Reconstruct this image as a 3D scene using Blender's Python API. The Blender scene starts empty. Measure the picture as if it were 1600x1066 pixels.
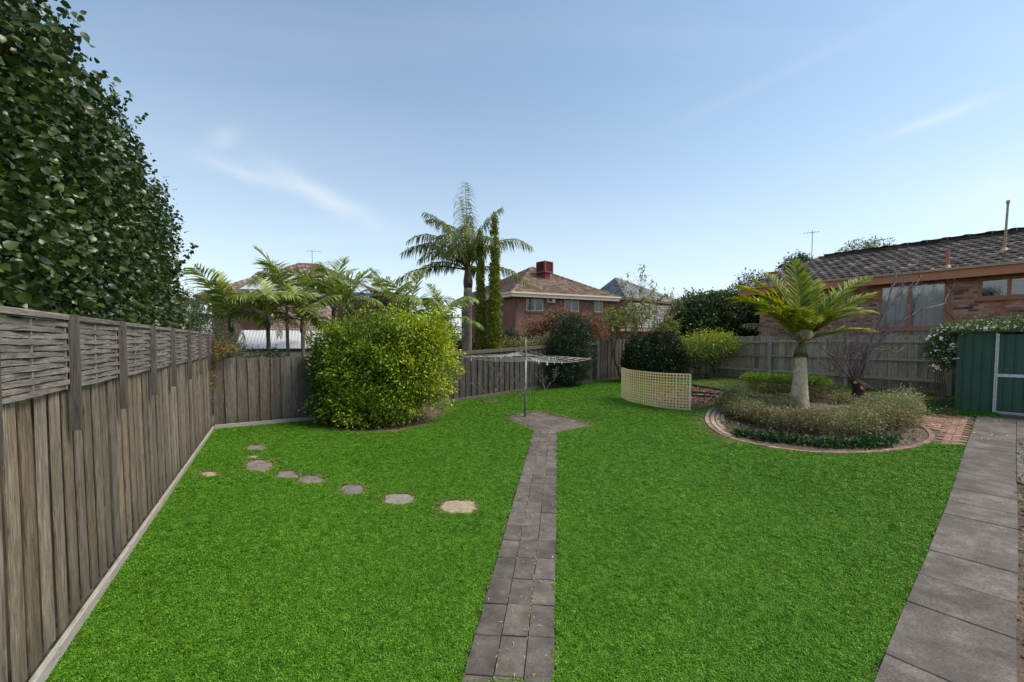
import bpy, math, random
import numpy as np
from mathutils import Vector, Matrix

random.seed(7)
RNG = np.random.default_rng(11)
C = bpy.context.scene.collection
S = bpy.context.scene
R = math.radians
PI = math.pi

# ------------------------------------------------------------------ camera
CAM_H = 2.3
FPX, CX, CY = 650.0, 800.0, 563.5          # focal length and principal point in photograph pixels
PITCH = math.atan(29.5 / 650.0)
cam_d = bpy.data.cameras.new('camera')
cam = bpy.data.objects.new('camera', cam_d)
C.objects.link(cam)
cam.location = (0, 0, CAM_H)
cam.rotation_euler = (PI / 2 - PITCH, 0, 0)
cam_d.sensor_width = 36
cam_d.sensor_fit = 'HORIZONTAL'
cam_d.lens = 36 * FPX / 1600
cam_d.shift_x = 0
cam_d.shift_y = (CY - 533) / 1600
cam_d.clip_start = 0.05
cam_d.clip_end = 3000
S.camera = cam

# ------------------------------------------------------------------ world, sun, exposure
SUN_EL, SUN_AZ = R(54), R(98)             # azimuth measured clockwise from +Y: from the right
world = bpy.data.worlds.new('World')
S.world = world
world.use_nodes = True
wt = world.node_tree
wt.nodes.clear()


def wn(t, **kw):
    n = wt.nodes.new(t)
    for k, v in kw.items():
        setattr(n, k, v)
    return n


def wmath(op, a, b=None, clamp=False):
    n = wn('ShaderNodeMath', operation=op, use_clamp=clamp)
    for i, v in enumerate((a, b)):
        if v is None:
            continue
        if isinstance(v, (int, float)):
            n.inputs[i].default_value = v
        else:
            wt.links.new(v, n.inputs[i])
    return n.outputs[0]


sky = wn('ShaderNodeTexSky', sky_type='NISHITA', sun_disc=False)
sky.sun_elevation = SUN_EL
sky.sun_rotation = SUN_AZ
sky.altitude = 50
sky.air_density = 1.0
sky.dust_density = 0.8
sky.ozone_density = 1.3
tc = wn('ShaderNodeTexCoord')
sep = wn('ShaderNodeSeparateXYZ')
wt.links.new(tc.outputs['Generated'], sep.inputs[0])
X, Y, Z = sep.outputs
# cirrus: direction projected on a high flat layer, stretched along one diagonal
zz = wmath('MAXIMUM', Z, 0.03)
zz = wmath('ADD', zz, 0.12)
px_ = wmath('DIVIDE', X, zz)
py_ = wmath('DIVIDE', Y, zz)
cmb = wn('ShaderNodeCombineXYZ')
wt.links.new(px_, cmb.inputs[0])
wt.links.new(py_, cmb.inputs[1])
mp = wn('ShaderNodeMapping')
mp.inputs['Rotation'].default_value = (0, 0, R(-35))
mp.inputs['Scale'].default_value = (0.35, 1.5, 1)
mp.inputs['Location'].default_value = (3.3, 1.2, 0)
wt.links.new(cmb.outputs[0], mp.inputs[0])
n1 = wn('ShaderNodeTexNoise')
n1.inputs['Scale'].default_value = 1.1
n1.inputs['Detail'].default_value = 7
n1.inputs['Roughness'].default_value = 0.55
n1.inputs['Distortion'].default_value = 0.6
wt.links.new(mp.outputs[0], n1.inputs['Vector'])
r1 = wn('ShaderNodeValToRGB')
r1.color_ramp.elements[0].position = 0.46
r1.color_ramp.elements[0].color = (0, 0, 0, 1)
r1.color_ramp.elements[1].position = 0.78
r1.color_ramp.elements[1].color = (1, 1, 1, 1)
wt.links.new(n1.outputs['Fac'], r1.inputs[0])
veil = wmath('ADD', wmath('MULTIPLY', r1.outputs[0], 0.08), 0.06)


def wisp(azim, elev, ang, la, lb, amp):
    """one feathery cloud about a direction of the sky: an elongated patch broken up by noise"""
    d = Vector((math.sin(azim) * math.cos(elev), math.cos(azim) * math.cos(elev), math.sin(elev)))
    rt = Vector((math.cos(azim), -math.sin(azim), 0))
    up = rt.cross(d)
    a = (rt * math.cos(ang) + up * math.sin(ang))
    b = (-rt * math.sin(ang) + up * math.cos(ang))
    nz = wn('ShaderNodeTexNoise')
    nz.inputs['Scale'].default_value = 14
    nz.inputs['Detail'].default_value = 9
    nz.inputs['Roughness'].default_value = 0.6
    wt.links.new(tc.outputs['Generated'], nz.inputs['Vector'])
    off = wmath('SUBTRACT', nz.outputs['Fac'], 0.5)

    def dot(v, ln):
        n = wn('ShaderNodeVectorMath', operation='DOT_PRODUCT')
        wt.links.new(tc.outputs['Generated'], n.inputs[0])
        n.inputs[1].default_value = v
        o = wmath('SUBTRACT', n.outputs['Value'], v.dot(d))
        return wmath('DIVIDE', o, ln)
    da = dot(a, la)
    db = wmath('ADD', dot(b, lb), wmath('MULTIPLY', off, 2.2))
    s = wmath('ADD', wmath('MULTIPLY', da, da), wmath('MULTIPLY', db, db))
    e = wmath('POWER', 2.718, wmath('MULTIPLY', s, -1.0))
    return wmath('MULTIPLY', e, amp)


def sky_dir(px, py):
    u, v = (px - CX) / FPX, -(py - CY) / FPX
    d = Vector((u, math.cos(PITCH) + v * math.sin(PITCH), -math.sin(PITCH) + v * math.cos(PITCH))).normalized()
    return math.atan2(d.x, d.y), math.asin(d.z)


cl = veil
for (px, py, ang, la, lb, amp) in [(505, 305, -24, .10, .020, .34), (380, 268, -8, .07, .014, .22),
                                   (1465, 182, 8, .06, .008, .24), (350, 218, 40, .03, .014, .16),
                                   (1200, 125, 12, .2, .010, .05), (1570, 305, 0, .10, .035, .2)]:
    az, el = sky_dir(px, py)
    cl = wmath('ADD', cl, wisp(az, el, R(ang), la, lb, amp))
# more veil towards the horizon
hz = wmath('POWER', wmath('SUBTRACT', 1.0, wmath('MINIMUM', wmath('MULTIPLY', wmath('MAXIMUM', Z, 0.0), 1.25), 1.0)), 2.4)
cl = wmath('MINIMUM', wmath('ADD', cl, wmath('MULTIPLY', hz, 0.72)), 0.92)
mix = wn('ShaderNodeMix', data_type='RGBA')
wt.links.new(cl, mix.inputs[0])
mulc = wn('ShaderNodeMix', data_type='RGBA', blend_type='MULTIPLY')
mulc.inputs[0].default_value = 1.0
wt.links.new(sky.outputs[0], mulc.inputs[6])
mulc.inputs[7].default_value = (0.83, 0.92, 0.87, 1)
wt.links.new(mulc.outputs[2], mix.inputs[6])
mix.inputs[7].default_value = (4.15, 4.45, 4.65, 1)
bg = wn('ShaderNodeBackground')
bg.inputs['Strength'].default_value = 0.12
wt.links.new(mix.outputs[2], bg.inputs[0])
wo = wn('ShaderNodeOutputWorld')
wt.links.new(bg.outputs[0], wo.inputs[0])

sl = bpy.data.lights.new('sun', 'SUN')
sl.energy = 2.3
sl.angle = R(26)
sl.color = (1.0, 0.90, 0.76)
so = bpy.data.objects.new('sun', sl)
C.objects.link(so)
sd = Vector((math.sin(SUN_AZ) * math.cos(SUN_EL), math.cos(SUN_AZ) * math.cos(SUN_EL), math.sin(SUN_EL)))
so.rotation_euler = (-sd).to_track_quat('-Z', 'Y').to_euler()
so.location = (0, 0, 30)

S.view_settings.view_transform = 'Standard'
S.view_settings.look = 'None'
S.view_settings.gamma = 1
S.view_settings.use_curve_mapping = False
S.view_settings.exposure = 0.90
S.render.engine = 'CYCLES'
S.cycles.max_bounces = 6
S.cycles.diffuse_bounces = 3
S.cycles.transparent_max_bounces = 8
S.cycles.use_denoising = True


# ------------------------------------------------------------------ terrain and pixel -> place
def hgt(x, y):
    q = 0.77 * x + 0.64 * y
    t = np.clip((q - 4.0) / 16.0, 0, 1)
    return 0.65 * t * t * (3 - 2 * t) * (0.55 + 0.45 * t)


def ray(px, py):
    u, v = (px - CX) / FPX, -(py - CY) / FPX
    c, s = math.cos(PITCH), math.sin(PITCH)
    dy = c + v * s
    return u / dy, (-s + v * c) / dy           # dX/dY, dZ/dY


def pt(px, py, Yd):
    a, b = ray(px, py)
    return Vector((a * Yd, Yd, CAM_H + b * Yd))


def at(px, py, dz=0.0):
    a, b = ray(px, py)
    lo, hi = 0.5, 80.0
    f = lambda Yd: CAM_H + b * Yd - float(hgt(a * Yd, Yd)) - dz
    for i in range(60):
        m = (lo + hi) / 2
        if f(m) > 0:
            lo = m
        else:
            hi = m
    return Vector((a * lo, lo, float(hgt(a * lo, lo)) + dz))


def at2(px, py):
    v = at(px, py)
    return (v.x, v.y)


def on_plane(px, py, p0, n):
    a, b = ray(px, py)
    o = Vector((0, 0, CAM_H))
    d = Vector((a, 1, b))
    t = (p0 - o).dot(n) / d.dot(n)
    return o + d * t


def pip(x, y, poly):
    inside = np.zeros(np.shape(x), bool)
    n = len(poly)
    j = n - 1
    for i in range(n):
        xi, yi = poly[i]
        xj, yj = poly[j]
        c = ((yi > y) != (yj > y)) & (x < (xj - xi) * (y - yi) / (yj - yi + 1e-12) + xi)
        inside ^= c
        j = i
    return inside


# ------------------------------------------------------------------ materials
MATS = {}


def new_mat(name):
    m = bpy.data.materials.new(name)
    m.use_nodes = True
    nt = m.node_tree
    nt.nodes.clear()
    out = nt.nodes.new('ShaderNodeOutputMaterial')
    b = nt.nodes.new('ShaderNodeBsdfPrincipled')
    nt.links.new(b.outputs[0], out.inputs[0])
    MATS[name] = m
    return m, nt, b, out


def nd(nt, t, **kw):
    n = nt.nodes.new(t)
    for k, v in kw.items():
        setattr(n, k, v)
    return n


def ramp(nt, src, stops):
    r = nd(nt, 'ShaderNodeValToRGB')
    el = r.color_ramp.elements
    while len(el) > 1:
        el.remove(el[-1])
    el[0].position = stops[0][0]
    el[0].color = (*stops[0][1], 1)
    for p, c in stops[1:]:
        e = el.new(p)
        e.color = (*c, 1)
    nt.links.new(src, r.inputs[0])
    return r.outputs[0]


def noise(nt, vec, scale, detail=4, rough=0.55, dist=0.0):
    n = nd(nt, 'ShaderNodeTexNoise')
    n.inputs['Scale'].default_value = scale
    n.inputs['Detail'].default_value = detail
    n.inputs['Roughness'].default_value = rough
    n.inputs['Distortion'].default_value = dist
    if vec is not None:
        nt.links.new(vec, n.inputs['Vector'])
    return n.outputs['Fac']


def mapping(nt, vec, scale=(1, 1, 1), loc=(0, 0, 0), rot=(0, 0, 0)):
    m = nd(nt, 'ShaderNodeMapping')
    m.inputs['Scale'].default_value = scale
    m.inputs['Location'].default_value = loc
    m.inputs['Rotation'].default_value = rot
    nt.links.new(vec, m.inputs[0])
    return m.outputs[0]


def mixc(nt, f, a, b, blend='MIX'):
    m = nd(nt, 'ShaderNodeMix', data_type='RGBA', blend_type=blend)
    for sock, v in ((0, f), (6, a), (7, b)):
        if isinstance(v, (int, float)):
            m.inputs[sock].default_value = v
        elif isinstance(v, tuple):
            m.inputs[sock].default_value = (*v, 1) if len(v) == 3 else v
        else:
            nt.links.new(v, m.inputs[sock])
    return m.outputs[2]


def mth(nt, op, a, b=None, clamp=False):
    n = nd(nt, 'ShaderNodeMath', operation=op, use_clamp=clamp)
    for i, v in enumerate((a, b)):
        if v is None:
            continue
        if isinstance(v, (int, float)):
            n.inputs[i].default_value = v
        else:
            nt.links.new(v, n.inputs[i])
    return n.outputs[0]


def bump(nt, b, h, strength=0.3, dist=0.01):
    n = nd(nt, 'ShaderNodeBump')
    n.inputs['Strength'].default_value = strength
    n.inputs['Distance'].default_value = dist
    nt.links.new(h, n.inputs['Height'])
    nt.links.new(n.outputs[0], b.inputs['Normal'])


def objvec(nt, rnd_shift=True):
    """object coordinates, shifted by a random amount per object so that alike pieces differ"""
    t = nd(nt, 'ShaderNodeTexCoord')
    if not rnd_shift:
        return t.outputs['Object']
    oi = nd(nt, 'ShaderNodeObjectInfo')
    m = mth(nt, 'MULTIPLY', oi.outputs['Random'], 60.0)
    c = nd(nt, 'ShaderNodeCombineXYZ')
    for i in range(3):
        nt.links.new(m, c.inputs[i])
    a = nd(nt, 'ShaderNodeVectorMath', operation='ADD')
    nt.links.new(t.outputs['Object'], a.inputs[0])
    nt.links.new(c.outputs[0], a.inputs[1])
    return a.outputs[0]


def obj_random(nt):
    return nd(nt, 'ShaderNodeObjectInfo').outputs['Random']


def geo_pos(nt):
    return nd(nt, 'ShaderNodeNewGeometry').outputs['Position']


def wood_mat(name, dark, mid, light, axis='Z', var=0.35, stain=0.5, stain_col=(0.03, 0.026, 0.022)):
    m, nt, b, out = new_mat(name)
    v = objvec(nt)
    sc = {'Z': (30, 30, 1.6), 'X': (1.6, 30, 30), 'Y': (30, 1.6, 30)}[axis]
    g = noise(nt, mapping(nt, v, sc), 2.3, 7, 0.68, 1.2)
    col = ramp(nt, g, [(0.34, dark), (0.5, mid), (0.66, light)])
    sc2 = tuple(s * 0.22 for s in sc)
    blot = noise(nt, mapping(nt, v, sc2), 1.3, 4, 0.6, 0.4)
    bl = ramp(nt, blot, [(0.52, (0, 0, 0)), (0.72, (1, 1, 1))])
    col = mixc(nt, mth(nt, 'MULTIPLY', bl, stain), col, stain_col)
    if axis == 'Z':      # damp, algae-dark foot of upright boards
        sz = nd(nt, 'ShaderNodeSeparateXYZ')
        nt.links.new(nd(nt, 'ShaderNodeTexCoord').outputs['Object'], sz.inputs[0])
        ft = mth(nt, 'SUBTRACT', 1.0, mth(nt, 'DIVIDE', sz.outputs[2], mth(nt, 'ADD', mth(nt, 'MULTIPLY', blot, 0.7), 0.02)), True)
        col = mixc(nt, mth(nt, 'MULTIPLY', ft, 0.55 * min(1, stain * 3)), col, (0.05, 0.05, 0.03))
    # knots
    vo = nd(nt, 'ShaderNodeTexVoronoi')
    vo.inputs['Scale'].default_value = 1.0
    kn = {'Z': (9, 9, 2.6), 'X': (2.6, 9, 9), 'Y': (9, 2.6, 9)}[axis]
    nt.links.new(mapping(nt, v, kn), vo.inputs['Vector'])
    kf = ramp(nt, vo.outputs['Distance'], [(0.04, (1, 1, 1)), (0.13, (0, 0, 0))])
    col = mixc(nt, mth(nt, 'MULTIPLY', kf, 0.75), col, tuple(c * 0.45 for c in dark))
    r = obj_random(nt)
    hs = nd(nt, 'ShaderNodeHueSaturation')
    nt.links.new(col, hs.inputs['Color'])
    nt.links.new(mth(nt, 'ADD', mth(nt, 'MULTIPLY', r, var), 1 - var / 2), hs.inputs['Value'])
    r2 = mth(nt, 'FRACT', mth(nt, 'MULTIPLY', r, 17.3))
    nt.links.new(mth(nt, 'ADD', mth(nt, 'MULTIPLY', r2, 0.5), 0.7), hs.inputs['Saturation'])
    nt.links.new(hs.outputs[0], b.inputs['Base Color'])
    b.inputs['Roughness'].default_value = 0.85
    bump(nt, b, g, 0.55, 0.006)
    return m


def stone_mat(name, cols, scale=6, fine=90, rough=0.8, var=0.25, bmp=0.3, moss=None, spec=0.5, world=False):
    m, nt, b, out = new_mat(name)
    v = geo_pos(nt) if world else objvec(nt)
    big = noise(nt, v, scale, 8, 0.72, 0.2)
    fn = noise(nt, v, fine, 3, 0.7)
    n = len(cols)
    col = ramp(nt, big, [(0.3 + 0.4 * i / max(1, n - 1), c) for i, c in enumerate(cols)])
    f2 = ramp(nt, fn, [(0.34, (0.45, 0.45, 0.45)), (0.66, (1.5, 1.5, 1.5))])
    col = mixc(nt, 0.75, col, f2, 'MULTIPLY')
    if moss:
        mn = noise(nt, v, scale * 0.8, 6, 0.65, 0.5)
        mf = ramp(nt, mn, [(0.5, (0, 0, 0)), (0.68, (1, 1, 1))])
        col = mixc(nt, mth(nt, 'MULTIPLY', mf, 0.55), col, moss)
    r = obj_random(nt)
    hs = nd(nt, 'ShaderNodeHueSaturation')
    nt.links.new(col, hs.inputs['Color'])
    nt.links.new(mth(nt, 'ADD', mth(nt, 'MULTIPLY', r, var), 1 - var / 2), hs.inputs['Value'])
    nt.links.new(hs.outputs[0], b.inputs['Base Color'])
    b.inputs['Roughness'].default_value = rough
    b.inputs['Specular IOR Level'].default_value = spec
    bump(nt, b, mixc(nt, 0.5, big, fn), bmp, 0.01)
    return m


def plain_mat(name, col, rough=0.5, metal=0.0, var=0.15, scale=8, bmp=0.05, spec=0.5):
    m, nt, b, out = new_mat(name)
    v = objvec(nt)
    n = noise(nt, v, scale, 5, 0.6)
    c = ramp(nt, n, [(0.3, tuple(x * (1 - var) for x in col)), (0.7, tuple(min(1, x * (1 + var)) for x in col))])
    nt.links.new(c, b.inputs['Base Color'])
    b.inputs['Roughness'].default_value = rough
    b.inputs['Metallic'].default_value = metal
    b.inputs['Specular IOR Level'].default_value = spec
    bump(nt, b, n, bmp, 0.01)
    return m


def leaf_mat(name, stops, rough=0.5, trans=0.25, spec=0.4, attr='rnd', tcol=None):
    """per-leaf colour from the attribute rnd, plus light passing through the leaf"""
    m, nt, b, out = new_mat(name)
    a = nd(nt, 'ShaderNodeAttribute', attribute_name=attr)
    col = ramp(nt, a.outputs['Fac'], stops)
    nt.links.new(col, b.inputs['Base Color'])
    b.inputs['Roughness'].default_value = rough
    b.inputs['Specular IOR Level'].default_value = spec
    if trans > 0:
        tr = nd(nt, 'ShaderNodeBsdfTranslucent')
        hs = nd(nt, 'ShaderNodeHueSaturation')
        hs.inputs['Value'].default_value = 1.3
        hs.inputs['Saturation'].default_value = 1.1
        nt.links.new(col, hs.inputs['Color'])
        nt.links.new(hs.outputs[0], tr.inputs['Color'])
        mx = nd(nt, 'ShaderNodeMixShader')
        mx.inputs[0].default_value = trans
        nt.links.new(b.outputs[0], mx.inputs[1])
        nt.links.new(tr.outputs[0], mx.inputs[2])
        nt.links.new(mx.outputs[0], out.inputs[0])
    return m


def tile_mat(name, stops, rough=0.85, big=0.5):
    m, nt, b, out = new_mat(name)
    a = nd(nt, 'ShaderNodeAttribute', attribute_name='rnd')
    col = ramp(nt, a.outputs['Fac'], stops)
    v = nd(nt, 'ShaderNodeTexCoord').outputs['Object']
    n = noise(nt, v, 5, 5, 0.7)
    f = ramp(nt, n, [(0.3, (0.6, 0.6, 0.6)), (0.7, (1.3, 1.3, 1.3))])
    col = mixc(nt, 0.8, col, f, 'MULTIPLY')
    n2 = noise(nt, v, 45, 3, 0.7)
    f2 = ramp(nt, n2, [(0.3, (0.7, 0.7, 0.7)), (0.7, (1.25, 1.25, 1.25))])
    col = mixc(nt, 0.7, col, f2, 'MULTIPLY')
    nt.links.new(col, b.inputs['Base Color'])
    b.inputs['Roughness'].default_value = rough
    bump(nt, b, n2, 0.3, 0.01)
    return m


wood_mat('wood_left', (0.062, 0.042, 0.027), (0.18, 0.138, 0.097), (0.34, 0.275, 0.20), 'Z', 0.6, 0.5, (0.06, 0.048, 0.036))
wood_mat('wood_screen', (0.07, 0.056, 0.047), (0.18, 0.152, 0.130), (0.32, 0.282, 0.245), 'X', 0.45, 0.35, (0.07, 0.06, 0.055))
wood_mat('wood_post', (0.045, 0.037, 0.032), (0.095, 0.08, 0.072), (0.155, 0.135, 0.12), 'Z', 0.3)
wood_mat('wood_plinth', (0.21, 0.185, 0.155), (0.36, 0.325, 0.28), (0.48, 0.44, 0.39), 'X', 0.15, 0.25, (0.12, 0.10, 0.08))
wood_mat('wood_grey', (0.06, 0.046, 0.036), (0.15, 0.12, 0.094), (0.26, 0.215, 0.17), 'Z', 0.5, 0.6)
wood_mat('wood_dark', (0.018, 0.015, 0.013), (0.052, 0.042, 0.036), (0.15, 0.128, 0.108), 'Z', 0.6, 0.7, (0.018, 0.015, 0.013))
wood_mat('wood_right', (0.15, 0.112, 0.076), (0.38, 0.308, 0.225), (0.56, 0.475, 0.37), 'Z', 0.45, 0.4, (0.05, 0.046, 0.036))
wood_mat('wood_rail', (0.16, 0.12, 0.08), (0.37, 0.30, 0.22), (0.53, 0.45, 0.345), 'X', 0.3, 0.4)
wood_mat('lattice_wood', (0.74, 0.47, 0.21), (0.93, 0.67, 0.34), (0.95, 0.76, 0.46), 'Z', 0.12, 0.04, (0.3, 0.22, 0.12))
stone_mat('paver', [(0.055, 0.043, 0.034), (0.118, 0.096, 0.080), (0.19, 0.16, 0.136)], 5, 170, 0.7, 0.5, 0.35, (0.07, 0.066, 0.04))
stone_mat('slab', [(0.040, 0.031, 0.025), (0.105, 0.085, 0.073), (0.21, 0.178, 0.155)], 2.6, 60, 0.75, 0.25, 0.35, (0.06, 0.055, 0.042))
stone_mat('step_stone', [(0.16, 0.14, 0.12), (0.27, 0.24, 0.205), (0.36, 0.33, 0.285)], 6, 120, 0.85, 0.3, 0.4)
stone_mat('stone_grey', [(0.10, 0.085, 0.075), (0.175, 0.15, 0.135), (0.25, 0.22, 0.195)], 6, 120, 0.85, 0.2, 0.4)
stone_mat('path_brick', [(0.15, 0.07, 0.045), (0.26, 0.135, 0.092), (0.38, 0.25, 0.19)], 7, 90, 0.85, 0.55, 0.4)
stone_mat('path_brick_pale', [(0.25, 0.165, 0.12), (0.37, 0.27, 0.205), (0.49, 0.385, 0.31)], 7, 90, 0.85, 0.4, 0.4)
stone_mat('edge_brick', [(0.12, 0.07, 0.048), (0.23, 0.135, 0.09), (0.32, 0.235, 0.18)], 6, 90, 0.85, 0.35, 0.4)
stone_mat('mortar', [(0.20, 0.17, 0.14), (0.30, 0.26, 0.22)], 10, 90, 0.9, 0.1, 0.4)
stone_mat('soil', [(0.045, 0.032, 0.022), (0.095, 0.07, 0.048), (0.17, 0.135, 0.09)], 3, 60, 0.95, 0.0, 0.8, world=True)
stone_mat('lawn_thatch', [(0.016, 0.05, 0.010), (0.03, 0.085, 0.014), (0.05, 0.105, 0.02)], 4, 80, 0.95, 0.0, 0.6, world=True)
stone_mat('mulch_soil', [(0.055, 0.03, 0.02), (0.11, 0.06, 0.038), (0.17, 0.10, 0.065)], 12, 80, 0.95, 0.0, 0.8, world=True)
stone_mat('dry_sand', [(0.30, 0.235, 0.15), (0.44, 0.36, 0.25)], 8, 90, 0.95, 0.0, 0.5, world=True)
plain_mat('galv', (0.50, 0.52, 0.54), 0.42, 0.85, 0.2, 14, 0.1)
plain_mat('galv_old', (0.27, 0.26, 0.235), 0.6, 0.2, 0.3, 20, 0.2)
plain_mat('pole_metal', (0.20, 0.22, 0.20), 0.5, 0.5, 0.35, 14, 0.2)
plain_mat('wire', (0.60, 0.58, 0.53), 0.5, 0.4, 0.2, 10, 0.0)
plain_mat('shed_green', (0.014, 0.072, 0.045), 0.45, 0.0, 0.22, 3, 0.05)
plain_mat('shed_dark', (0.008, 0.03, 0.022), 0.5, 0.0, 0.1, 3, 0.0)
plain_mat('cream_paint', (0.66, 0.58, 0.42), 0.5, 0.0, 0.08, 4, 0.05)
plain_mat('fascia_brown', (0.47, 0.18, 0.075), 0.5, 0.0, 0.12, 3, 0.05)
plain_mat('frame_brown', (0.34, 0.14, 0.07), 0.5, 0.0, 0.15, 5, 0.05)
plain_mat('brick_sill', (0.20, 0.09, 0.06), 0.8, 0.0, 0.15, 8, 0.1)
plain_mat('pipe_tan', (0.40, 0.27, 0.17), 0.6, 0.0, 0.15, 8, 0.1)
plain_mat('white_paint', (0.72, 0.72, 0.70), 0.5, 0.0, 0.05, 4, 0.0)
plain_mat('cooler_red', (0.17, 0.022, 0.018), 0.5, 0.0, 0.15, 4, 0.05)
plain_mat('cooler_pad', (0.07, 0.014, 0.012), 0.8, 0.0, 0.3, 20, 0.3)
plain_mat('black_gutter', (0.018, 0.018, 0.02), 0.4, 0.0, 0.1, 4, 0.0)
plain_mat('soffit', (0.10, 0.07, 0.05), 0.8, 0.0, 0.1, 4, 0.0)
plain_mat('curtain_cloth', (0.62, 0.63, 0.66), 0.9, 0.0, 0.08, 6, 0.0)
plain_mat('iron_sheet', (0.50, 0.49, 0.47), 0.55, 0.1, 0.1, 3, 0.05)
plain_mat('solar_white', (0.52, 0.56, 0.60), 0.3, 0.1, 0.06, 2, 0.0)
plain_mat('blue_sheet', (0.02, 0.05, 0.13), 0.4, 0.0, 0.1, 3, 0.0)
plain_mat('antenna', (0.22, 0.23, 0.24), 0.4, 0.7, 0.1, 5, 0.0)
plain_mat('bed_edging', (0.015, 0.045, 0.04), 0.5, 0.0, 0.3, 10, 0.2)
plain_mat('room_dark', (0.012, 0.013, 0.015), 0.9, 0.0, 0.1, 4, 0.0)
for nm_, c_ in (('peg_orange', (0.75, 0.22, 0.02)), ('peg_white', (0.78, 0.78, 0.76)), ('peg_blue', (0.15, 0.42, 0.6)), ('peg_pink', (0.6, 0.25, 0.2))):
    plain_mat(nm_, c_, 0.4, 0, 0.05)
stone_mat('palm_trunk', [(0.22, 0.17, 0.12), (0.34, 0.28, 0.21), (0.46, 0.40, 0.32)], 5, 60, 0.9, 0.1, 0.5)
stone_mat('palm_grey', [(0.15, 0.12, 0.10), (0.27, 0.225, 0.19), (0.38, 0.33, 0.28)], 5, 60, 0.9, 0.1, 0.6)
stone_mat('bark_grey', [(0.07, 0.055, 0.045), (0.15, 0.125, 0.11), (0.24, 0.21, 0.19)], 9, 70, 0.9, 0.1, 0.6)
stone_mat('bark_brown', [(0.05, 0.035, 0.026), (0.10, 0.075, 0.055), (0.16, 0.125, 0.095)], 9, 70, 0.9, 0.1, 0.6)
stone_mat('bark_purple', [(0.10, 0.07, 0.065), (0.19, 0.145, 0.135), (0.30, 0.24, 0.22)], 12, 70, 0.9, 0.1, 0.5)
stone_mat('stump_bark', [(0.018, 0.014, 0.012), (0.045, 0.034, 0.027), (0.08, 0.06, 0.048)], 12, 60, 0.95, 0.0, 0.8)
stone_mat('cut_wood', [(0.35, 0.15, 0.05), (0.50, 0.26, 0.10)], 12, 60, 0.9, 0.0, 0.4)
# glass
m, nt, b, out = new_mat('glass')
b.inputs['Base Color'].default_value = (0.9, 0.95, 0.95, 1)
b.inputs['Roughness'].default_value = 0.03
tp = nd(nt, 'ShaderNodeBsdfTransparent')
gl = nd(nt, 'ShaderNodeBsdfGlossy')
gl.inputs['Roughness'].default_value = 0.04
fr = nd(nt, 'ShaderNodeFresnel')
fr.inputs['IOR'].default_value = 1.5
mx = nd(nt, 'ShaderNodeMixShader')
nt.links.new(mth(nt, 'ADD', fr.outputs[0], 0.06), mx.inputs[0])
nt.links.new(tp.outputs[0], mx.inputs[1])
nt.links.new(gl.outputs[0], mx.inputs[2])
nt.links.new(mx.outputs[0], out.inputs[0])


def brick_mat(name, c1, c2, mortar, sc=1.0):
    m, nt, b, out = new_mat(name)
    uv = nd(nt, 'ShaderNodeTexCoord').outputs['UV']
    bt = nd(nt, 'ShaderNodeTexBrick')
    bt.inputs['Color1'].default_value = (*c1, 1)
    bt.inputs['Color2'].default_value = (*c2, 1)
    bt.inputs['Mortar'].default_value = (*mortar, 1)
    bt.inputs['Scale'].default_value = sc
    bt.inputs['Mortar Size'].default_value = 0.006
    bt.inputs['Brick Width'].default_value = 0.24
    bt.inputs['Row Height'].default_value = 0.086
    nt.links.new(uv, bt.inputs['Vector'])
    n = noise(nt, uv, 1.2, 4, 0.6)
    f = ramp(nt, n, [(0.3, (0.75, 0.75, 0.75)), (0.7, (1.2, 1.2, 1.2))])
    nt.links.new(mixc(nt, 0.8, bt.outputs['Color'], f, 'MULTIPLY'), b.inputs['Base Color'])
    b.inputs['Roughness'].default_value = 0.9
    bump(nt, b, bt.outputs['Fac'], -0.4, 0.01)
    return m


brick_mat('brick_far', (0.19, 0.085, 0.055), (0.25, 0.12, 0.082), (0.17, 0.12, 0.10))
tile_mat('brick_near', [(0, (0.085, 0.05, 0.042)), (0.3, (0.31, 0.13, 0.078)), (0.6, (0.45, 0.20, 0.12)), (0.85, (0.49, 0.275, 0.19)), (1, (0.36, 0.26, 0.21))])
tile_mat('tile_dark', [(0, (0.045, 0.034, 0.029)), (0.6, (0.095, 0.072, 0.06)), (0.9, (0.14, 0.11, 0.092)), (1, (0.24, 0.20, 0.165))])
tile_mat('tile_brown', [(0, (0.105, 0.066, 0.046)), (0.6, (0.175, 0.112, 0.08)), (1, (0.25, 0.175, 0.13))])
tile_mat('tile_grey', [(0, (0.10, 0.11, 0.12)), (0.6, (0.19, 0.20, 0.215)), (1, (0.30, 0.31, 0.32))])
tile_mat('tile_pale', [(0, (0.12, 0.11, 0.105)), (0.6, (0.25, 0.235, 0.225)), (1, (0.40, 0.38, 0.36))])
tile_mat('tile_red', [(0, (0.13, 0.08, 0.06)), (0.6, (0.24, 0.16, 0.13)), (1, (0.36, 0.28, 0.24))])

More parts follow.
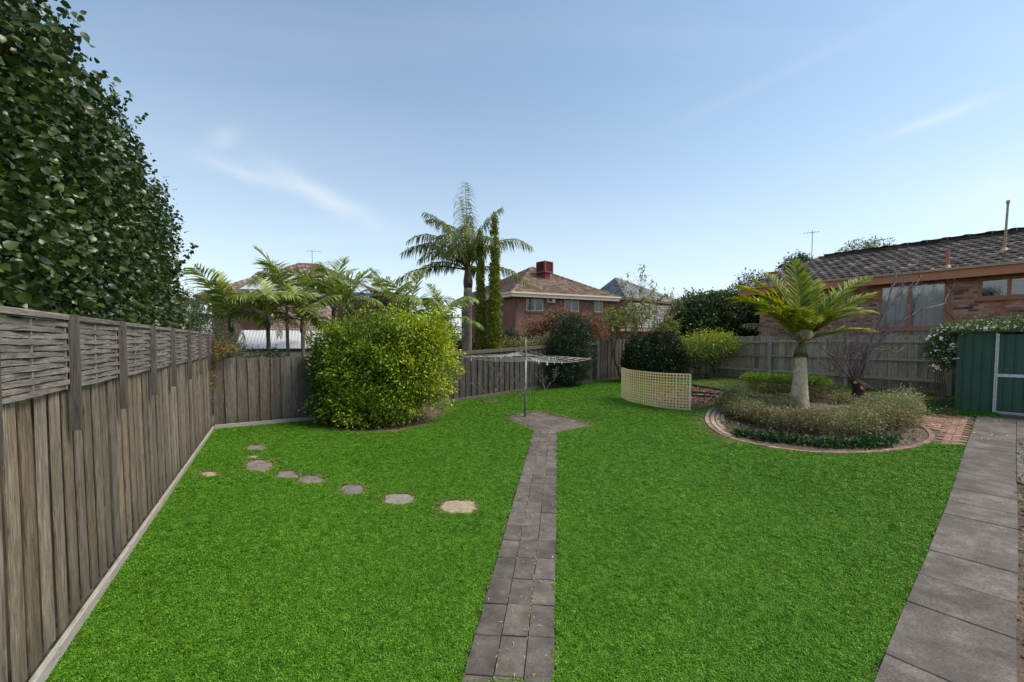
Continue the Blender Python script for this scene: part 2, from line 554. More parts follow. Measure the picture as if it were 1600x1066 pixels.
leaf_mat('leaf_pear', [(0, (0.018, 0.036, 0.010)), (0.6, (0.046, 0.080, 0.020)), (0.9, (0.085, 0.132, 0.028)), (1, (0.15, 0.20, 0.05))], 0.34, 0.16, 0.45)
leaf_mat('leaf_citrus', [(0, (0.025, 0.055, 0.007)), (0.3, (0.085, 0.15, 0.012)), (0.6, (0.25, 0.35, 0.022)), (0.9, (0.45, 0.52, 0.035)), (1, (0.68, 0.62, 0.07))], 0.38, 0.28, 0.4)
leaf_mat('leaf_lemon', [(0, (0.03, 0.05, 0.012)), (0.35, (0.085, 0.12, 0.02)), (0.7, (0.26, 0.34, 0.03)), (1, (0.62, 0.60, 0.06))], 0.4, 0.3)
leaf_mat('leaf_oleander', [(0, (0.012, 0.028, 0.012)), (0.5, (0.03, 0.058, 0.024)), (0.85, (0.065, 0.105, 0.045)), (1, (0.12, 0.17, 0.08))], 0.4, 0.15)
leaf_mat('leaf_dark', [(0, (0.010, 0.022, 0.009)), (0.5, (0.026, 0.05, 0.018)), (0.85, (0.055, 0.085, 0.03)), (1, (0.10, 0.13, 0.05))], 0.45, 0.15)
leaf_mat('leaf_shrub', [(0, (0.02, 0.038, 0.013)), (0.5, (0.05, 0.085, 0.026)), (0.85, (0.10, 0.15, 0.048)), (1, (0.18, 0.23, 0.09))], 0.5, 0.2)
leaf_mat('leaf_olive', [(0, (0.06, 0.08, 0.035)), (0.5, (0.13, 0.16, 0.075)), (1, (0.26, 0.30, 0.15))], 0.5, 0.25)
leaf_mat('leaf_rust', [(0, (0.09, 0.045, 0.025)), (0.45, (0.19, 0.095, 0.055)), (0.75, (0.29, 0.16, 0.095)), (0.88, (0.10, 0.12, 0.035)), (1, (0.38, 0.24, 0.16))], 0.6, 0.3)
leaf_mat('leaf_sparse', [(0, (0.07, 0.10, 0.02)), (0.5, (0.15, 0.20, 0.035)), (0.8, (0.28, 0.29, 0.05)), (1, (0.42, 0.32, 0.07))], 0.5, 0.35)
leaf_mat('leaf_pine', [(0, (0.055, 0.08, 0.010)), (0.5, (0.17, 0.21, 0.022)), (0.85, (0.30, 0.32, 0.035)), (1, (0.42, 0.38, 0.06))], 0.6, 0.15)
leaf_mat('leaf_box', [(0, (0.09, 0.075, 0.03)), (0.35, (0.20, 0.165, 0.075)), (0.55, (0.27, 0.26, 0.11)), (0.75, (0.25, 0.31, 0.10)), (1, (0.48, 0.52, 0.24))], 0.55, 0.22)
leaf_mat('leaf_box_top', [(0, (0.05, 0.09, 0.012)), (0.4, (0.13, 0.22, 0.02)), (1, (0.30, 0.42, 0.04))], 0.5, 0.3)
leaf_mat('leaf_ivy', [(0, (0.010, 0.03, 0.010)), (0.5, (0.028, 0.075, 0.022)), (0.9, (0.06, 0.13, 0.035)), (1, (0.16, 0.22, 0.05))], 0.6, 0.15, 0.2)
leaf_mat('leaf_vine', [(0, (0.03, 0.06, 0.012)), (0.5, (0.08, 0.14, 0.03)), (1, (0.18, 0.26, 0.06))], 0.5, 0.25)
leaf_mat('leaf_creeper', [(0, (0.10, 0.10, 0.03)), (0.4, (0.22, 0.15, 0.05)), (0.8, (0.36, 0.20, 0.06)), (1, (0.12, 0.17, 0.03))], 0.6, 0.3)
leaf_mat('petal', [(0, (0.72, 0.72, 0.70)), (1, (0.82, 0.82, 0.80))], 0.6, 0.25)
leaf_mat('frond_green', [(0, (0.055, 0.085, 0.010)), (0.35, (0.15, 0.20, 0.018)), (0.7, (0.35, 0.38, 0.035)), (1, (0.62, 0.54, 0.09))], 0.55, 0.3, 0.2)
leaf_mat('frond_king', [(0, (0.055, 0.09, 0.016)), (0.35, (0.14, 0.20, 0.034)), (0.7, (0.30, 0.35, 0.075)), (1, (0.58, 0.55, 0.28))], 0.42, 0.3)
leaf_mat('frond_queen', [(0, (0.045, 0.062, 0.014)), (0.5, (0.125, 0.155, 0.034)), (0.85, (0.23, 0.25, 0.065)), (1, (0.38, 0.35, 0.13))], 0.55, 0.35, 0.2)
leaf_mat('frond_dry', [(0, (0.20, 0.15, 0.09)), (0.5, (0.33, 0.27, 0.17)), (1, (0.46, 0.40, 0.28))], 0.7, 0.25)
leaf_mat('mulch_chip', [(0, (0.06, 0.028, 0.016)), (0.5, (0.16, 0.07, 0.04)), (0.85, (0.27, 0.13, 0.075)), (1, (0.40, 0.27, 0.17))], 0.85, 0.0)
leaf_mat('dry_grass', [(0, (0.30, 0.24, 0.13)), (0.5, (0.44, 0.37, 0.22)), (1, (0.60, 0.53, 0.36))], 0.8, 0.2)
leaf_mat('weed_green', [(0, (0.045, 0.075, 0.012)), (0.6, (0.11, 0.16, 0.03)), (1, (0.28, 0.28, 0.08))], 0.6, 0.25)

# grass blades: colour per tuft, drier where the instance says so
m, nt, b, out = new_mat('grass_blade')
oi = nd(nt, 'ShaderNodeObjectInfo')
ab = nd(nt, 'ShaderNodeAttribute', attribute_name='rnd')
mixr = mth(nt, 'ADD', mth(nt, 'MULTIPLY', oi.outputs['Random'], 0.22), mth(nt, 'MULTIPLY', ab.outputs['Fac'], 0.78))
gcol = ramp(nt, mixr, [(0.0, (0.014, 0.058, 0.003)), (0.35, (0.055, 0.168, 0.007)), (0.7, (0.112, 0.30, 0.015)), (1.0, (0.26, 0.49, 0.06))])
gp = geo_pos(nt)
pn = noise(nt, gp, 0.55, 4, 0.6)
pf = ramp(nt, pn, [(0.32, (0.90, 0.92, 0.9)), (0.68, (1.18, 1.10, 1.15))])
gcol = mixc(nt, 1.0, gcol, pf, 'MULTIPLY')
pn2 = noise(nt, gp, 26.0, 3, 0.7)
pf2 = ramp(nt, pn2, [(0.35, (0.85, 0.86, 0.86)), (0.65, (1.18, 1.16, 1.16))])
gcol = mixc(nt, 1.0, gcol, pf2, 'MULTIPLY')
dr = nd(nt, 'ShaderNodeAttribute', attribute_name='dry', attribute_type='INSTANCER')
dcol = ramp(nt, mixr, [(0.0, (0.12, 0.11, 0.03)), (0.5, (0.28, 0.25, 0.10)), (1.0, (0.44, 0.38, 0.19))])
gcol = mixc(nt, dr.outputs['Fac'], gcol, dcol)
nt.links.new(gcol, b.inputs['Base Color'])
b.inputs['Roughness'].default_value = 0.42
b.inputs['Specular IOR Level'].default_value = 0.18
tr = nd(nt, 'ShaderNodeBsdfTranslucent')
nt.links.new(gcol, tr.inputs['Color'])
mx = nd(nt, 'ShaderNodeMixShader')
mx.inputs[0].default_value = 0.25
nt.links.new(b.outputs[0], mx.inputs[1])
nt.links.new(tr.outputs[0], mx.inputs[2])
nt.links.new(mx.outputs[0], out.inputs[0])


# ------------------------------------------------------------------ building helpers
def make_mesh(name, V, F, mat=None, rnd=None, smooth=False, mats=None, fm=None):
    """V: (n,3) array or list; F: array (m,k) or list of tuples; rnd: per-face float attribute"""
    me = bpy.data.meshes.new(name)
    V = np.asarray(V, dtype=np.float32).reshape(-1, 3)
    if isinstance(F, np.ndarray):
        m_, k = F.shape
        me.vertices.add(len(V))
        me.vertices.foreach_set('co', V.ravel())
        me.loops.add(m_ * k)
        me.loops.foreach_set('vertex_index', F.astype(np.int32).ravel())
        me.polygons.add(m_)
        me.polygons.foreach_set('loop_start', (np.arange(m_) * k).astype(np.int32))
        me.polygons.foreach_set('loop_total', np.full(m_, k, np.int32))
        me.update(calc_edges=True)
    else:
        me.from_pydata([tuple(map(float, v)) for v in V], [], F)
        me.update()
    if rnd is not None:
        a = me.attributes.new('rnd', 'FLOAT', 'FACE')
        a.data.foreach_set('value', np.asarray(rnd, dtype=np.float32))
    if mats:
        for mm in mats:
            me.materials.append(MATS[mm])
        me.polygons.foreach_set('material_index', np.asarray(fm, dtype=np.int32))
    elif mat:
        me.materials.append(MATS[mat])
    if smooth:
        me.polygons.foreach_set('use_smooth', np.ones(len(me.polygons), bool))
    return me


class MB:
    """collects simple shapes into one mesh"""

    def __init__(s):
        s.V = []
        s.F = []
        s.r = []

    def add(s, V, F, r=0.5):
        o = len(s.V)
        s.V += [tuple(v) for v in V]
        s.F += [tuple(i + o for i in f) for f in F]
        s.r += [r] * len(F)
        return s

    def box(s, x0, x1, y0, y1, z0, z1, r=0.5, M=None):
        v = [(x0, y0, z0), (x1, y0, z0), (x1, y1, z0), (x0, y1, z0), (x0, y0, z1), (x1, y0, z1), (x1, y1, z1), (x0, y1, z1)]
        if M is not None:
            v = [tuple(M @ Vector(p)) for p in v]
        return s.add(v, [(0, 3, 2, 1), (4, 5, 6, 7), (0, 1, 5, 4), (1, 2, 6, 5), (2, 3, 7, 6), (3, 0, 4, 7)], r)

    def bbox(s, x0, x1, y0, y1, z0, z1, b=0.005, r=0.5, M=None):
        """box with chamfered top edges"""
        v = [(x0, y0, z0), (x1, y0, z0), (x1, y1, z0), (x0, y1, z0),
             (x0, y0, z1 - b), (x1, y0, z1 - b), (x1, y1, z1 - b), (x0, y1, z1 - b),
             (x0 + b, y0 + b, z1), (x1 - b, y0 + b, z1), (x1 - b, y1 - b, z1), (x0 + b, y1 - b, z1)]
        if M is not None:
            v = [tuple(M @ Vector(p)) for p in v]
        F = [(0, 3, 2, 1), (8, 9, 10, 11)]
        for i in range(4):
            j = (i + 1) % 4
            F += [(i, j, j + 4, i + 4), (i + 4, j + 4, j + 8, i + 8)]
        return s.add(v, F, r)

    def tube(s, pts, rad, n=6, r=0.5, cap=True):
        pts = [Vector(p) for p in pts]
        if not hasattr(rad, '__len__'):
            rad = [rad] * len(pts)
        V, F = [], []
        ref = None
        for i, p in enumerate(pts):
            t = (pts[min(i + 1, len(pts) - 1)] - pts[max(i - 1, 0)])
            if t.length < 1e-9:
                t = Vector((0, 0, 1))
            t.normalize()
            if ref is None:
                ref = Vector((1, 0, 0)) if abs(t.x) < 0.8 else Vector((0, 1, 0))
            a = (ref - t * ref.dot(t)).normalized()
            ref = a
            bb = t.cross(a)
            for k in range(n):
                an = 2 * PI * k / n
                V.append(p + (a * math.cos(an) + bb * math.sin(an)) * rad[i])
        for i in range(len(pts) - 1):
            for k in range(n):
                k2 = (k + 1) % n
                F.append((i * n + k, i * n + k2, (i + 1) * n + k2, (i + 1) * n + k))
        if cap:
            F.append(tuple(range(n))[::-1])
            F.append(tuple((len(pts) - 1) * n + k for k in range(n)))
        return s.add(V, F, r)

    def mesh(s, name, mat, smooth=False, attr=False):
        return make_mesh(name, s.V, s.F, mat, s.r if attr else None, smooth)


def thing(name, label, cat, loc=(0, 0, 0), rotz=0, group=None):
    o = bpy.data.objects.new(name, None)
    o.empty_display_size = 0.2
    C.objects.link(o)
    o.location = loc
    o.rotation_euler = (0, 0, rotz)
    o['label'] = label
    o['category'] = cat
    if group:
        o['group'] = group
    return o


def part(name, me, parent=None, loc=(0, 0, 0), rot=(0, 0, 0), kind=None, label=None, scale=None):
    o = bpy.data.objects.new(name, me)
    C.objects.link(o)
    o.parent = parent
    o.location = loc
    o.rotation_euler = rot
    if scale:
        o.scale = scale
    if kind:
        o['kind'] = kind
    if label:
        o['label'] = label
    return o


def single(name, me, label, cat, loc=(0, 0, 0), rot=(0, 0, 0), group=None, kind=None):
    o = part(name, me, None, loc, rot, kind)
    o['label'] = label
    if cat:
        o['category'] = cat
    if group:
        o['group'] = group
    return o


def structure(name, me, label=None, loc=(0, 0, 0)):
    o = part(name, me, None, loc, kind='structure')
    if label:
        o['label'] = label
    return o


# ------------------------------------------------------------------ foliage
LEAF4 = (np.array([(0, 0, 0), (.42, -.5, .10), (.42, .5, .10), (.5, 0, 0), (1, 0, -.12)]), np.array([(0, 1, 3), (0, 3, 2), (1, 4, 3), (3, 4, 2)]))
LEAF8 = (np.array([(0, 0, 0), (.22, -.42, .10), (.22, .42, .10), (.58, -.45, .07), (.58, .45, .07), (.3, 0, 0), (.65, 0, -.03), (1, 0, -.2)]),
         np.array([(0, 1, 5), (0, 5, 2), (1, 3, 5), (5, 3, 6), (5, 6, 4), (2, 5, 4), (3, 7, 6), (6, 7, 4)]))
LEAF2 = (np.array([(0, 0, 0), (.5, -.5, .06), (.5, .5, .06), (1, 0, -.08)]), np.array([(0, 1, 2), (1, 3, 2)]))


def unit(a):
    return a / (np.linalg.norm(a, axis=1, keepdims=True) + 1e-9)


def leaves(P, D, L, W, tpl=LEAF4, rng=RNG, up=0.6, rnd=None):
    """leaf blades at P pointing along D, length L, width W; returns V, F, per-face rnd"""
    n = len(P)
    D = unit(D)
    upv = np.tile([0, 0, 1.0], (n, 1)) * up + rng.normal(size=(n, 3)) * (1 - up * 0.6)
    B = unit(np.cross(upv, D))
    N = np.cross(D, B)
    t, f = tpl
    L = np.broadcast_to(L, (n,))
    W = np.broadcast_to(W, (n,))
    V = (P[:, None, :] + D[:, None, :] * (t[None, :, 0, None] * L[:, None, None]) + B[:, None, :] * (t[None, :, 1, None] * W[:, None, None])
         + N[:, None, :] * (t[None, :, 2, None] * L[:, None, None]))
    F = f[None] + (np.arange(n) * len(t))[:, None, None]
    if rnd is None:
        rnd = rng.random(n)
    return V.reshape(-1, 3), F.reshape(-1, 3), np.repeat(rnd, len(f))


class Cloud:
    def __init__(s, seed=0):
        s.rng = np.random.default_rng(seed)
        s.V, s.F, s.r, s.n = [], [], [], 0

    def add(s, V, F, r):
        s.V.append(V)
        s.F.append(F + s.n)
        s.r.append(r)
        s.n += len(V)

    def lobes(s, lobes, n_twigs, per, L, W, tpl=LEAF4, spread=0.09, shell=0.45, rough=0.18, up=0.5, droop=0.0, rfun=None, outw=0.8, cut=None):
        """twigs scattered through a set of ellipsoids (cx,cy,cz,rx,ry,rz[,weight]), most of them near the uneven surface; leaves about each twig"""
        rng = s.rng
        lob = np.array([l[:6] for l in lobes], float)
        w = np.array([(l[6] if len(l) > 6 else l[3] * l[5] + l[4] * l[5] + l[3] * l[4]) for l in lobes], float)
        k = rng.choice(len(lob), n_twigs, p=w / w.sum())
        d = unit(rng.normal(size=(n_twigs, 3)))
        ph = rng.random((6, 4)) * 6.28
        fr = rng.normal(size=(6, 3)) * 3.2
        bumpy = np.zeros(n_twigs)
        for i in range(6):
            bumpy += np.sin(d @ fr[i] + ph[i, 0] + k * 1.7)
        bumpy = bumpy / 6
        u = 1 - shell * rng.random(n_twigs) ** 1.6
        rr = u * (1 + rough * bumpy + rng.normal(size=n_twigs) * rough * 0.25)
        P = lob[k, :3] + d * lob[k, 3:6] * rr[:, None]
        if cut is not None:
            m = cut(P)
            P, d = P[m], d[m]
        n = len(P)
        tr = rng.random(n)
        T = np.repeat(P, per, 0)
        dd = np.repeat(d, per, 0)
        Q = T + rng.normal(size=T.shape) * spread
        D = dd * outw + rng.normal(size=T.shape) * 0.7 + np.array([0, 0, -droop])
        rn = np.repeat(tr, per) * 0.62 + rng.random(len(T)) * 0.38
        if rfun is not None:
            rn = rfun(Q, rn)
        Lr = L * (0.45 + 0.95 * rng.random(len(T)))
        s.add(*leaves(Q, D, Lr, Lr * W, tpl, rng, up, rn))

    def mesh(s, name, mat):
        return make_mesh(name, np.concatenate(s.V), np.concatenate(s.F), mat, np.concatenate(s.r))


def branching(mb, p, d, length, rad, depth, rng, spread=0.6, n=(2, 3), shrink=0.72, segs=4, wig=0.18, sides=6, up=0.1, tips=None, rmin=0.004):
    """a tapering wiggly limb with children"""
    pts, rads = [Vector(p)], [rad]
    d = Vector(d).normalized()
    q = Vector(p)
    for i in range(segs):
        d = (d + Vector((rng.uniform(-wig, wig), rng.uniform(-wig, wig), rng.uniform(-wig, wig) + up * 0.25))).normalized()
        q = q + d * (length / segs)
        pts.append(q.copy())
        rads.append(max(rmin, rad * (1 - 0.42 * (i + 1) / segs)))
    mb.tube(pts, rads, sides if depth > 1 else max(3, sides - 2))
    if tips is not None and depth <= 2:
        tips += [tuple(x) for x in pts[1:]]
    if depth <= 0:
        return
    for c in range(rng.randint(*n)):
        i = rng.randint(max(1, segs - 2), segs) if c else segs
        ax = Vector((rng.uniform(-1, 1), rng.uniform(-1, 1), rng.uniform(-0.5, 0.9))).normalized()
        nd_ = (d + ax * spread * rng.uniform(0.6, 1.3)).normalized()
        branching(mb, pts[i], nd_, length * shrink * rng.uniform(0.75, 1.15), rads[i] * 0.72, depth - 1, rng, spread, n, shrink, segs, wig, sides, up, tips, rmin)


def frond(base, az, el, length, droop=1.0, leaflet=0.5, n=34, lw=0.035, hang=0.5, vee=0.35, seed=0, stalk=0.16, rad=0.016, ragged=0.1, twist=0.0, fwd=0.55, rlo=0.0, rhi=1.0, plume=0.15, env_p=0.75):
    """one pinnate palm leaf: arching rachis and two ranks of folded leaflets"""
    rng = np.random.default_rng(seed)
    ns = 16
    pts = [np.array(base, float)]
    e = el
    dirs = []
    for i in range(ns):
        t = (i + 0.5) / ns
        ee = e - droop * (t ** 1.5)
        dv = np.array([math.sin(az) * math.cos(ee), math.cos(az) * math.cos(ee), math.sin(ee)])
        dirs.append(dv)
        pts.append(pts[-1] + dv * length / ns)
    dirs.append(dirs[-1])
    pts = np.array(pts)
    dirs = np.array(dirs)
    mb = MB()
    mb.tube(pts, [rad * (1.4 - 1.25 * i / ns) for i in range(ns + 1)], 5, 0.62 * rhi)
    V = [np.array(mb.V)]
    tri = []
    rr = []
    for f in mb.F:
        for j in range(1, len(f) - 1):
            tri.append((f[0], f[j], f[j + 1]))
            rr.append(0.75 * rhi)
    F = [np.array(tri)]
    Rr = [np.array(rr)]
    cnt = len(mb.V)
    side0 = np.array([math.cos(az), -math.sin(az), 0])
    LV, LF, LR = [], [], []
    for i in range(n):
        t = stalk + (1 - stalk) * (i + 0.5) / n
        x = t * ns
        k = min(int(x), ns - 1)
        p = pts[k] + (pts[k + 1] - pts[k]) * (x - k)
        dv = dirs[k]
        upn = np.cross(side0, dv)
        if upn[2] < 0:
            upn = -upn
        env = math.sin(PI * (0.14 + 0.80 * (t - stalk) / (1 - stalk))) ** env_p
        base_r = rng.random() * 0.35
        for sg in (-1, 1):
            if rng.random() < ragged:
                continue
            side = side0 * math.cos(twist) * sg + upn * math.sin(twist) * sg
            ln = leaflet * env * rng.uniform(0.82, 1.1)
            ld = side * 1.0 + dv * (fwd + 0.5 * t + rng.uniform(-.12, .12)) + upn * (vee + rng.uniform(-plume, plume))
            ld /= np.linalg.norm(ld)
            q = p.copy()
            w = lw * (0.7 + 0.5 * env)
            wv = dv * 0.8 + np.cross(ld, dv) * 0.3
            wv = wv - ld * ld.dot(wv)
            wv /= np.linalg.norm(wv) + 1e-9
            prof = [(0.0, 0.35), (0.3, 1.0), (0.65, 0.8), (1.0, 0.05)]
            row = []
            last = 0
            for (s_, ww) in prof:
                seg = (s_ - last) * ln
                last = s_
                ld = ld + np.array([0, 0, -hang * (0.25 + s_) * 0.75]) * (1 if s_ > 0 else 0)
                ld /= np.linalg.norm(ld)
                q = q + ld * seg
                row.append(q - wv * w * ww * 0.5)
                row.append(q + wv * w * ww * 0.5)
            o = cnt + len(LV) * 8
            LV.append(row)
            for j in range(3):
                a = o + j * 2
                LF.append((a, a + 1, a + 3))
                LF.append((a, a + 3, a + 2))
                LR.append(rlo + (rhi - rlo) * min(1, base_r + rng.random() * 0.45 + (0.22 if j == 2 else 0)))
                LR.append(LR[-1])
    if LV:
        V.append(np.array(LV).reshape(-1, 3))
        F.append(np.array(LF))
        Rr.append(np.array(LR))
    return np.concatenate(V), np.concatenate(F), np.concatenate(Rr)


# ------------------------------------------------------------------ main lines of the garden
K0 = Vector(at(60, 1066))
K1 = Vector(at(332, 672))                 # far left corner of the garden
fdir = (K1 - K0)
fdir.z = 0
FLEN = fdir.length
fdir.normalize()
FA = K0 - fdir * 2.2                       # left fence starts outside the picture
FB = K1
B0 = K1
B1 = Vector(at(498, 657))
B1.z = 0
bd = (B1 - B0)
bd.z = 0
bd.normalize()
B1 = B0 + bd * 4.2
B2 = Vector(at(700, 630))
B3 = Vector(at(870, 603.5))
B4 = Vector(at(933, 597.5))
B5 = Vector(at(972, 592))
G1 = Vector((9.6, 19.9, 0))
B6 = B5 + (B5 - B4).normalized() * 0.6
G2 = at(1486, 619)
gdir = (G2 - G1)
gdir.z = 0
gdir.normalize()
G3 = G2 + gdir * 7.0
YARD = [(FA.x, FA.y), (FB.x, FB.y), (B1.x, B1.y), (B2.x, B2.y), (B3.x, B3.y), (B4.x, B4.y), (B6.x, B6.y), (G1.x, G1.y), (G2.x, G2.y), (G3.x, G3.y), (13.5, 2.0), (3.0, 0.2), (-1, 0.2)]

PATH_L = [(722, 1066), (752, 960), (782, 850), (808, 760), (826, 700), (834, 672)]
PATH_R = [(865, 1066), (867, 960), (868.5, 850), (869.5, 760), (870.5, 700), (871, 676)]
PAD = [(834, 672), (791, 651.5), (841, 643), (926, 664.5), (871, 676)]
RP_L = [(1365, 1066), (1409, 955), (1450, 862), (1484, 775), (1504, 712), (1526, 652)]
BED_OUT = [(1135, 626), (1108, 640), (1100, 652), (1103, 664), (1118, 678), (1150, 690), (1200, 701), (1260, 708.5), (1320, 711), (1380, 708), (1425, 702), (1452, 695), (1462, 687), (1459, 677), (1448, 669), (1434, 662)]
BRICK_AREA = [(1434, 660), (1437, 650), (1462, 646), (1526, 650), (1508, 698), (1462, 694), (1462, 685)]
STONES = [(401, 700.5, 17, 5), (405, 729, 24, 9), (327, 742, 15, 4), (448, 742.5, 19, 6), (485, 750.5, 20, 7), (551, 766, 19, 8.5), (623, 781, 24, 9), (716, 793, 30, 11), (396, 715, 9, 2.5)]
path_poly = [at2(*p) for p in PATH_L] + [at2(*p) for p in PATH_R[::-1]]
pad_poly = [at2(*p) for p in PAD]
rpl = [Vector(at(*p)) for p in RP_L]
rdir = (rpl[-1] - rpl[0])
rdir.z = 0
rdir.normalize()
rperp = Vector((rdir.y, -rdir.x, 0))
rp_poly = [(v.x, v.y) for v in ([rpl[0] - rdir * 2.5] + rpl)]
rp_poly += [(v.x, v.y) for v in (rpl[-1] + rperp * 1.2, rpl[0] + rperp * 1.6 - rdir * 2.5)]
bed_pts = [at2(*p) for p in BED_OUT]
bed_c = Vector(at(1290, 660))
bed_back = [at2(1440, 640), at2(1400, 625), at2(1330, 617), at2(1250, 612), at2(1180, 616)]
bed_poly = bed_pts + bed_back
brick_poly = [at2(*p) for p in BRICK_AREA]
MULCH = [(1078, 601), (1100, 604), (1134, 612), (1144, 616), (1128, 630), (1100, 634), (1074, 642), (1040, 641), (1010, 622), (1020, 606)]
mulch_poly = [at2(*p) for p in MULCH]
bush_base = [at2(497, 660), at2(520, 670), at2(560, 676), at2(620, 674), at2(665, 664), at2(700, 640), at2(650, 630), at2(520, 640)]

# ------------------------------------------------------------------ ground
xs = np.concatenate([[-900, -300, -120, -60], np.arange(-30, 45.1, 0.6), [60, 120, 300, 900]])
ys = np.concatenate([[-600, -100, -20], np.arange(-4, 60.1, 0.6), [80, 150, 400, 1500]])
gx, gy = np.meshgrid(xs, ys)
gz = hgt(gx, gy) - 0.004
V = np.stack([gx, gy, gz], -1).reshape(-1, 3)
nx, ny = len(xs), len(ys)
ii, jj = np.meshgrid(np.arange(nx - 1), np.arange(ny - 1))
a = (jj * nx + ii).ravel()
structure('ground', make_mesh('ground', V, np.stack([a, a + 1, a + nx + 1, a + nx], 1), 'soil', smooth=True), 'dark brown garden soil under and beyond the lawn')

# lawn: a sheet over the soil, and the blades on it
cs = 0.05
lx = np.arange(-11, 16, cs)
ly = np.arange(0.4, 21.5, cs)
cx_, cy_ = np.meshgrid(lx + cs / 2, ly + cs / 2)
jx = cx_ + RNG.normal(size=cx_.shape) * 0.012
jy = cy_ + RNG.normal(size=cx_.shape) * 0.012


def seg_dist(x, y, poly, closed=True):
    d = np.full(np.shape(x), 1e9)
    n = len(poly)
    for i in range(n if closed else n - 1):
        ax, ay = poly[i]
        bx, by = poly[(i + 1) % n]
        vx, vy = bx - ax, by - ay
        t = np.clip(((x - ax) * vx + (y - ay) * vy) / (vx * vx + vy * vy + 1e-9), 0, 1)
        d = np.minimum(d, np.hypot(x - ax - t * vx, y - ay - t * vy))
    return d


keep = pip(jx, jy, YARD)
for poly in (path_poly, pad_poly, rp_poly, brick_poly, bed_poly, mulch_poly, bush_base):
    keep &= ~pip(jx, jy, poly)
ring_out = [at2(*p) for p in BED_OUT]
keep &= seg_dist(jx, jy, ring_out, False) > 0.03
# bare earth to the right of the right path
side = (jx - rpl[0].x) * rperp.x + (jy - rpl[0].y) * rperp.y
keep &= side < 0.3
stone_w = []
stone_poly = []
for k, (sx, sy, rx, ry) in enumerate(STONES):
    rg_ = random.Random(40 + k)
    c = at(sx, sy)
    def ringp(f, n=18):
        o = []
        r2_ = random.Random(70 + k)
        for i in range(n):
            a_ = 2 * PI * i / n
            e_ = (abs(math.cos(a_)) ** 3.2 + abs(math.sin(a_)) ** 3.2) ** (-1 / 3.2) * r2_.uniform(.88, 1.06)
            o.append(at(sx + rx * f * e_ * math.cos(a_) + 1.5 * math.sin(a_), sy - ry * f * e_ * math.sin(a_)))
        return o
    stone_w.append((c, ringp(0.97), ringp(1.10)))
    hole = [(q.x, q.y) for q in ringp(1.04)]
    stone_poly.append(hole)
    keep &= ~pip(jx, jy, hole)
dryv = np.zeros(jx.shape)
for hole in stone_poly:
    dryv = np.maximum(dryv, np.clip((0.06 - seg_dist(jx, jy, hole)) / 0.06, 0, 1) * 0.75)
dp = seg_dist(jx, jy, pad_poly)
dryv = np.maximum(dryv, np.clip((0.13 - dp) / 0.1, 0, 1) * 0.95)
dpp = seg_dist(jx, jy, path_poly)
keep &= dpp > 0.022
dryv = np.maximum(dryv, np.clip((0.04 - dpp) / 0.04, 0, 1) * 0.12)
db = seg_dist(jx, jy, bush_base)
dryv = np.maximum(dryv, np.clip((0.35 - db) / 0.35, 0, 1) * 0.5)
dr_ = seg_dist(jx, jy, ring_out[:6], False)
dryv = np.maximum(dryv, np.clip((0.42 - dr_) / 0.3, 0, 1) * 0.45)
# behind the island the lawn is thin and mixed
island_line = [at2(1078, 598), at2(1140, 612), at2(1440, 640), at2(1490, 648)]
rough_poly = [at2(1080, 600)] + [at2(1140, 614), at2(1300, 640), at2(1437, 650), at2(1500, 646)] + [(G2.x + .5, G2.y + .5), (G1.x + .5, G1.y + .5), (8.0, 20.5)]
rough = pip(jx, jy, rough_poly) | (pip(jx, jy, YARD) & (jx > 5.6) & (seg_dist(jx, jy, [at2(1300, 640), at2(1440, 645)], False) < 0))
cell = keep.ravel()
idx = np.where(cell)[0]
n_ = len(idx)
X0, Y0 = cx_.ravel()[idx], cy_.ravel()[idx]
cor = np.array([(-.5, -.5), (.5, -.5), (.5, .5), (-.5, .5)]) * cs
QX = (X0[:, None] + cor[None, :, 0])
QY = (Y0[:, None] + cor[None, :, 1])
QZ = hgt(QX, QY) + 0.003
LVv = np.stack([QX, QY, QZ], -1).reshape(-1, 3)
LFf = np.arange(n_ * 4).reshape(-1, 4)
structure('lawn', make_mesh('lawn', LVv, LFf, 'lawn_thatch'), 'green lawn filling the fenced back garden')

dist = np.hypot(X0, Y0)
dens = np.where(dist < 5, 1500, np.where(dist < 8, 1100, np.where(dist < 12, 750, 500))).astype(float)
tsc = np.where(dist < 5, 0.62, np.where(dist < 8, 0.74, np.where(dist < 12, 0.92, 1.1)))
rg = rough.ravel()[idx]
dens[rg] *= 0.55
dryf = dryv.ravel()[idx]
pat = np.sin(X0 * 1.9 + 1) * np.sin(Y0 * 2.3 + X0) * 0.5 + 0.5
dryf[rg] = np.clip(0.28 + 0.35 * pat[rg], 0, 1)
dens *= 1 - 0.25 * dryf
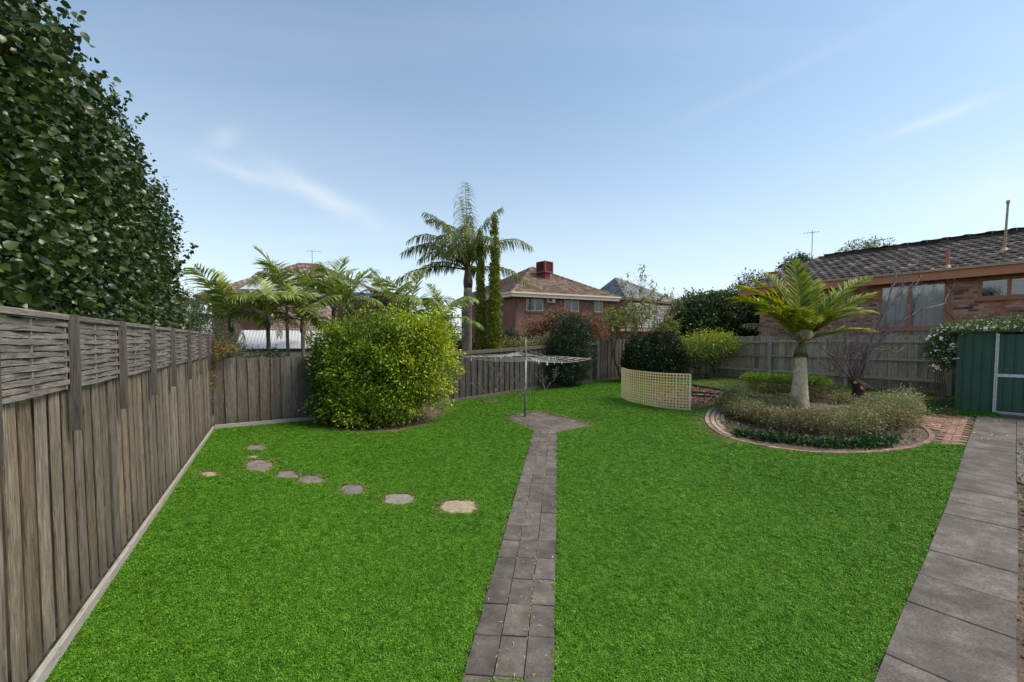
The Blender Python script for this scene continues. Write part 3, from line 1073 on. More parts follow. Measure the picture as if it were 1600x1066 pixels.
# tufts: four variants appended as islands of the same mesh, told apart by the attribute variant
TV, TF, TR, Tvar = [], [], [], []
off = n_ * 4
for vi in range(4):
    rng = np.random.default_rng(100 + vi)
    nb = 46
    for k in range(nb):
        a, rr0 = rng.random() * 6.28, 0.055 * math.sqrt(rng.random())
        bx, by = math.cos(a) * rr0, math.sin(a) * rr0
        la = rng.random() * 6.28
        lean = rng.uniform(0.2, 1.7)
        h = rng.uniform(0.013, 0.036)
        w = rng.uniform(0.0028, 0.005)
        dx, dy = math.cos(la), math.sin(la)
        px, py = -dy * w, dx * w
        m1 = (bx + dx * h * lean * .35, by + dy * h * lean * .35, h * .62)
        t1 = (bx + dx * h * lean, by + dy * h * lean, h * (1.0 - 0.25 * lean))
        TV += [(bx - px * .6, by - py * .6, -0.004), (bx + px * .6, by + py * .6, -0.004), (m1[0] + px, m1[1] + py, m1[2]), (m1[0] - px, m1[1] - py, m1[2]), (t1[0] + px * .15, t1[1] + py * .15, t1[2]), (t1[0] - px * .15, t1[1] - py * .15, t1[2])]
        r_ = rng.random()
        TF += [(off, off + 1, off + 2, off + 3), (off + 3, off + 2, off + 4, off + 5)]
        TR += [r_ * 0.75, min(1, r_ * 0.75 + 0.25)]
        Tvar += [vi + 1, vi + 1]
        off += 6
gm = make_mesh('lawn_grass', np.concatenate([LVv, np.array(TV)]), np.concatenate([LFf, np.array(TF)]), 'grass_blade', np.concatenate([np.zeros(n_), np.array(TR)]))


def face_attr(me, name, typ, vals):
    a_ = me.attributes.new(name, typ, 'FACE')
    a_.data.foreach_set('value', vals)


npad = len(TF)
face_attr(gm, 'variant', 'INT', np.concatenate([np.zeros(n_), np.array(Tvar)]).astype(np.int32))
face_attr(gm, 'dens', 'FLOAT', np.concatenate([dens, np.zeros(npad)]).astype(np.float32))
face_attr(gm, 'tsc', 'FLOAT', np.concatenate([tsc, np.zeros(npad)]).astype(np.float32))
face_attr(gm, 'dry', 'FLOAT', np.concatenate([dryf, np.zeros(npad)]).astype(np.float32))
grass = single('grass', gm, 'short vivid green grass blades of the lawn', 'grass', kind='stuff')
del grass['category']
ng = bpy.data.node_groups.new('grow_grass', 'GeometryNodeTree')
ng.interface.new_socket('Geometry', in_out='INPUT', socket_type='NodeSocketGeometry')
ng.interface.new_socket('Geometry', in_out='OUTPUT', socket_type='NodeSocketGeometry')
gN = ng.nodes
gL = ng.links
gi = gN.new('NodeGroupInput')
go = gN.new('NodeGroupOutput')


def g_attr(name, typ='FLOAT'):
    n = gN.new('GeometryNodeInputNamedAttribute')
    n.data_type = typ
    n.inputs['Name'].default_value = name
    return n.outputs['Attribute']


def g_pick(v):
    cmp_ = gN.new('FunctionNodeCompare')
    cmp_.data_type = 'INT'
    cmp_.operation = 'EQUAL'
    gL.new(g_attr('variant', 'INT'), cmp_.inputs[2])
    cmp_.inputs[3].default_value = v
    sp = gN.new('GeometryNodeSeparateGeometry')
    sp.domain = 'FACE'
    gL.new(gi.outputs[0], sp.inputs['Geometry'])
    gL.new(cmp_.outputs[0], sp.inputs['Selection'])
    return sp.outputs['Selection']


surf = g_pick(0)
dpn = gN.new('GeometryNodeDistributePointsOnFaces')
dpn.distribute_method = 'RANDOM'
gL.new(surf, dpn.inputs['Mesh'])
gL.new(g_attr('dens'), dpn.inputs['Density'])
jn = gN.new('GeometryNodeJoinGeometry')
for v_ in (1, 2, 3, 4):
    g2i = gN.new('GeometryNodeGeometryToInstance')
    gL.new(g_pick(v_), g2i.inputs[0])
    gL.new(g2i.outputs[0], jn.inputs[0])
iop = gN.new('GeometryNodeInstanceOnPoints')
gL.new(dpn.outputs['Points'], iop.inputs['Points'])
gL.new(jn.outputs[0], iop.inputs['Instance'])
iop.inputs['Pick Instance'].default_value = True
ri = gN.new('FunctionNodeRandomValue')
ri.data_type = 'INT'
ri.inputs[4].default_value = 0
ri.inputs[5].default_value = 3
gL.new(ri.outputs[2], iop.inputs['Instance Index'])
rr_ = gN.new('FunctionNodeRandomValue')
rr_.data_type = 'FLOAT_VECTOR'
rr_.inputs[0].default_value = (-0.22, -0.22, 0)
rr_.inputs[1].default_value = (0.22, 0.22, 6.28)
gL.new(rr_.outputs[0], iop.inputs['Rotation'])
rs = gN.new('FunctionNodeRandomValue')
rs.data_type = 'FLOAT'
rs.inputs[2].default_value = 0.75
rs.inputs[3].default_value = 1.3
ms = gN.new('ShaderNodeMath')
ms.operation = 'MULTIPLY'
gL.new(rs.outputs[1], ms.inputs[0])
gL.new(g_attr('tsc'), ms.inputs[1])
gL.new(ms.outputs[0], iop.inputs['Scale'])
gL.new(iop.outputs[0], go.inputs[0])
md = grass.modifiers.new('grow', 'NODES')
md.node_group = ng


# ------------------------------------------------------------------ paving
def lerp_px(pts, y):
    for (a, b) in zip(pts[:-1], pts[1:]):
        if b[1] <= y <= a[1]:
            t = (y - a[1]) / (b[1] - a[1])
            return a[0] + (b[0] - a[0]) * t
    a, b = pts[0], pts[1]
    t = (y - a[1]) / (b[1] - a[1])
    return a[0] + (b[0] - a[0]) * t


def slab_mesh(name, corners, th, mat, gap=0.006, ref=None, bev=0.006, tilt=0.002, rng=random):
    """a flagstone with the given ground corners; its top stands th above the ground"""
    c = sum((Vector(p) for p in corners), Vector()) / len(corners)
    n = len(corners)
    cs_ = []
    for p in corners:
        d = Vector(p) - c
        L = Vector((d.x, d.y, 0)).length
        cs_.append(Vector(p) - d * (gap / max(L, 0.05)))
    V, F = [], []
    tz = [rng.uniform(-tilt, tilt) for _ in range(n)]
    for k, p in enumerate(cs_):
        V.append((p.x - c.x, p.y - c.y, p.z - c.z - 0.03))
    for k, p in enumerate(cs_):
        V.append((p.x - c.x, p.y - c.y, p.z - c.z + th - bev + tz[k]))
    for k, p in enumerate(cs_):
        d = (p - c)
        d.z = 0
        q = p - d.normalized() * bev
        V.append((q.x - c.x, q.y - c.y, p.z - c.z + th + tz[k]))
    for k in range(n):
        j = (k + 1) % n
        F += [(k, j, j + n, k + n), (k + n, j + n, j + 2 * n, k + 2 * n)]
    F.append(tuple(range(2 * n, 3 * n)))
    me = make_mesh(name, V, F, mat)
    return me, c


def ground_sheet(name, poly, mat, dz, label):
    V = [(x, y, float(hgt(x, y)) + dz) for x, y in poly]
    me = make_mesh(name, V, [tuple(range(len(V)))], mat)
    return structure(name, me, label)


# central path
cpath = structure('garden_path', None, 'narrow dark concrete paver path running up the lawn to the clothesline')
pl = [Vector(at(*p)) for p in PATH_L]
pr = [Vector(at(*p)) for p in PATH_R]
Lfun = lambda Yv: Vector(((np.interp(Yv, [p.y for p in pl], [p.x for p in pl])), Yv, 0))
ysL = [p.y for p in pl]
k0 = (pl[-1].x - pl[0].x) / (pl[-1].y - pl[0].y)


def xl(Yv):
    return pl[0].x + (Yv - pl[0].y) * k0


kr = (pr[-1].x - pr[0].x) / (pr[-1].y - pr[0].y)


def xr(Yv):
    return pr[0].x + (Yv - pr[0].y) * kr


# joint rows as counted in the photograph, continued at the paver length beyond
rows = [pl[0].y - 1.1, pl[0].y - 0.7, pl[0].y - 0.3]
yy = at(800, 998).y
rows = [yy - 0.78 - 0.39, yy - 0.78, yy - 0.39, yy]
while rows[-1] < pl[-1].y + 0.1:
    rows.append(rows[-1] + 0.388)
rng = random.Random(5)
slope = 0.11


def path_pt(f, yv):
    # cross joints lie square to the path, so they slant a little
    x = xl(yv) + (xr(yv) - xl(yv)) * f
    y = yv - slope * (f - 0.5) * 0.6
    return Vector((x, y, float(hgt(x, y))))


for i in range(len(rows) - 1):
    jit = [0, 0.5, 1, 1.5]
    for c in range(3):
        sh = [0.0, 0.012, 0.03][c] + rng.uniform(-.006, .006)
        y0, y1 = rows[i] + sh, rows[i + 1] + sh
        cr = [path_pt(c / 3, y0), path_pt((c + 1) / 3, y0), path_pt((c + 1) / 3, y1), path_pt(c / 3, y1)]
        me, cc = slab_mesh('paver', cr, 0.016 + rng.uniform(-.002, .002), 'paver', 0.006, rng=rng)
        part('paver', me, cpath, cc)
# fill between path and pad, and the pad itself
pad = structure('clothesline_pad', None, 'diamond shaped concrete paver pad at the foot of the clothesline')
A_, B_, C_, D_, E_ = [Vector(at(*p)) for p in PAD]
A_.x, E_.x = xl(A_.y), xr(E_.y)
nU, nV = 4, 4
P00, P10, P11, P01 = (A_ + E_) / 2, D_, C_, B_
P00 = (A_ + E_) / 2 + Vector((0.05, -0.25, 0))


def padp(u, v):
    p = (P00 * (1 - u) + P10 * u) * (1 - v) + (P01 * (1 - u) + P11 * u) * v
    p.z = float(hgt(p.x, p.y))
    return p


for i in range(6):
    for j in range(4):
        me, cc = slab_mesh('paver', [padp(i / 6, j / 4), padp((i + 1) / 6, j / 4), padp((i + 1) / 6, (j + 1) / 4), padp(i / 6, (j + 1) / 4)], 0.012 + rng.uniform(-.003, .003), 'paver', 0.007, rng=rng)
        part('paver', me, pad, cc)

# right path: wide slabs up to the shed
rpath = structure('side_path', None, 'wide grey concrete slab path leading to the green shed')
s0 = -2.2
Ltot = (rpl[-1] - rpl[0]).dot(rdir)
edges = [s0]
# joints at the left edge of the path, from the photograph
jpx = [(1381, 1026), (1418, 944), (1436, 900), (1450, 862), (1477, 806), (1483, 786), (1491, 766), (1497, 740), (1510, 700), (1521, 674), (1529, 652)]
js = [(Vector(at(*p)) - rpl[0]).dot(rdir) for p in jpx]
edges = [js[0] - 2.1, js[0] - 1.4, js[0] - 0.7] + js
ledge = lambda s: np.interp(s, [(p - rpl[0]).dot(rdir) for p in rpl], [(p - rpl[0]).dot(rperp) for p in rpl])
WID = 0.625
for i in range(len(edges) - 1):
    a0, a1 = edges[i], edges[i + 1]
    o0, o1 = float(ledge(a0)), float(ledge(a1))
    cr = []
    for (s_, o_) in ((a0, o0), (a0, o0 + WID), (a1, o1 + WID), (a1, o1)):
        p = rpl[0] + rdir * s_ + rperp * o_
        p.z = float(hgt(p.x, p.y))
        cr.append(p)
    me, cc = slab_mesh('slab', cr, 0.03 + rng.uniform(-.004, .004), 'slab', 0.007, bev=0.008, rng=rng)
    part('slab', me, rpath, cc)
    if i >= len(edges) - 4:
        cr = []
        for (s_, o_) in ((a0, WID), (a0, WID + 0.5), (a1, WID + 0.5), (a1, WID)):
            p = rpl[0] + rdir * s_ + rperp * (o_ + float(ledge(s_)))
            p.z = float(hgt(p.x, p.y))
            cr.append(p)
        me, cc = slab_mesh('slab', cr, 0.026, 'slab', 0.007, bev=0.008, rng=rng)
        part('slab', me, rpath, cc)

# stepping stones, each its own irregular stone
LBL = ['thin brown stepping stone farthest back, near the corner of the lawn', 'largest double grey stepping stone below the farthest one', 'small tan stepping stone closest to the left fence',
       'flat grey stepping stone just right of the double one', 'pinkish grey stepping stone fourth from the paver path', 'round dark stepping stone third from the paver path',
       'pale grey stepping stone with a tan rim, second from the paver path', 'sandy stepping stone nearest to the central paver path', 'tiny sliver of stone between the two farthest stepping stones']
for k, ((c, cr, cro), lb) in enumerate(zip(stone_w, LBL)):
    rg_ = random.Random(40 + k)
    me, cc = slab_mesh('stepping_stone', cr, 0.008, ['stone_grey', 'stone_grey', 'dry_sand', 'stone_grey', 'stone_grey', 'stone_grey', 'step_stone', 'dry_sand', 'dry_sand'][k], 0.0, rng=rg_, tilt=0.004)
    single('stepping_stone', me, lb, 'stepping stone', cc, group='stepping stones across the lawn')

# brick ring about the island bed (rows on the left, one raised course in front and on the right)
ring = structure('brick_path', None, 'curved brick paving round the island garden bed')


def resample(pts, step):
    P = [Vector((p[0], p[1], 0)) for p in pts]
    L = [0]
    for a, b in zip(P[:-1], P[1:]):
        L.append(L[-1] + (b - a).length)
    n = max(2, int(round(L[-1] / step)))
    out = []
    for i in range(n + 1):
        s_ = L[-1] * i / n
        for k in range(len(P) - 1):
            if L[k + 1] >= s_ - 1e-9:
                t = (s_ - L[k]) / (L[k + 1] - L[k] + 1e-9)
                out.append(P[k].lerp(P[k + 1], t))
                break
    return out, L[-1]


def smooth_poly(pts, it=2):
    P = [Vector((p[0], p[1], 0)) for p in pts]
    for _ in range(it):
        Q = [P[0]]
        for a, b in zip(P[:-1], P[1:]):
            Q += [a.lerp(b, .25), a.lerp(b, .75)]
        Q.append(P[-1])
        P = Q
    return [(p.x, p.y) for p in P]


outer = smooth_poly(ring_out)
cen = Vector((sum(p[0] for p in bed_poly) / len(bed_poly), sum(p[1] for p in bed_poly) / len(bed_poly), 0))


def offset_curve(pts, d):
    out = []
    for i, p in enumerate(pts):
        a = Vector((*pts[max(i - 1, 0)], 0))
        b = Vector((*pts[min(i + 1, len(pts) - 1)], 0))
        t = (b - a).normalized()
        nrm = Vector((-t.y, t.x, 0))
        q = Vector((p[0], p[1], 0))
        out.append(tuple((q + nrm * d)[:2]))
    return out


def row_of_bricks(curve, width, step, h, mat, parent, name='brick', f0=0.0, f1=1.0, gap=0.006, jit=0.004):
    pts, L = resample(curve, step)
    n = len(pts)
    for i in range(n - 1):
        f = i / (n - 1)
        if f < f0 or f >= f1:
            continue
        a, b = pts[i], pts[i + 1]
        a0 = pts[max(i - 1, 0)]
        b1 = pts[min(i + 2, n - 1)]
        na = (b - a0).normalized()
        nb = (b1 - a).normalized()
        pa, pb = Vector((-na.y, na.x, 0)), Vector((-nb.y, nb.x, 0))
        cr = [a, b, b + pb * width, a + pa * width]
        for q in cr:
            q.z = float(hgt(q.x, q.y))
        me, cc = slab_mesh('brick', [Vector(q) for q in cr], h + rng.uniform(-jit, jit), mat, gap, bev=0.008, rng=rng)
        part(name, me, parent, cc)


sgn = 1 if ((Vector((*offset_curve(outer, 0.3)[len(outer) // 2], 0)) - cen).length < (Vector((*outer[len(outer) // 2], 0)) - cen).length) else -1
if sgn < 0:
    outer = outer[::-1]
LEFT_FIRST = (Vector((*outer[0], 0)) - Vector((*at2(1135, 626), 0))).length < 0.5
# the raised edging course all the way round
edging = structure('brick_edging', None, 'raised red brick edging curving round the front of the island bed')
row_of_bricks(outer, 0.11, 0.235, 0.028, 'path_brick_pale', edging, f0=0.0 if LEFT_FIRST else 0.62, f1=0.30 if LEFT_FIRST else 1.0)
row_of_bricks(outer, 0.105, 0.235, 0.032, 'edge_brick', edging, f0=0.30 if LEFT_FIRST else 0.0, f1=1.0 if LEFT_FIRST else 0.62, gap=0.003)
for rw in range(1, 5):
    cv = offset_curve(outer, 0.125 * rw + 0.01)
    if LEFT_FIRST:
        f0, f1 = 0.0, [0, 0.42, 0.38, 0.30, 0.20][rw]
    else:
        f0, f1 = 1 - [0, 0.42, 0.38, 0.30, 0.20][rw], 1.0
    row_of_bricks(cv, 0.11, 0.235, 0.022, 'path_brick_pale', ring, f0=f0, f1=f1, jit=0.006)
# a few rows leading away to the left from the ring towards the lattice
tail = [at2(1078, 644), at2(1095, 638), at2(1120, 629), at2(1140, 622)]
for rw in range(4):
    row_of_bricks([(p[0] + 0.12 * rw * 0.5, p[1] + 0.12 * rw * -0.85) for p in tail], 0.11, 0.235, 0.016, 'path_brick_pale', ring, jit=0.006)

# brick area in front of the shed
barea = structure('brick_paving', None, 'worn red brick paving between the island bed and the side path')
bu = rperp * -1
org = Vector(at(1524, 700))
org.z = 0
bp = np.array(brick_poly)
for i in range(-4, 26):
    for j in range(-2, 22):
        s_ = i * 0.118
        o_ = j * 0.236 + (0.118 if i % 2 else 0)
        p = org + rdir * s_ - rperp * o_
        q = p + rdir * 0.05 - rperp * 0.11
        if not bool(pip(np.array([q.x]), np.array([q.y]), brick_poly)[0]):
            continue
        if (q - rpl[0]).dot(rperp) - float(ledge((q - rpl[0]).dot(rdir))) > -0.04:
            continue
        if seg_dist(np.array([q.x]), np.array([q.y]), outer, False)[0] < 0.10:
            continue
        cr = [p, p - rperp * 0.236, p - rperp * 0.236 + rdir * 0.118, p + rdir * 0.118]
        for z_ in cr:
            z_.z = float(hgt(z_.x, z_.y))
        me, cc = slab_mesh('brick', [Vector(z_) for z_ in cr], 0.012 + rng.uniform(-.008, .008), 'path_brick', 0.007, bev=0.008, tilt=0.004, rng=rng)
        part('brick', me, barea, cc)
# grey slab strip along its lower edge
for i in range(3):
    a0 = Vector(at(1466 + i * 14, 697 + i * 2.1))
    a1 = Vector(at(1466 + i * 14 + 13.5, 697 + i * 2.1 + 2.1))
    up_ = rdir * 0.13
    cr = [a0, a1, a1 + up_, a0 + up_]
    for z_ in cr:
        z_.z = float(hgt(z_.x, z_.y))
    me, cc = slab_mesh('slab', cr, 0.012, 'paver', 0.004, rng=rng)
    part('slab', me, barea, cc)
ground_sheet('mulch_bed', mulch_poly, 'mulch_soil', 0.006, 'bark mulch bed behind the cream lattice')
ground_sheet('island_bed', [at2(*p) for p in BED_OUT] + bed_back, 'soil', 0.010, 'soil of the round island garden bed')


# ------------------------------------------------------------------ fences
def paling_mesh(w, h, th, seed, mat, top=0.0, segs=4, warp=0.006):
    rg_ = random.Random(seed)
    V, F = [], []
    cup = rg_.uniform(-.004, .004)
    for i in range(segs + 1):
        z = h * i / segs
        dx = rg_.uniform(-warp, warp) if 0 < i else 0
        dy = rg_.uniform(-warp, warp) * 0.8 if 0 < i else 0
        for (x, y) in ((-w / 2, 0), (0, cup), (w / 2, 0), (w / 2, th), (-w / 2, th)):
            zz_ = z + (top * x / w if i == segs else 0)
            V.append((x + dx, y + dy, zz_))
    for i in range(segs):
        for k in range(5):
            k2 = (k + 1) % 5
            F.append((i * 5 + k, i * 5 + k2, (i + 1) * 5 + k2, (i + 1) * 5 + k))
    F.append((4, 3, 2, 1, 0))
    F.append(tuple(segs * 5 + k for k in range(5)))
    return make_mesh('paling', V, F, mat)


# left fence. Local x runs along it, local -y faces the garden
ang = math.atan2(fdir.y, fdir.x)
lf = thing('paling_fence', 'tall weathered timber paling fence with woven slat screen along the left side', 'fence', (FA.x, FA.y, 0), ang)
fl = (FB - FA).length
PITCHP = 0.212
over = [paling_mesh(0.148, 1.86, 0.010, 10 + k, 'wood_left', warp=0.0035) for k in range(8)]
under = [paling_mesh(0.205, 1.86, 0.018, 30 + k, 'wood_left', warp=0.003) for k in range(5)]
npal = int(fl / PITCHP)
rg_ = random.Random(3)
for i in range(npal + 1):
    x = 0.08 + i * PITCHP
    if x > fl - 0.03:
        break
    lean = float(np.interp(x, [1.6, 2.9, 4.6, 9], [-.03, .0, .028, .03])) + rg_.uniform(-.006, .006)
    part('paling', over[rg_.randrange(8)], lf, (x + rg_.uniform(-.006, .006), rg_.uniform(-.004, .004), 0.13 + rg_.uniform(-.02, .01)), (0, -lean, 0))
    if x + PITCHP / 2 < fl - 0.05:
        part('paling', under[rg_.randrange(5)], lf, (x + PITCHP / 2, 0.125, 0.13), (0, -lean, 0))
# plinth boards
x = 0
k = 0
while x < fl - 0.1:
    L = min(2.4, fl - x)
    mb = MB()
    mb.bbox(0, L - 0.006, -0.045, -0.006, -0.06, 0.105, 0.006)
    part('plinth_board', mb.mesh('plinth_board', 'wood_plinth'), lf, (x, 0, 0.0), (rg_.uniform(-.03, .0), 0, 0))
    x += L
mb = MB()
mb.box(0, fl, 0.135, 0.20, 1.55, 1.62).box(0, fl, 0.135, 0.20, 0.5, 0.57)
part('rail', mb.mesh('rail', 'wood_post'), lf)
# woven screen: posts, battens and slats between them
t_post = []
for pxx in (97, 178, 229, 262, 289, 307, 321):
    a_, _ = ray(pxx, 560)
    # intersection of the viewing direction with the fence line
    t = (a_ * FA.y - FA.x) / (fdir.x - a_ * fdir.y)
    t_post.append(t)
t_post = [t_post[0] - 2.35, t_post[0] - 1.13] + t_post + [fl - 0.03]
SB, ST = 1.93, 2.50
NR = 13
rh = (ST - SB) / NR
for i, t in enumerate(t_post):
    mb = MB()
    mb.bbox(-0.021, 0.021, -0.05, 0.006, 0, ST - 1.60 + 0.01, 0.004)
    part('screen_post', mb.mesh('screen_post', 'wood_post'), lf, (t, -0.045, 1.60), (0, 0.035 + rg_.uniform(-.008, .008), 0))
for i in range(len(t_post) - 1):
    a0, a1 = t_post[i] - 0.005, t_post[i + 1] + 0.005
    L = a1 - a0
    mid = L * (0.5 + rg_.uniform(-.03, .03))
    for bi, bx in enumerate((0.045, mid, L - 0.045)):
        mb = MB()
        mb.box(-0.011, 0.011, -0.008, 0.008, 0, ST - SB - 0.02)
        part('batten', mb.mesh('batten', 'wood_screen'), lf, (a0 + bx, -0.026, SB), (0, 0.035, 0))
    for r_ in range(NR):
        sgn_ = -1 if r_ % 2 else 1
        V, F = [], []
        ns = 8
        skew = rg_.uniform(-.008, .008)
        wv = [rg_.uniform(-.003, .003) for _ in range(ns + 1)]
        for k in range(ns + 1):
            x = L * k / ns
            ph = PI * x / mid / 2 if x < mid else PI / 2 + PI * (x - mid) / (L - mid) / 2
            # in front of the middle batten, behind at the posts, or the reverse
            y = sgn_ * 0.009 * math.cos(2 * ph) * 1.0 - 0.028
            z0 = wv[k] + skew * (k / ns - 0.5)
            hh = rh * 0.86 * rg_.uniform(.9, 1.03)
            V += [(x, y - 0.004, z0), (x, y - 0.004, z0 + hh), (x, y + 0.004, z0 + hh), (x, y + 0.004, z0)]
        for k in range(ns):
            for e in range(4):
                e2 = (e + 1) % 4
                F.append((k * 4 + e, k * 4 + e2, (k + 1) * 4 + e2, (k + 1) * 4 + e))
        F += [(3, 2, 1, 0), (ns * 4, ns * 4 + 1, ns * 4 + 2, ns * 4 + 3)]
        part('screen_slat', make_mesh('screen_slat', V, F, 'wood_screen'), lf, (a0, 0, SB + r_ * rh))
    mb = MB()
    mb.bbox(0, L, -0.052, -0.006, 0, 0.04, 0.004)
    part('top_rail', mb.mesh('top_rail', 'wood_screen'), lf, (a0, 0, ST - 0.03))


def paling_run(parent, pts, ws, meshes, base, hfun, step, rg_, y_off=0.03, lean=0.0, plinth=True, pl_h=0.13, plmat='wood_grey'):
    """boards along a broken line; every other board set back behind its neighbours"""
    O = Vector(parent.location)
    k = 0
    for a, b in zip(pts[:-1], pts[1:]):
        d = Vector((b.x - a.x, b.y - a.y, 0))
        L = d.length
        d.normalize()
        an = math.atan2(d.y, d.x)
        nr = Vector((-d.y, d.x, 0))
        n = max(1, int(L / step))
        for i in range(n):
            s_ = (i + 0.5) * L / n
            p = a + d * s_
            z = float(hgt(p.x, p.y)) + base + hfun(p) + rg_.uniform(-.02, .01)
            q = Vector((p.x, p.y, z)) + nr * (y_off if k % 2 else 0) + nr * rg_.uniform(0, .004)
            part('paling', meshes[rg_.randrange(len(meshes))], parent, q - O, (0, rg_.uniform(-.012, .012) + lean, an))
            k += 1
        if plinth:
            x = 0
            while x < L - 0.05:
                l_ = min(2.4, L - x)
                p0, p1 = a + d * x, a + d * (x + l_)
                z0, z1 = float(hgt(p0.x, p0.y)), float(hgt(p1.x, p1.y))
                tilt = math.atan2(z1 - z0, l_)
                mb = MB()
                mb.bbox(0, l_ - 0.005, -0.035, -0.004, -0.06, pl_h, 0.005)
                part('plinth_board', mb.mesh('plinth_board', plmat), parent, Vector((p0.x, p0.y, z0)) - O, (0, -tilt, an))
                x += l_


rg_ = random.Random(9)
pm = [paling_mesh(0.152, 1.78, 0.016, 60 + k, 'wood_grey', warp=0.006, top=rg_.uniform(-.012, .012)) for k in range(7)]
bf = thing('paling_fence', 'lower grey timber paling fence between the far left corner and the big lime green bush', 'fence', (B0.x, B0.y, 0))
paling_run(bf, [Vector((B0.x, B0.y, 0)) + bd * 0.05, Vector((B1.x, B1.y, 0))], None, pm, 0.1, lambda p: 0, 0.128, rg_, plmat='wood_plinth')
pm2 = [paling_mesh(0.15, 1.80, 0.016, 80 + k, 'wood_dark', warp=0.006, top=rg_.uniform(-.01, .01)) for k in range(7)]
df = thing('paling_fence', 'dark stained old timber paling fence behind the rotary clothesline', 'fence', (B1.x, B1.y, 0))
paling_run(df, [B1, B2, B3, B4], None, pm2, 0.08, lambda p: 0, 0.128, rg_)
pm3 = [paling_mesh(0.13, 1.84, 0.016, 95 + k, 'wood_grey', warp=0.006, top=rg_.uniform(-.01, .01)) for k in range(6)]
paling_run(df, [B4, B6], None, pm3, 0.05, lambda p: 0, 0.11, rg_)
# capping rail on the dark fence
for a, b in ((B1, B2), (B2, B3), (B3, B4)):
    d = (b - a)
    L = Vector((d.x, d.y, 0)).length
    an = math.atan2(d.y, d.x)
    za, zb = float(hgt(a.x, a.y)), float(hgt(b.x, b.y))
    mb = MB()
    mb.bbox(0, L, -0.03, -0.004, 0, 0.13, 0.006)
    part('capping_board', mb.mesh('capping_board', 'wood_grey'), df, Vector((a.x, a.y, za + 1.72)) - df.location, (0, -math.atan2(zb - za, L), an))
# right fence seen from its rail side
gf = thing('paling_fence', 'grey paling fence with rails and posts in front of the house with dark roof', 'fence', (G1.x, G1.y, float(hgt(G1.x, G1.y))))
pm4 = [paling_mesh(0.135, 1.78, 0.016, 110 + k, 'wood_right', warp=0.007, top=rg_.uniform(-.012, .012)) for k in range(8)]
O = Vector(gf.location)
gl_ = (Vector((G3.x, G3.y, 0)) - Vector((G1.x, G1.y, 0))).length
an = math.atan2(gdir.y, gdir.x)
gn = Vector((-gdir.y, gdir.x, 0))
if gn.dot(Vector((0, 1, 0))) < 0:
    gn = -gn
G1f = Vector((G1.x, G1.y, 0))
n = int(gl_ / 0.128)
Hf = lambda p: float(hgt(p.x, p.y))
for i in range(n):
    p = G1f + gdir * (i + 0.5) * gl_ / n
    z = Hf(p) + 0.12 + rg_.uniform(-.025, .015)
    q = Vector((p.x, p.y, z)) + gn * (0.05 + (0.02 if i % 2 else 0))
    part('paling', pm4[rg_.randrange(8)], gf, q - O, (0, rg_.uniform(-.015, .015), an))
x = 0
i = 0
while x < gl_ - 0.1:
    l_ = min(2.7, gl_ - x)
    p0, p1 = G1f + gdir * x, G1f + gdir * (x + l_)
    z0, z1 = Hf(p0), Hf(p1)
    til = math.atan2(z1 - z0, l_)
    for (zr, hh) in ((0.38, 0.09), (1.02, 0.08), (1.62, 0.07)):
        mb = MB()
        mb.bbox(0, l_ + 0.02, -0.035 if zr < 1.5 else -0.03, 0.035, 0, hh, 0.008)
        part('rail', mb.mesh('rail', 'wood_rail'), gf, Vector((p0.x, p0.y, z0 + zr + rg_.uniform(-.015, .015))) - O + gdir * rg_.uniform(-.02, .02), (rg_.uniform(-.1, .1), -til + rg_.uniform(-.006, .006), an))
    mb = MB()
    mb.bbox(0, l_ - 0.01, 0.0, 0.03, -0.06, 0.14, 0.005)
    part('plinth_board', mb.mesh('plinth_board', 'wood_right'), gf, Vector((p0.x, p0.y, z0)) - O, (0, -til, an))
    mb = MB()
    mb.bbox(-0.055, 0.055, -0.11, -0.036, -0.1, 1.72, 0.008)
    part('post', mb.mesh('post', 'wood_rail'), gf, Vector((p0.x, p0.y, z0)) - O, (0, rg_.uniform(-.01, .02), an))
    x += l_
    i += 1
# connecting fence behind the hedge
hf = thing('paling_fence', 'short fence run mostly hidden behind the dark shrubs at the back', 'fence', (B6.x, B6.y, float(hgt(B6.x, B6.y))))
paling_run(hf, [Vector((B6.x, B6.y, 0)), Vector((G1.x, G1.y, 0))], None, pm4, 0.05, lambda p: 0, 0.125, rg_)
HFZ = float(hgt(B6.x, B6.y))
for ch in hf.children:
    pass

# ------------------------------------------------------------------ lattice screen
lat_px = [(971.5, 623), (981, 628.5), (994, 631.5), (1010, 635), (1032, 638.7), (1054, 641), (1077.5, 642.7)]
lat = smooth_poly([at2(*p) for p in lat_px], 2)
lp0 = at(971.5, 623)
LH = 1.08
pts, Lt = resample(lat, 0.096)
lt = thing('lattice_screen', 'cream diamond-free square lattice screen bending round the mulch bed', 'lattice screen', tuple(lp0))
lt['label'] = 'cream wooden square lattice screen standing curved on the lawn edge'
O = Vector(lp0)
for i, p in enumerate(pts):
    z = Hf(p)
    a = pts[max(i - 1, 0)]
    b = pts[min(i + 1, len(pts) - 1)]
    an = math.atan2(b.y - a.y, b.x - a.x)
    wd = 0.028 if i in (0, len(pts) - 1) else 0.0165
    th = 0.012 if i in (0, len(pts) - 1) else 0.004
    mb = MB()
    mb.box(-wd, wd, -0.0095 - th, -0.0005, 0, LH)
    part('slat', mb.mesh('slat', 'lattice_wood'), lt, Vector((p.x, p.y, z + 0.02)) - O, (0, 0, an))
nh = 13
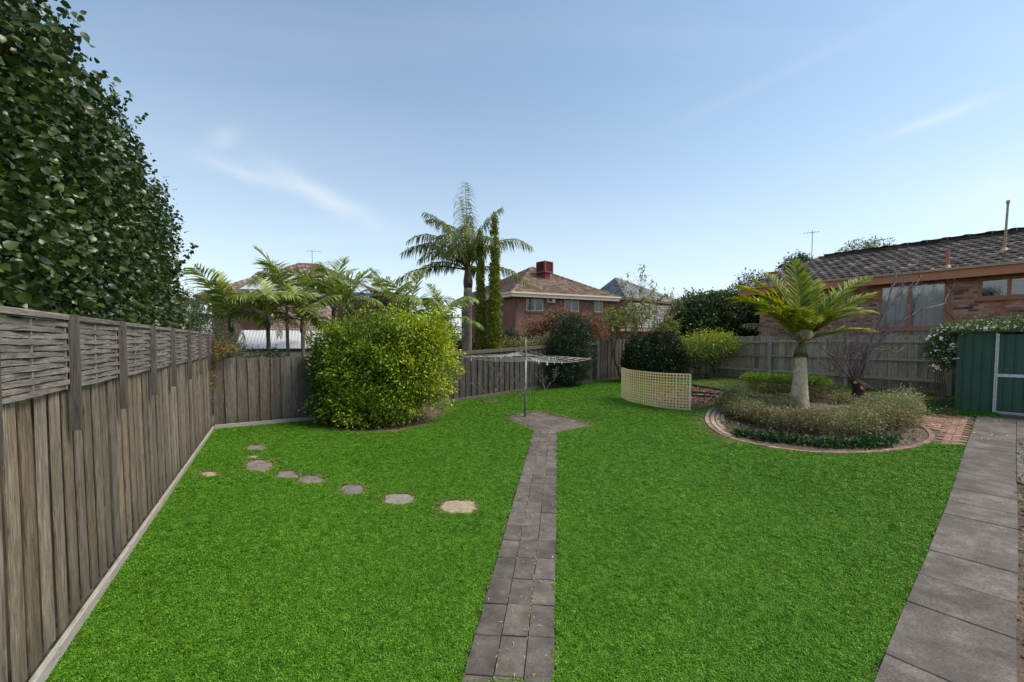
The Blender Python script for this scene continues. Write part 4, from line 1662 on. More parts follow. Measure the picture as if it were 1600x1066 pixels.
for j in range(nh):
    zz_ = 0.035 + (LH - 0.05) * j / (nh - 1)
    wd = 0.024 if j in (0, nh - 1) else 0.0165
    V, F = [], []
    for i, p in enumerate(pts):
        a = pts[max(i - 1, 0)]
        b = pts[min(i + 1, len(pts) - 1)]
        t = (b - a).normalized()
        nr = Vector((-t.y, t.x, 0))
        z = Hf(p) + 0.02 + zz_
        for (o_, dz_) in ((0.0005, -wd), (0.0005, wd), (0.010, wd), (0.010, -wd)):
            q = p + nr * o_
            V.append((q.x - O.x, q.y - O.y, z + dz_ - O.z))
    for i in range(len(pts) - 1):
        for e in range(4):
            e2 = (e + 1) % 4
            F.append((i * 4 + e, i * 4 + e2, (i + 1) * 4 + e2, (i + 1) * 4 + e))
    F += [(3, 2, 1, 0), tuple((len(pts) - 1) * 4 + e for e in range(4))]
    part('slat', make_mesh('slat', V, F, 'lattice_wood'), lt)


# ------------------------------------------------------------------ mulch bed edging, chips, timber post
def edging_board(px0, px1, h, mat, label, thick=0.05):
    a, b = Vector(at(*px0)), Vector(at(*px1))
    d = b - a
    L = Vector((d.x, d.y, 0)).length
    mb = MB()
    mb.bbox(0, L, -thick / 2, thick / 2, -0.03, h, 0.006)
    return single('edging_board', mb.mesh('edging_board', mat), label, 'garden edging', (a.x, a.y, min(a.z, b.z)), (0, -math.atan2(b.z - a.z, L), math.atan2(d.y, d.x)), group='edging boards of the mulch bed')


edging_board((1072, 602.5), (1137, 612.5), 0.12, 'bed_edging', 'dark green edging board along the back of the mulch bed')
edging_board((1079, 614.5), (1124, 618.5), 0.09, 'bed_edging', 'dark edging board behind the pale sand strip')
edging_board((1079, 620), (1119, 622.5), 0.09, 'bed_edging', 'dark edging board in front of the pale sand strip')
ground_sheet('sand_strip', [at2(1079, 619.5), at2(1120, 622), at2(1124, 619), at2(1079, 615)], 'dry_sand', 0.014, 'strip of pale sand between two edging boards')


def scatter_poly(poly, n, rng):
    P = np.array(poly)
    lo, hi = P.min(0), P.max(0)
    out = np.zeros((0, 2))
    while len(out) < n:
        q = lo + rng.random((n * 2, 2)) * (hi - lo)
        out = np.concatenate([out, q[pip(q[:, 0], q[:, 1], poly)]])
    return out[:n]


def litter(name, poly, n, L, W, mat, label, seed, dz=0.02, tilt=0.25):
    rng_ = np.random.default_rng(seed)
    q = scatter_poly(poly, n, rng_)
    P = np.stack([q[:, 0], q[:, 1], hgt(q[:, 0], q[:, 1]) + dz + rng_.random(n) * 0.01], 1)
    D = rng_.normal(size=(n, 3)) * [1, 1, tilt]
    Lr = L * (0.5 + rng_.random(n))
    V, F, r_ = leaves(P, D, Lr, Lr * W, LEAF2, rng_, 0.9)
    o = single(name, make_mesh(name, V, F, mat, r_), label, None, kind='stuff')
    return o


litter('bark_mulch', mulch_poly, 5200, 0.075, 0.5, 'mulch_chip', 'red brown bark chips covering the mulch bed', 1, 0.012, 0.5)
litter('leaf_litter', bush_base, 1500, 0.06, 0.45, 'mulch_chip', 'fallen leaves on the bare soil under the big bush', 2, 0.012)
strip = [tuple((rpl[0] + rdir * s_ + rperp * o_)[:2]) for s_, o_ in ((-1, WID + .02), (9.5, WID + 0.02), (9.5, WID + .5), (-1, WID + 0.6))]
litter('leaf_litter', strip, 1500, 0.05, 0.5, 'mulch_chip', 'dead leaves on the dark soil strip right of the side path', 3, 0.012, 0.5)
pet = [at2(1430, 652), at2(1470, 640), at2(1560, 656), at2(1590, 690), at2(1500, 692), at2(1440, 668)]
litter('fallen_petals', pet, 75, 0.035, 0.8, 'petal', 'white petals fallen on the paving by the shed', 4, 0.03, 0.3)
pet2 = [at2(1380, 640), at2(1400, 618), at2(1488, 618), at2(1490, 642), at2(1440, 648)]
litter('fallen_petals', pet2, 120, 0.04, 0.8, 'petal', 'white petals fallen on the rough grass left of the shed', 5, 0.05, 0.3)
for k, hole in enumerate(stone_poly):
    litter('grass_clippings', hole, [70, 60, 110, 60, 60, 50, 110, 520, 60][k], 0.035, 0.14, 'dry_grass', ['dry straw on the farthest stepping stone', 'dry straw on the largest double stepping stone', 'dry straw on the stone near the left fence', 'dry straw on the stone right of the double one', 'dry straw on the fourth stepping stone from the path', 'dry straw on the round dark stepping stone', 'dry straw on the pale grey stepping stone', 'mat of dry straw covering the sandy stone nearest the path', 'dry straw on the small sliver of stone'][k], 500 + k, 0.012, 0.15)
litter('grass_clippings', path_poly, 260, 0.035, 0.16, 'dry_grass', 'dry straw clippings on the central paver path', 6, 0.022, 0.1)
litter('grass_clippings', pad_poly, 500, 0.045, 0.14, 'dry_grass', 'dry straw clippings on the clothesline pad', 7, 0.018, 0.1)
jr = np.random.default_rng(8)
# straw caught in the joints between pavers
JP, JD = [], []
for i in range(1500):
    c_ = jr.choice([1 / 3, 2 / 3, 1.0, 0.0], p=[.36, .4, .12, .12])
    yv = pl[0].y - 0.2 + jr.random() ** 0.8 * (pl[-1].y - pl[0].y + 0.2)
    if math.sin(yv * 2.1 + c_ * 9) + jr.normal() * 0.6 < 0:
        continue
    p = path_pt(c_ + jr.normal() * 0.008, yv)
    JP.append((p.x, p.y, p.z + 0.016))
    JD.append((0.2 * jr.normal() + 0.1, 1, 0.08 * jr.normal()))
JP, JD = np.array(JP), np.array(JD)
V, F, r_ = leaves(JP, JD, 0.03 + 0.03 * jr.random(len(JP)), 0.005, LEAF2, jr, 0.9)
single('grass_clippings', make_mesh('grass_clippings', V, F, 'dry_grass', r_), 'straw caught in the joints between the pavers', None, kind='stuff')
# thin timber stake by the box hedge
v0 = at(1176, 593)
mb = MB()
mb.bbox(-0.04, 0.04, -0.04, 0.04, -0.1, 0.95, 0.01)
single('timber_stake', mb.mesh('timber_stake', 'wood_rail'), 'short pale timber stake at the corner of the square box hedge', 'stake', tuple(v0))

# ------------------------------------------------------------------ clothesline
hb = at(820.5, 651.5)
hoist = thing('rotary_clothesline', 'grey rotary clothesline with empty wires standing on the paver pad', 'clothesline', tuple(hb))
topz = pt(820.5, 527, hb.y).z - hb.z
armz = pt(820.5, 556.5, hb.y).z - hb.z
mb = MB()
mb.tube([(0, 0, -0.05), (0.004, 0, 0.5), (0.01, 0, armz * 0.94)], [0.036, 0.034, 0.033], 12)
part('pole', mb.mesh('pole', 'pole_metal', True), hoist)
mb = MB()
mb.tube([(0.01, 0, armz * 0.93), (0.012, 0, topz)], [0.022, 0.02], 10)
part('mast', mb.mesh('mast', 'galv_old', True), hoist)
mb = MB()
mb.tube([(0.01, 0, armz - 0.05), (0.011, 0, armz + 0.05)], [0.042, 0.042], 12)
mb.tube([(0.012, 0, topz - 0.03), (0.012, 0, topz)], [0.034, 0.034], 10)
part('hub', mb.mesh('hub', 'galv_old', False), hoist)
mb = MB()
mb.box(-0.045, 0.05, -0.05, 0.05, 0.70, 0.86)
mb.tube([(0.03, -0.04, 0.78), (0.14, -0.06, 0.79)], 0.013, 6)
mb.tube([(0.14, -0.06, 0.80), (0.15, -0.065, 0.60)], 0.011, 6)
part('crank', mb.mesh('crank', 'pole_metal'), hoist)
AR = 1.95
a0 = R(4)
tips = []
tiltv = Vector((0.03, 0.0, 1)).normalized()
for k in range(4):
    a_ = a0 + k * PI / 2
    t = Vector((math.cos(a_) * AR, math.sin(a_) * AR, armz - 0.03 + [-.06, .10, .04, -.02][k]))
    tips.append(t)
    mb = MB()
    mb.tube([(0.01, 0, armz), t * 0.5 + Vector((0, 0, armz * 0.5 + .03)), t], [0.014, 0.013, 0.012], 6)
    part('arm', mb.mesh('arm', 'galv_old', True), hoist)
    mb = MB()
    mb.tube([Vector((0.01, 0, armz + (topz - armz) * .35)), Vector((0, 0, 0)).lerp(t, 0.35) + Vector((0, 0, 0.65 * armz + 0.01))], 0.005, 5)
    part('stay', mb.mesh('stay', 'galv_old', True), hoist)
    tt = t.normalized()
    pe = Vector((-math.sin(a_), math.cos(a_), 0))
    mb = MB()
    mb.tube([t - pe * 0.1 + Vector((0, 0, .05)), t + Vector((0, 0, -.04)), t + pe * 0.1 + Vector((0, 0, .05))], 0.008, 5)
    part('arm_end', mb.mesh('arm_end', 'galv_old', True), hoist)
lines = []
for r_ in range(6):
    f = 1.0 - r_ * 0.135
    for k in range(4):
        a, b = tips[k] * f + Vector((0, 0, armz * (1 - f))), tips[(k + 1) % 4] * f + Vector((0, 0, armz * (1 - f)))
        P_ = [a.lerp(b, t) + Vector((0, 0, -0.075 * f * 4 * t * (1 - t))) for t in np.linspace(0, 1, 9)]
        lines.append(P_)
        mb = MB()
        mb.tube(P_, 0.0046, 4)
        part('line', mb.mesh('line', 'wire', True), hoist)
rg_ = random.Random(21)
pegm = {}
for cn in ('orange', 'white', 'blue', 'pink'):
    mb = MB()
    mb.box(-0.011, -0.001, -0.008, 0.008, -0.078, 0.018)
    mb.box(0.001, 0.011, -0.008, 0.008, -0.078, 0.018)
    mb.box(-0.014, 0.014, -0.003, 0.003, -0.032, -0.024)
    pegm[cn] = mb.mesh('peg', 'peg_' + cn)
for i, cn in enumerate(['orange'] * 8 + ['white'] * 11 + ['blue'] * 5 + ['pink'] * 3):
    P_ = lines[rg_.randrange(0, 20)]
    t = rg_.uniform(0.05, 0.95) * 8
    k = int(t)
    q = P_[k].lerp(P_[k + 1], t - k) + hb
    single('clothes_peg', pegm[cn], {'orange': 'orange plastic clothes peg clipped on a line of the clothesline', 'white': 'white plastic clothes peg clipped on a line of the clothesline', 'blue': 'light blue plastic clothes peg on the clothesline', 'pink': 'faded pink clothes peg on the clothesline'}[cn],
           'peg', tuple(q), (rg_.uniform(-.2, .2), 0, rg_.uniform(0, 3.1)), group={'orange': 'orange pegs on the clothesline', 'white': 'white pegs on the clothesline', 'blue': 'blue pegs on the clothesline', 'pink': 'pink pegs on the clothesline'}[cn])

# ------------------------------------------------------------------ shed
sh0 = at(1492, 640.5)
shd = Vector((0.68, -0.735, 0)).normalized()
san = math.atan2(shd.y, shd.x)
shed = thing('garden_shed', 'dark green ribbed metal garden shed with galvanised door frame', 'shed', tuple(sh0), san)
SHH = pt(1493, 520.5, sh0.y).z - sh0.z
# local x to the right along the front, local y into the shed
SW, SD = 2.6, 1.9


def to_s(px, py):
    p = on_plane(px, py, sh0, Vector((-shd.y, shd.x, 0)))
    d = p - sh0
    return d.dot(shd), d.z


jx0 = to_s(1555, 590)[0]
rail_z = to_s(1580, 587)[1]


def ribbed(x0, x1, z0, z1, y=0.0, pitch=0.165, depth=0.02, nrm=-1):
    """sheet with raised narrow ribs facing the front"""
    V, F = [], []
    xs_ = [x0]
    prof = [(x0, 0)]
    x = x0 + 0.10
    while x + 0.05 < x1:
        prof += [(x, 0), (x + 0.008, depth), (x + 0.03, depth), (x + 0.038, 0)]
        x += pitch
    prof.append((x1, 0))
    for (x, d) in prof:
        V += [(x, y + nrm * d, z0), (x, y + nrm * d, z1), (x, y + 0.01, z0), (x, y + 0.01, z1)]
    for i in range(len(prof) - 1):
        a = i * 4
        F += [(a, a + 4, a + 5, a + 1), (a + 2, a + 3, a + 7, a + 6)]
    return V, F


V, F = ribbed(0.0, jx0 - 0.02, 0.02, SHH)
part('wall_panel', make_mesh('wall_panel', V, F, 'shed_green'), shed)
mb = MB()
mb.box(0.0, 0.012, 0.012, SD, 0.0, SHH).box(0.0, SW, SD, SD + 0.012, 0, SHH + 0.12).box(SW, SW + 0.012, 0.012, SD, 0, SHH)
part('side_wall', mb.mesh('side_wall', 'shed_green'), shed)
mb = MB()
mb.box(-0.012, 0.018, -0.026, 0.004, 0.0, SHH)
part('corner_trim', mb.mesh('corner_trim', 'shed_green'), shed)
mb = MB()
mb.add([(-0.07, -0.09, SHH + 0.005), (SW + 0.07, -0.09, SHH + 0.005), (SW + .07, SD + .1, SHH + 0.13), (-.07, SD + .1, SHH + .13), (-0.07, -0.09, SHH + 0.045), (SW + 0.07, -0.09, SHH + 0.045), (SW + .07, SD + .1, SHH + 0.17), (-.07, SD + .1, SHH + .17)],
       [(0, 3, 2, 1), (4, 5, 6, 7), (0, 1, 5, 4), (1, 2, 6, 5), (2, 3, 7, 6), (3, 0, 4, 7)])
part('roof', mb.mesh('roof', 'shed_dark'), shed)
mb = MB()
mb.box(-0.02, jx0 + 1.2, -0.03, 0.0, -0.03, 0.018)
part('base_rail', mb.mesh('base_rail', 'galv'), shed)
dr_ = part('door', make_mesh('door', *ribbed(jx0 + 0.03, jx0 + 1.0, 0.05, SHH - 0.04, -0.012), 'shed_green'), shed)
mb = MB()
mb.box(jx0 - 0.022, jx0 + 0.004, -0.040, -0.001, 0.0, SHH - 0.01)
part('door_jamb', mb.mesh('door_jamb', 'galv'), shed)
mb = MB()
mb.box(jx0 + 0.010, jx0 + 0.036, -0.050, -0.012, 0.03, SHH - 0.03)
mb.box(jx0 + 0.037, jx0 + 1.0, -0.046, -0.034, 0.03, 0.055)
part('door_frame', mb.mesh('door_frame', 'galv'), dr_)
mb = MB()
mb.box(jx0 + 0.010, jx0 + 1.0, -0.060, -0.051, rail_z - 0.04, rail_z + 0.035)
mb.box(jx0 + 0.03, jx0 + 0.10, -0.066, -0.061, rail_z - 0.02, rail_z + 0.015)
part('door_rail', mb.mesh('door_rail', 'galv'), dr_)
mb = MB()
mb.box(jx0 + 1.005, SW, 0.0, 0.012, 0.02, SHH)
part('wall_panel', mb.mesh('wall_panel', 'shed_green'), shed)


# ------------------------------------------------------------------ houses
def roof_tiles(name, eave0, eave1, top, mat, parent, tw=0.30, ch=0.34, th=0.035, roll=0.025, M=None, kind='stuff', seed=0, tiles=True):
    """tiles laid over the flat polygon eave0, eave1, top...; local coordinates of the parent"""
    e0, e1 = Vector(eave0), Vector(eave1)
    tops = [Vector(t) for t in top]
    u = (e1 - e0).normalized()
    n = u.cross(tops[0] - e0).normalized()
    if n.z < 0:
        n = -n
    v = n.cross(u).normalized()
    if v.z < 0:
        v = -v
    poly = [((p - e0).dot(u), (p - e0).dot(v)) for p in [e0, e1] + tops]
    Pn = np.array(poly)
    lo, hi = Pn.min(0), Pn.max(0)
    rng_ = np.random.default_rng(seed)
    i0, i1 = int(lo[0] // tw) - 1, int(hi[0] // tw) + 2
    j1 = int(hi[1] // ch) + 1
    I, J = np.meshgrid(np.arange(i0, i1), np.arange(0, j1))
    I, J = I.ravel(), J.ravel()
    cxx = (I + 0.5 + 0.5 * (J % 2)) * tw
    cyy = (J + 0.5) * ch
    ok = pip(cxx, cyy, poly)
    cxx, cyy = cxx[ok], cyy[ok]
    m_ = len(cxx)
    prof = np.array([(-.5, roll * 0.9), (-.30, roll), (-.18, 0), (.28, 0), (.5, roll * 0.9)])
    k = len(prof)
    tv = []
    for (yy_, lift) in ((-ch / 2 - 0.03, th), (ch / 2, 0.008)):
        for (x_, z_) in prof:
            tv.append((x_ * tw * 0.995, yy_, z_ + lift))
    for (x_, z_) in prof:
        tv.append((x_ * tw * 0.995, -ch / 2 - 0.03, z_ * 0.9))
    tv = np.array(tv)
    tf = []
    for a in range(k - 1):
        tf.append((a, a + 1, k + a + 1, k + a))
        tf.append((2 * k + a, 2 * k + a + 1, a + 1, a))
    tf = np.array(tf)
    jz = rng_.normal(size=m_) * 0.004
    loc = tv[None] + np.stack([cxx, cyy, jz], 1)[:, None, :]
    e0a, ua, va, na = [np.array(q) for q in (e0, u, v, n)]
    V = e0a + loc[..., 0:1] * ua + loc[..., 1:2] * va + loc[..., 2:3] * na
    F = tf[None] + (np.arange(m_) * len(tv))[:, None, None]
    r_ = rng_.random(m_) ** 1.2
    if tiles:
        me = make_mesh(name, V.reshape(-1, 3), F.reshape(-1, 4), mat, np.repeat(r_, len(tf)))
        part(name, me, parent, kind=kind)
    # the deck below
    mb = MB()
    P = [e0] + [e1] + tops
    q = [p - n * 0.02 for p in P]
    q2 = [p - n * 0.08 for p in P]
    m2 = len(P)
    mb.add(q + q2, [tuple(range(m2)), tuple(range(2 * m2 - 1, m2 - 1, -1))] + [(i, i + m2, (i + 1) % m2 + m2, (i + 1) % m2) for i in range(m2)])
    part('roof_deck', mb.mesh('roof_deck', mat, attr=True), parent)
    return n


def caps(name, a, b, mat, parent, r=0.13, step=0.4, seed=0):
    """half-round ridge or hip caps, one after the other"""
    a, b = Vector(a), Vector(b)
    L = (b - a).length
    n = max(1, int(L / step))
    d = (b - a).normalized()
    s_ = d.cross(Vector((0, 0, 1))).normalized()
    w = s_.cross(d).normalized()
    mb = MB()
    rg2 = random.Random(seed)
    for i in range(n):
        p0, p1 = a + d * (L * i / n - 0.02), a + d * (L * (i + 1) / n)
        V, F = [], []
        for (p, rr1, lift) in ((p0, r * 1.06, 0.02), (p1, r * 0.95, 0.0)):
            for k in range(5):
                an_ = PI * k / 4
                V.append(p + s_ * math.cos(an_) * rr1 + w * (math.sin(an_) * rr1 * 0.75 + lift - 0.03))
        F = [(k, k + 1, k + 6, k + 5) for k in range(4)] + [(4, 3, 2, 1, 0)]
        mb.add(V, F, rg2.random())
    part(name, mb.mesh(name, mat, attr=True), parent, kind='stuff')


def uv_wall(name, p0, p1, z0, z1, mat, parent, thick=0.1, inward=(0, 1, 0)):
    """brick wall slab with UVs in metres"""
    p0, p1 = Vector(p0), Vector(p1)
    iv = Vector(inward) * thick
    d = (p1 - p0).length
    V = [(p0.x, p0.y, z0), (p1.x, p1.y, z0), (p1.x, p1.y, z1), (p0.x, p0.y, z1)]
    V += [(x + iv.x, y + iv.y, z) for x, y, z in V]
    F = [(0, 1, 2, 3), (7, 6, 5, 4), (0, 4, 5, 1), (1, 5, 6, 2), (2, 6, 7, 3), (3, 7, 4, 0)]
    me = make_mesh(name, V, F, mat)
    uv = me.uv_layers.new(name='UVMap')
    uvs = {0: (0, z0), 1: (d, z0), 2: (d, z1), 3: (0, z1)}
    for poly in me.polygons:
        for li in poly.loop_indices:
            vi = me.loops[li].vertex_index % 4
            uv.data[li].uv = uvs[vi]
    return part(name, me, parent)


# --- right brick house
hu = Vector((0.61, -0.79, 0)).normalized()        # along the front, to the right
hn = Vector((-hu.y, hu.x, 0)).normalized()        # into the house
if hn.y < 0:
    hn = -hn
Gp = Vector((14.2, 13.6, 0))
Gq = G2 + gdir * 0.0
W0 = Vector((G2.x, G2.y, 0)) + hn * 2.5
W0.z = 0.62
han = math.atan2(hu.y, hu.x)
rh_ = thing('brick_house', 'red brown brick house with dark tiled roof and rust brown fascia behind the right fence', 'house', tuple(W0), han)


def hs(px, py, off=0.0):
    """where the sight line through a pixel meets the front wall plane shifted out by off: (along, height)"""
    p = on_plane(px, py, W0 - hn * off, hn)
    d = p - W0
    return d.dot(hu), d.z


OV = 0.6
ex0, ez0 = hs(1158, 449, OV)
_, ezt = hs(1490, 423.5, OV)
_, ezb = hs(1490, 437.5, OV)
_, ezl = hs(1300, 437, OV)
EZ = (ezt + ezl) / 2
EX0 = ex0
EX1 = 12.0
HD = 4.2
p_r = on_plane(1490, 376, W0 + hn * (HD - OV), hn)
RZ = p_r.z - W0.z
RX0 = (on_plane(1280, 404, W0 + hn * (HD - OV), hn) - W0).dot(hu)
roof = (( EX0, -OV, EZ), (EX1, -OV, EZ), (EX1, HD - OV, RZ), (RX0, HD - OV, RZ))
roof_tiles('roof_tile', roof[0], roof[1], roof[2:], 'tile_dark', rh_, 0.30, 0.33, 0.03, 0.02, seed=3)
roof_tiles('roof_tile', (EX0, 2 * HD - OV, EZ), (EX0, -OV, EZ), [(RX0, HD - OV, RZ)], 'tile_dark', rh_, 0.30, 0.33, 0.04, 0.03, seed=4)
roof_tiles('roof_tile', (EX1, 2 * HD - OV, EZ), (EX0, 2 * HD - OV, EZ), [(RX0, HD - OV, RZ), (EX1, HD - OV, RZ)], 'tile_dark', rh_, 0.6, 0.6, 0.04, 0.03, seed=5)
caps('ridge_cap', (RX0, HD - OV, RZ), (EX1, HD - OV, RZ), 'tile_dark', rh_, 0.14, 0.42, 1)
caps('hip_cap', (EX0, -OV, EZ), (RX0, HD - OV, RZ), 'tile_dark', rh_, 0.13, 0.42, 2)
caps('hip_cap', (EX0, 2 * HD - OV, EZ), (RX0, HD - OV, RZ), 'tile_dark', rh_, 0.13, 0.42, 2)
FH = ezt - ezb
mb = MB()
mb.box(EX0, EX1, -OV - 0.03, -OV, EZ - FH, EZ + 0.02)
fa = part('fascia', mb.mesh('fascia', 'fascia_brown'), rh_)
mb = MB()
mb.box(EX0 - 0.05, EX1, -OV - 0.12, -OV - 0.031, EZ - 0.02, EZ + 0.045)
part('gutter', mb.mesh('gutter', 'pipe_tan'), rh_)
mb = MB()
mb.box(EX0 - 0.03, EX0, -OV - 0.03, 2 * HD - OV, EZ - FH, EZ + 0.02)
part('fascia', mb.mesh('fascia', 'fascia_brown'), rh_)
mb = MB()
mb.box(EX0 + 0.002, EX1, -OV + 0.002, 0.2, EZ - FH + 0.02, EZ - FH + 0.035)
part('soffit', mb.mesh('soffit', 'soffit'), rh_)
WT = EZ - FH + 0.02
# openings in the front wall, from the photograph
wx0, wz1 = hs(1374, 447)
wx1, wz0 = hs(1478, 513)
_, wzs = hs(1420, 513)
_, wzb = hs(1420, 528)
wmid = hs(1421, 480)[0]
rx0, rz1 = hs(1529, 436)
_, rz0 = hs(1540, 466)
rx1 = rx0 + 2.4
rmid = hs(1577, 450)[0]
_, rz0b = hs(1590, 466)
WX0, WX1 = EX0 + 0.6, EX1 - 0.3
WZ0, WZ1 = hs(1474, 515)[1], WT
WZ0 = (hs(1474, 514)[1] + hs(1395, 513)[1]) / 2
LZ = WZ0 - 1.0
RZ0, RZ1 = hs(1560, 466)[1], hs(1560, 433)[1]
openings = [(wx0, wx1, LZ, WZ1), (rx0, rx1, RZ0, RZ1)]
rngb = np.random.default_rng(4)
# mortar backing
mb = MB()
xsb = sorted([WX0, wx0, wx1, rx0, rx1, WX1])
mb.box(WX0, wx0, 0.006, 0.12, -0.6, WT).box(wx1, rx0, 0.006, 0.12, -0.6, WT).box(rx1, WX1, 0.006, 0.12, -0.6, WT)
mb.box(rx0, rx1, 0.006, 0.12, -0.6, RZ0).box(wx0, wx1, 0.006, 0.12, -0.6, LZ)
if RZ1 < WT:
    mb.box(rx0, rx1, 0.006, 0.12, RZ1, WT)
part('wall', mb.mesh('wall', 'mortar'), rh_)
mb = MB()
for r_ in range(0, 52):
    z0 = -0.3 + r_ * 0.086
    if z0 > WT - 0.03:
        break
    x = WX0 - (0.12 if r_ % 2 else 0)
    while x < WX1:
        a, b = max(x, WX0) + 0.005, min(x + 0.24, WX1) - 0.005
        for (o0, o1, oz0, oz1) in openings:
            if z0 + 0.05 > oz0 and z0 + 0.03 < oz1:
                if a < o1 and b > o0:
                    if a < o0 - 0.03:
                        b = o0
                    elif b > o1 + 0.03:
                        a = o1
                    else:
                        b = a
        if b - a > 0.03:
            y_ = rngb.normal() * 0.0015
            mb.add([(a, y_, z0), (b, y_, z0), (b, y_, z0 + 0.076), (a, y_, z0 + 0.076), (a, .008, z0), (b, .008, z0), (b, .008, z0 + 0.076), (a, .008, z0 + 0.076)],
                   [(0, 1, 2, 3), (0, 4, 5, 1), (3, 2, 6, 7), (0, 3, 7, 4), (1, 5, 6, 2)], float(rngb.random()))
        x += 0.24
part('brick', mb.mesh('brick', 'brick_near', attr=True), rh_, kind='stuff')
uv_wall('end_wall', (WX0, 0.0, 0), (WX0, 2 * HD - 2 * OV, 0), -0.6, WT, 'brick_far', rh_, 0.1, (1, 0, 0))
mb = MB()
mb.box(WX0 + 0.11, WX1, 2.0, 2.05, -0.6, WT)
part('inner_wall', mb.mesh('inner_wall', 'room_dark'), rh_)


def window(parent, x0, x1, z0, z1, fr=0.06, splits=(), mat='frame_brown', y=0.05, curtain=None, sill=True, rails=()):
    mb = MB()
    mb.box(x0, x1, y - 0.06, y + 0.04, z1 - fr, z1).box(x0, x1, y - 0.06, y + 0.04, z0, z0 + fr)
    mb.box(x0, x0 + fr, y - 0.06, y + 0.04, z0 + fr, z1 - fr).box(x1 - fr, x1, y - 0.06, y + 0.04, z0 + fr, z1 - fr)
    w_ = part('window', mb.mesh('window', mat), parent)
    for s_ in splits:
        mb = MB()
        mb.box(s_ - 0.045, s_ + 0.045, y - 0.065, y + 0.035, z0 + fr, z1 - fr)
        part('mullion', mb.mesh('mullion', mat), w_)
    for s_ in rails:
        mb = MB()
        mb.box(x0 + fr, x1 - fr, y - 0.085, y + 0.02, s_ - 0.075, s_ + 0.075)
        part('transom', mb.mesh('transom', mat), w_)
    ed = [x0 + fr] + [s_ for s_ in splits] + [x1 - fr]
    for a, b in zip(ed[:-1], ed[1:]):
        mb = MB()
        mb.box(a, b, y + 0.002, y + 0.008, z0 + fr, z1 - fr)
        part('pane', mb.mesh('pane', 'glass'), w_)
    if sill:
        mb = MB()
        mb.box(x0 - 0.05, x1 + 0.05, y - 0.13, y - 0.061, z0 - 0.07, z0 + 0.02)
        part('sill', mb.mesh('sill', mat), w_)
    if curtain:
        V, F = [], []
        a, b = curtain
        nn = int((b - a) / 0.02)
        rg2 = random.Random(int(a * 100))
        ph = 0
        for i in range(nn + 1):
            x = a + (b - a) * i / nn
            ph += rg2.uniform(0.2, 0.75)
            yy_ = y + 0.13 + 0.045 * math.sin(ph) + 0.02 * math.sin(ph * 0.37)
            V += [(x, yy_, z0 + 0.02), (x, yy_, z1 - 0.05)]
        F = [(2 * i, 2 * i + 2, 2 * i + 3, 2 * i + 1) for i in range(nn)]
        part('curtain', make_mesh('curtain', V, F, 'curtain_cloth', smooth=True), w_)
    return w_


window(rh_, wx0, wx1, LZ, WZ1 - 0.02, 0.08, (wmid,), curtain=(wx0 + 0.05, wx1 - 0.05), rails=(WZ0,))
window(rh_, rx0, rx1, RZ0, RZ1, 0.09, (rmid,), sill=True)
# downpipe right of the big window with its kick
dx0 = hs(1479, 480)[0]
zk = hs(1478, 487)[1]
dx1, zk1 = hs(1494, 502)
mb = MB()
mb.tube([(dx0 + 0.04, -0.55, WT + 0.02), (dx0 + 0.04, -0.06, WT - 0.15), (dx0 + 0.04, -0.05, zk), (dx1 + 0.05, -0.05, zk1), (dx1 + 0.05, -0.05, -0.5)], 0.04, 8)
part('downpipe', mb.mesh('downpipe', 'frame_brown'), rh_)


def on_roof(px, py):
    e0, e1, t1 = Vector(roof[0]), Vector(roof[1]), Vector(roof[2])
    n_l = (e1 - e0).cross(t1 - e0).normalized()
    M = Matrix.Rotation(han, 3, 'Z')
    n_w = M @ n_l
    p0 = W0 + M @ e0
    p = on_plane(px, py, p0, n_w)
    return M.inverted() @ (p - W0)


q = on_roof(1569, 392)
tz = hs(1571, 314, -(q.y))[1]
mb = MB()
mb.tube([(q.x, q.y, q.z - 0.1), (q.x + 0.03, q.y, tz - 0.12)], [0.034, 0.03], 10)
mb.tube([(q.x + 0.03, q.y, tz - 0.12), (q.x + 0.03, q.y, tz)], [0.045, 0.045], 10)
fl_ = part('flue', mb.mesh('flue', 'pipe_tan', False), rh_)
mb = MB()
mb.tube([(q.x, q.y, q.z - 0.04), (q.x, q.y, q.z + 0.10)], [0.16, 0.06], 10)
part('flashing', mb.mesh('flashing', 'pipe_tan'), fl_)
q = on_roof(1480, 418)
mb = MB()
mb.tube([(q.x, q.y, q.z - 0.1), (q.x, q.y, q.z + 0.62)], [0.055, 0.055], 10)
fl_ = part('vent_pipe', mb.mesh('vent_pipe', 'frame_brown'), rh_)
mb = MB()
mb.tube([(q.x, q.y, q.z - 0.04), (q.x, q.y, q.z + 0.08)], [0.15, 0.07], 10)
part('flashing', mb.mesh('flashing', 'pipe_tan'), fl_)
# small chimney peeping over the left hip
q = hs(1211, 428, -3.0)
mb = MB()
mb.box(q[0] - 0.22, q[0] + 0.22, 2.8, 3.3, EZ, q[1] + 0.02).box(q[0] - 0.28, q[0] + 0.28, 2.74, 3.36, q[1] + 0.021, q[1] + 0.09)
part('chimney', mb.mesh('chimney', 'fascia_brown'), rh_)


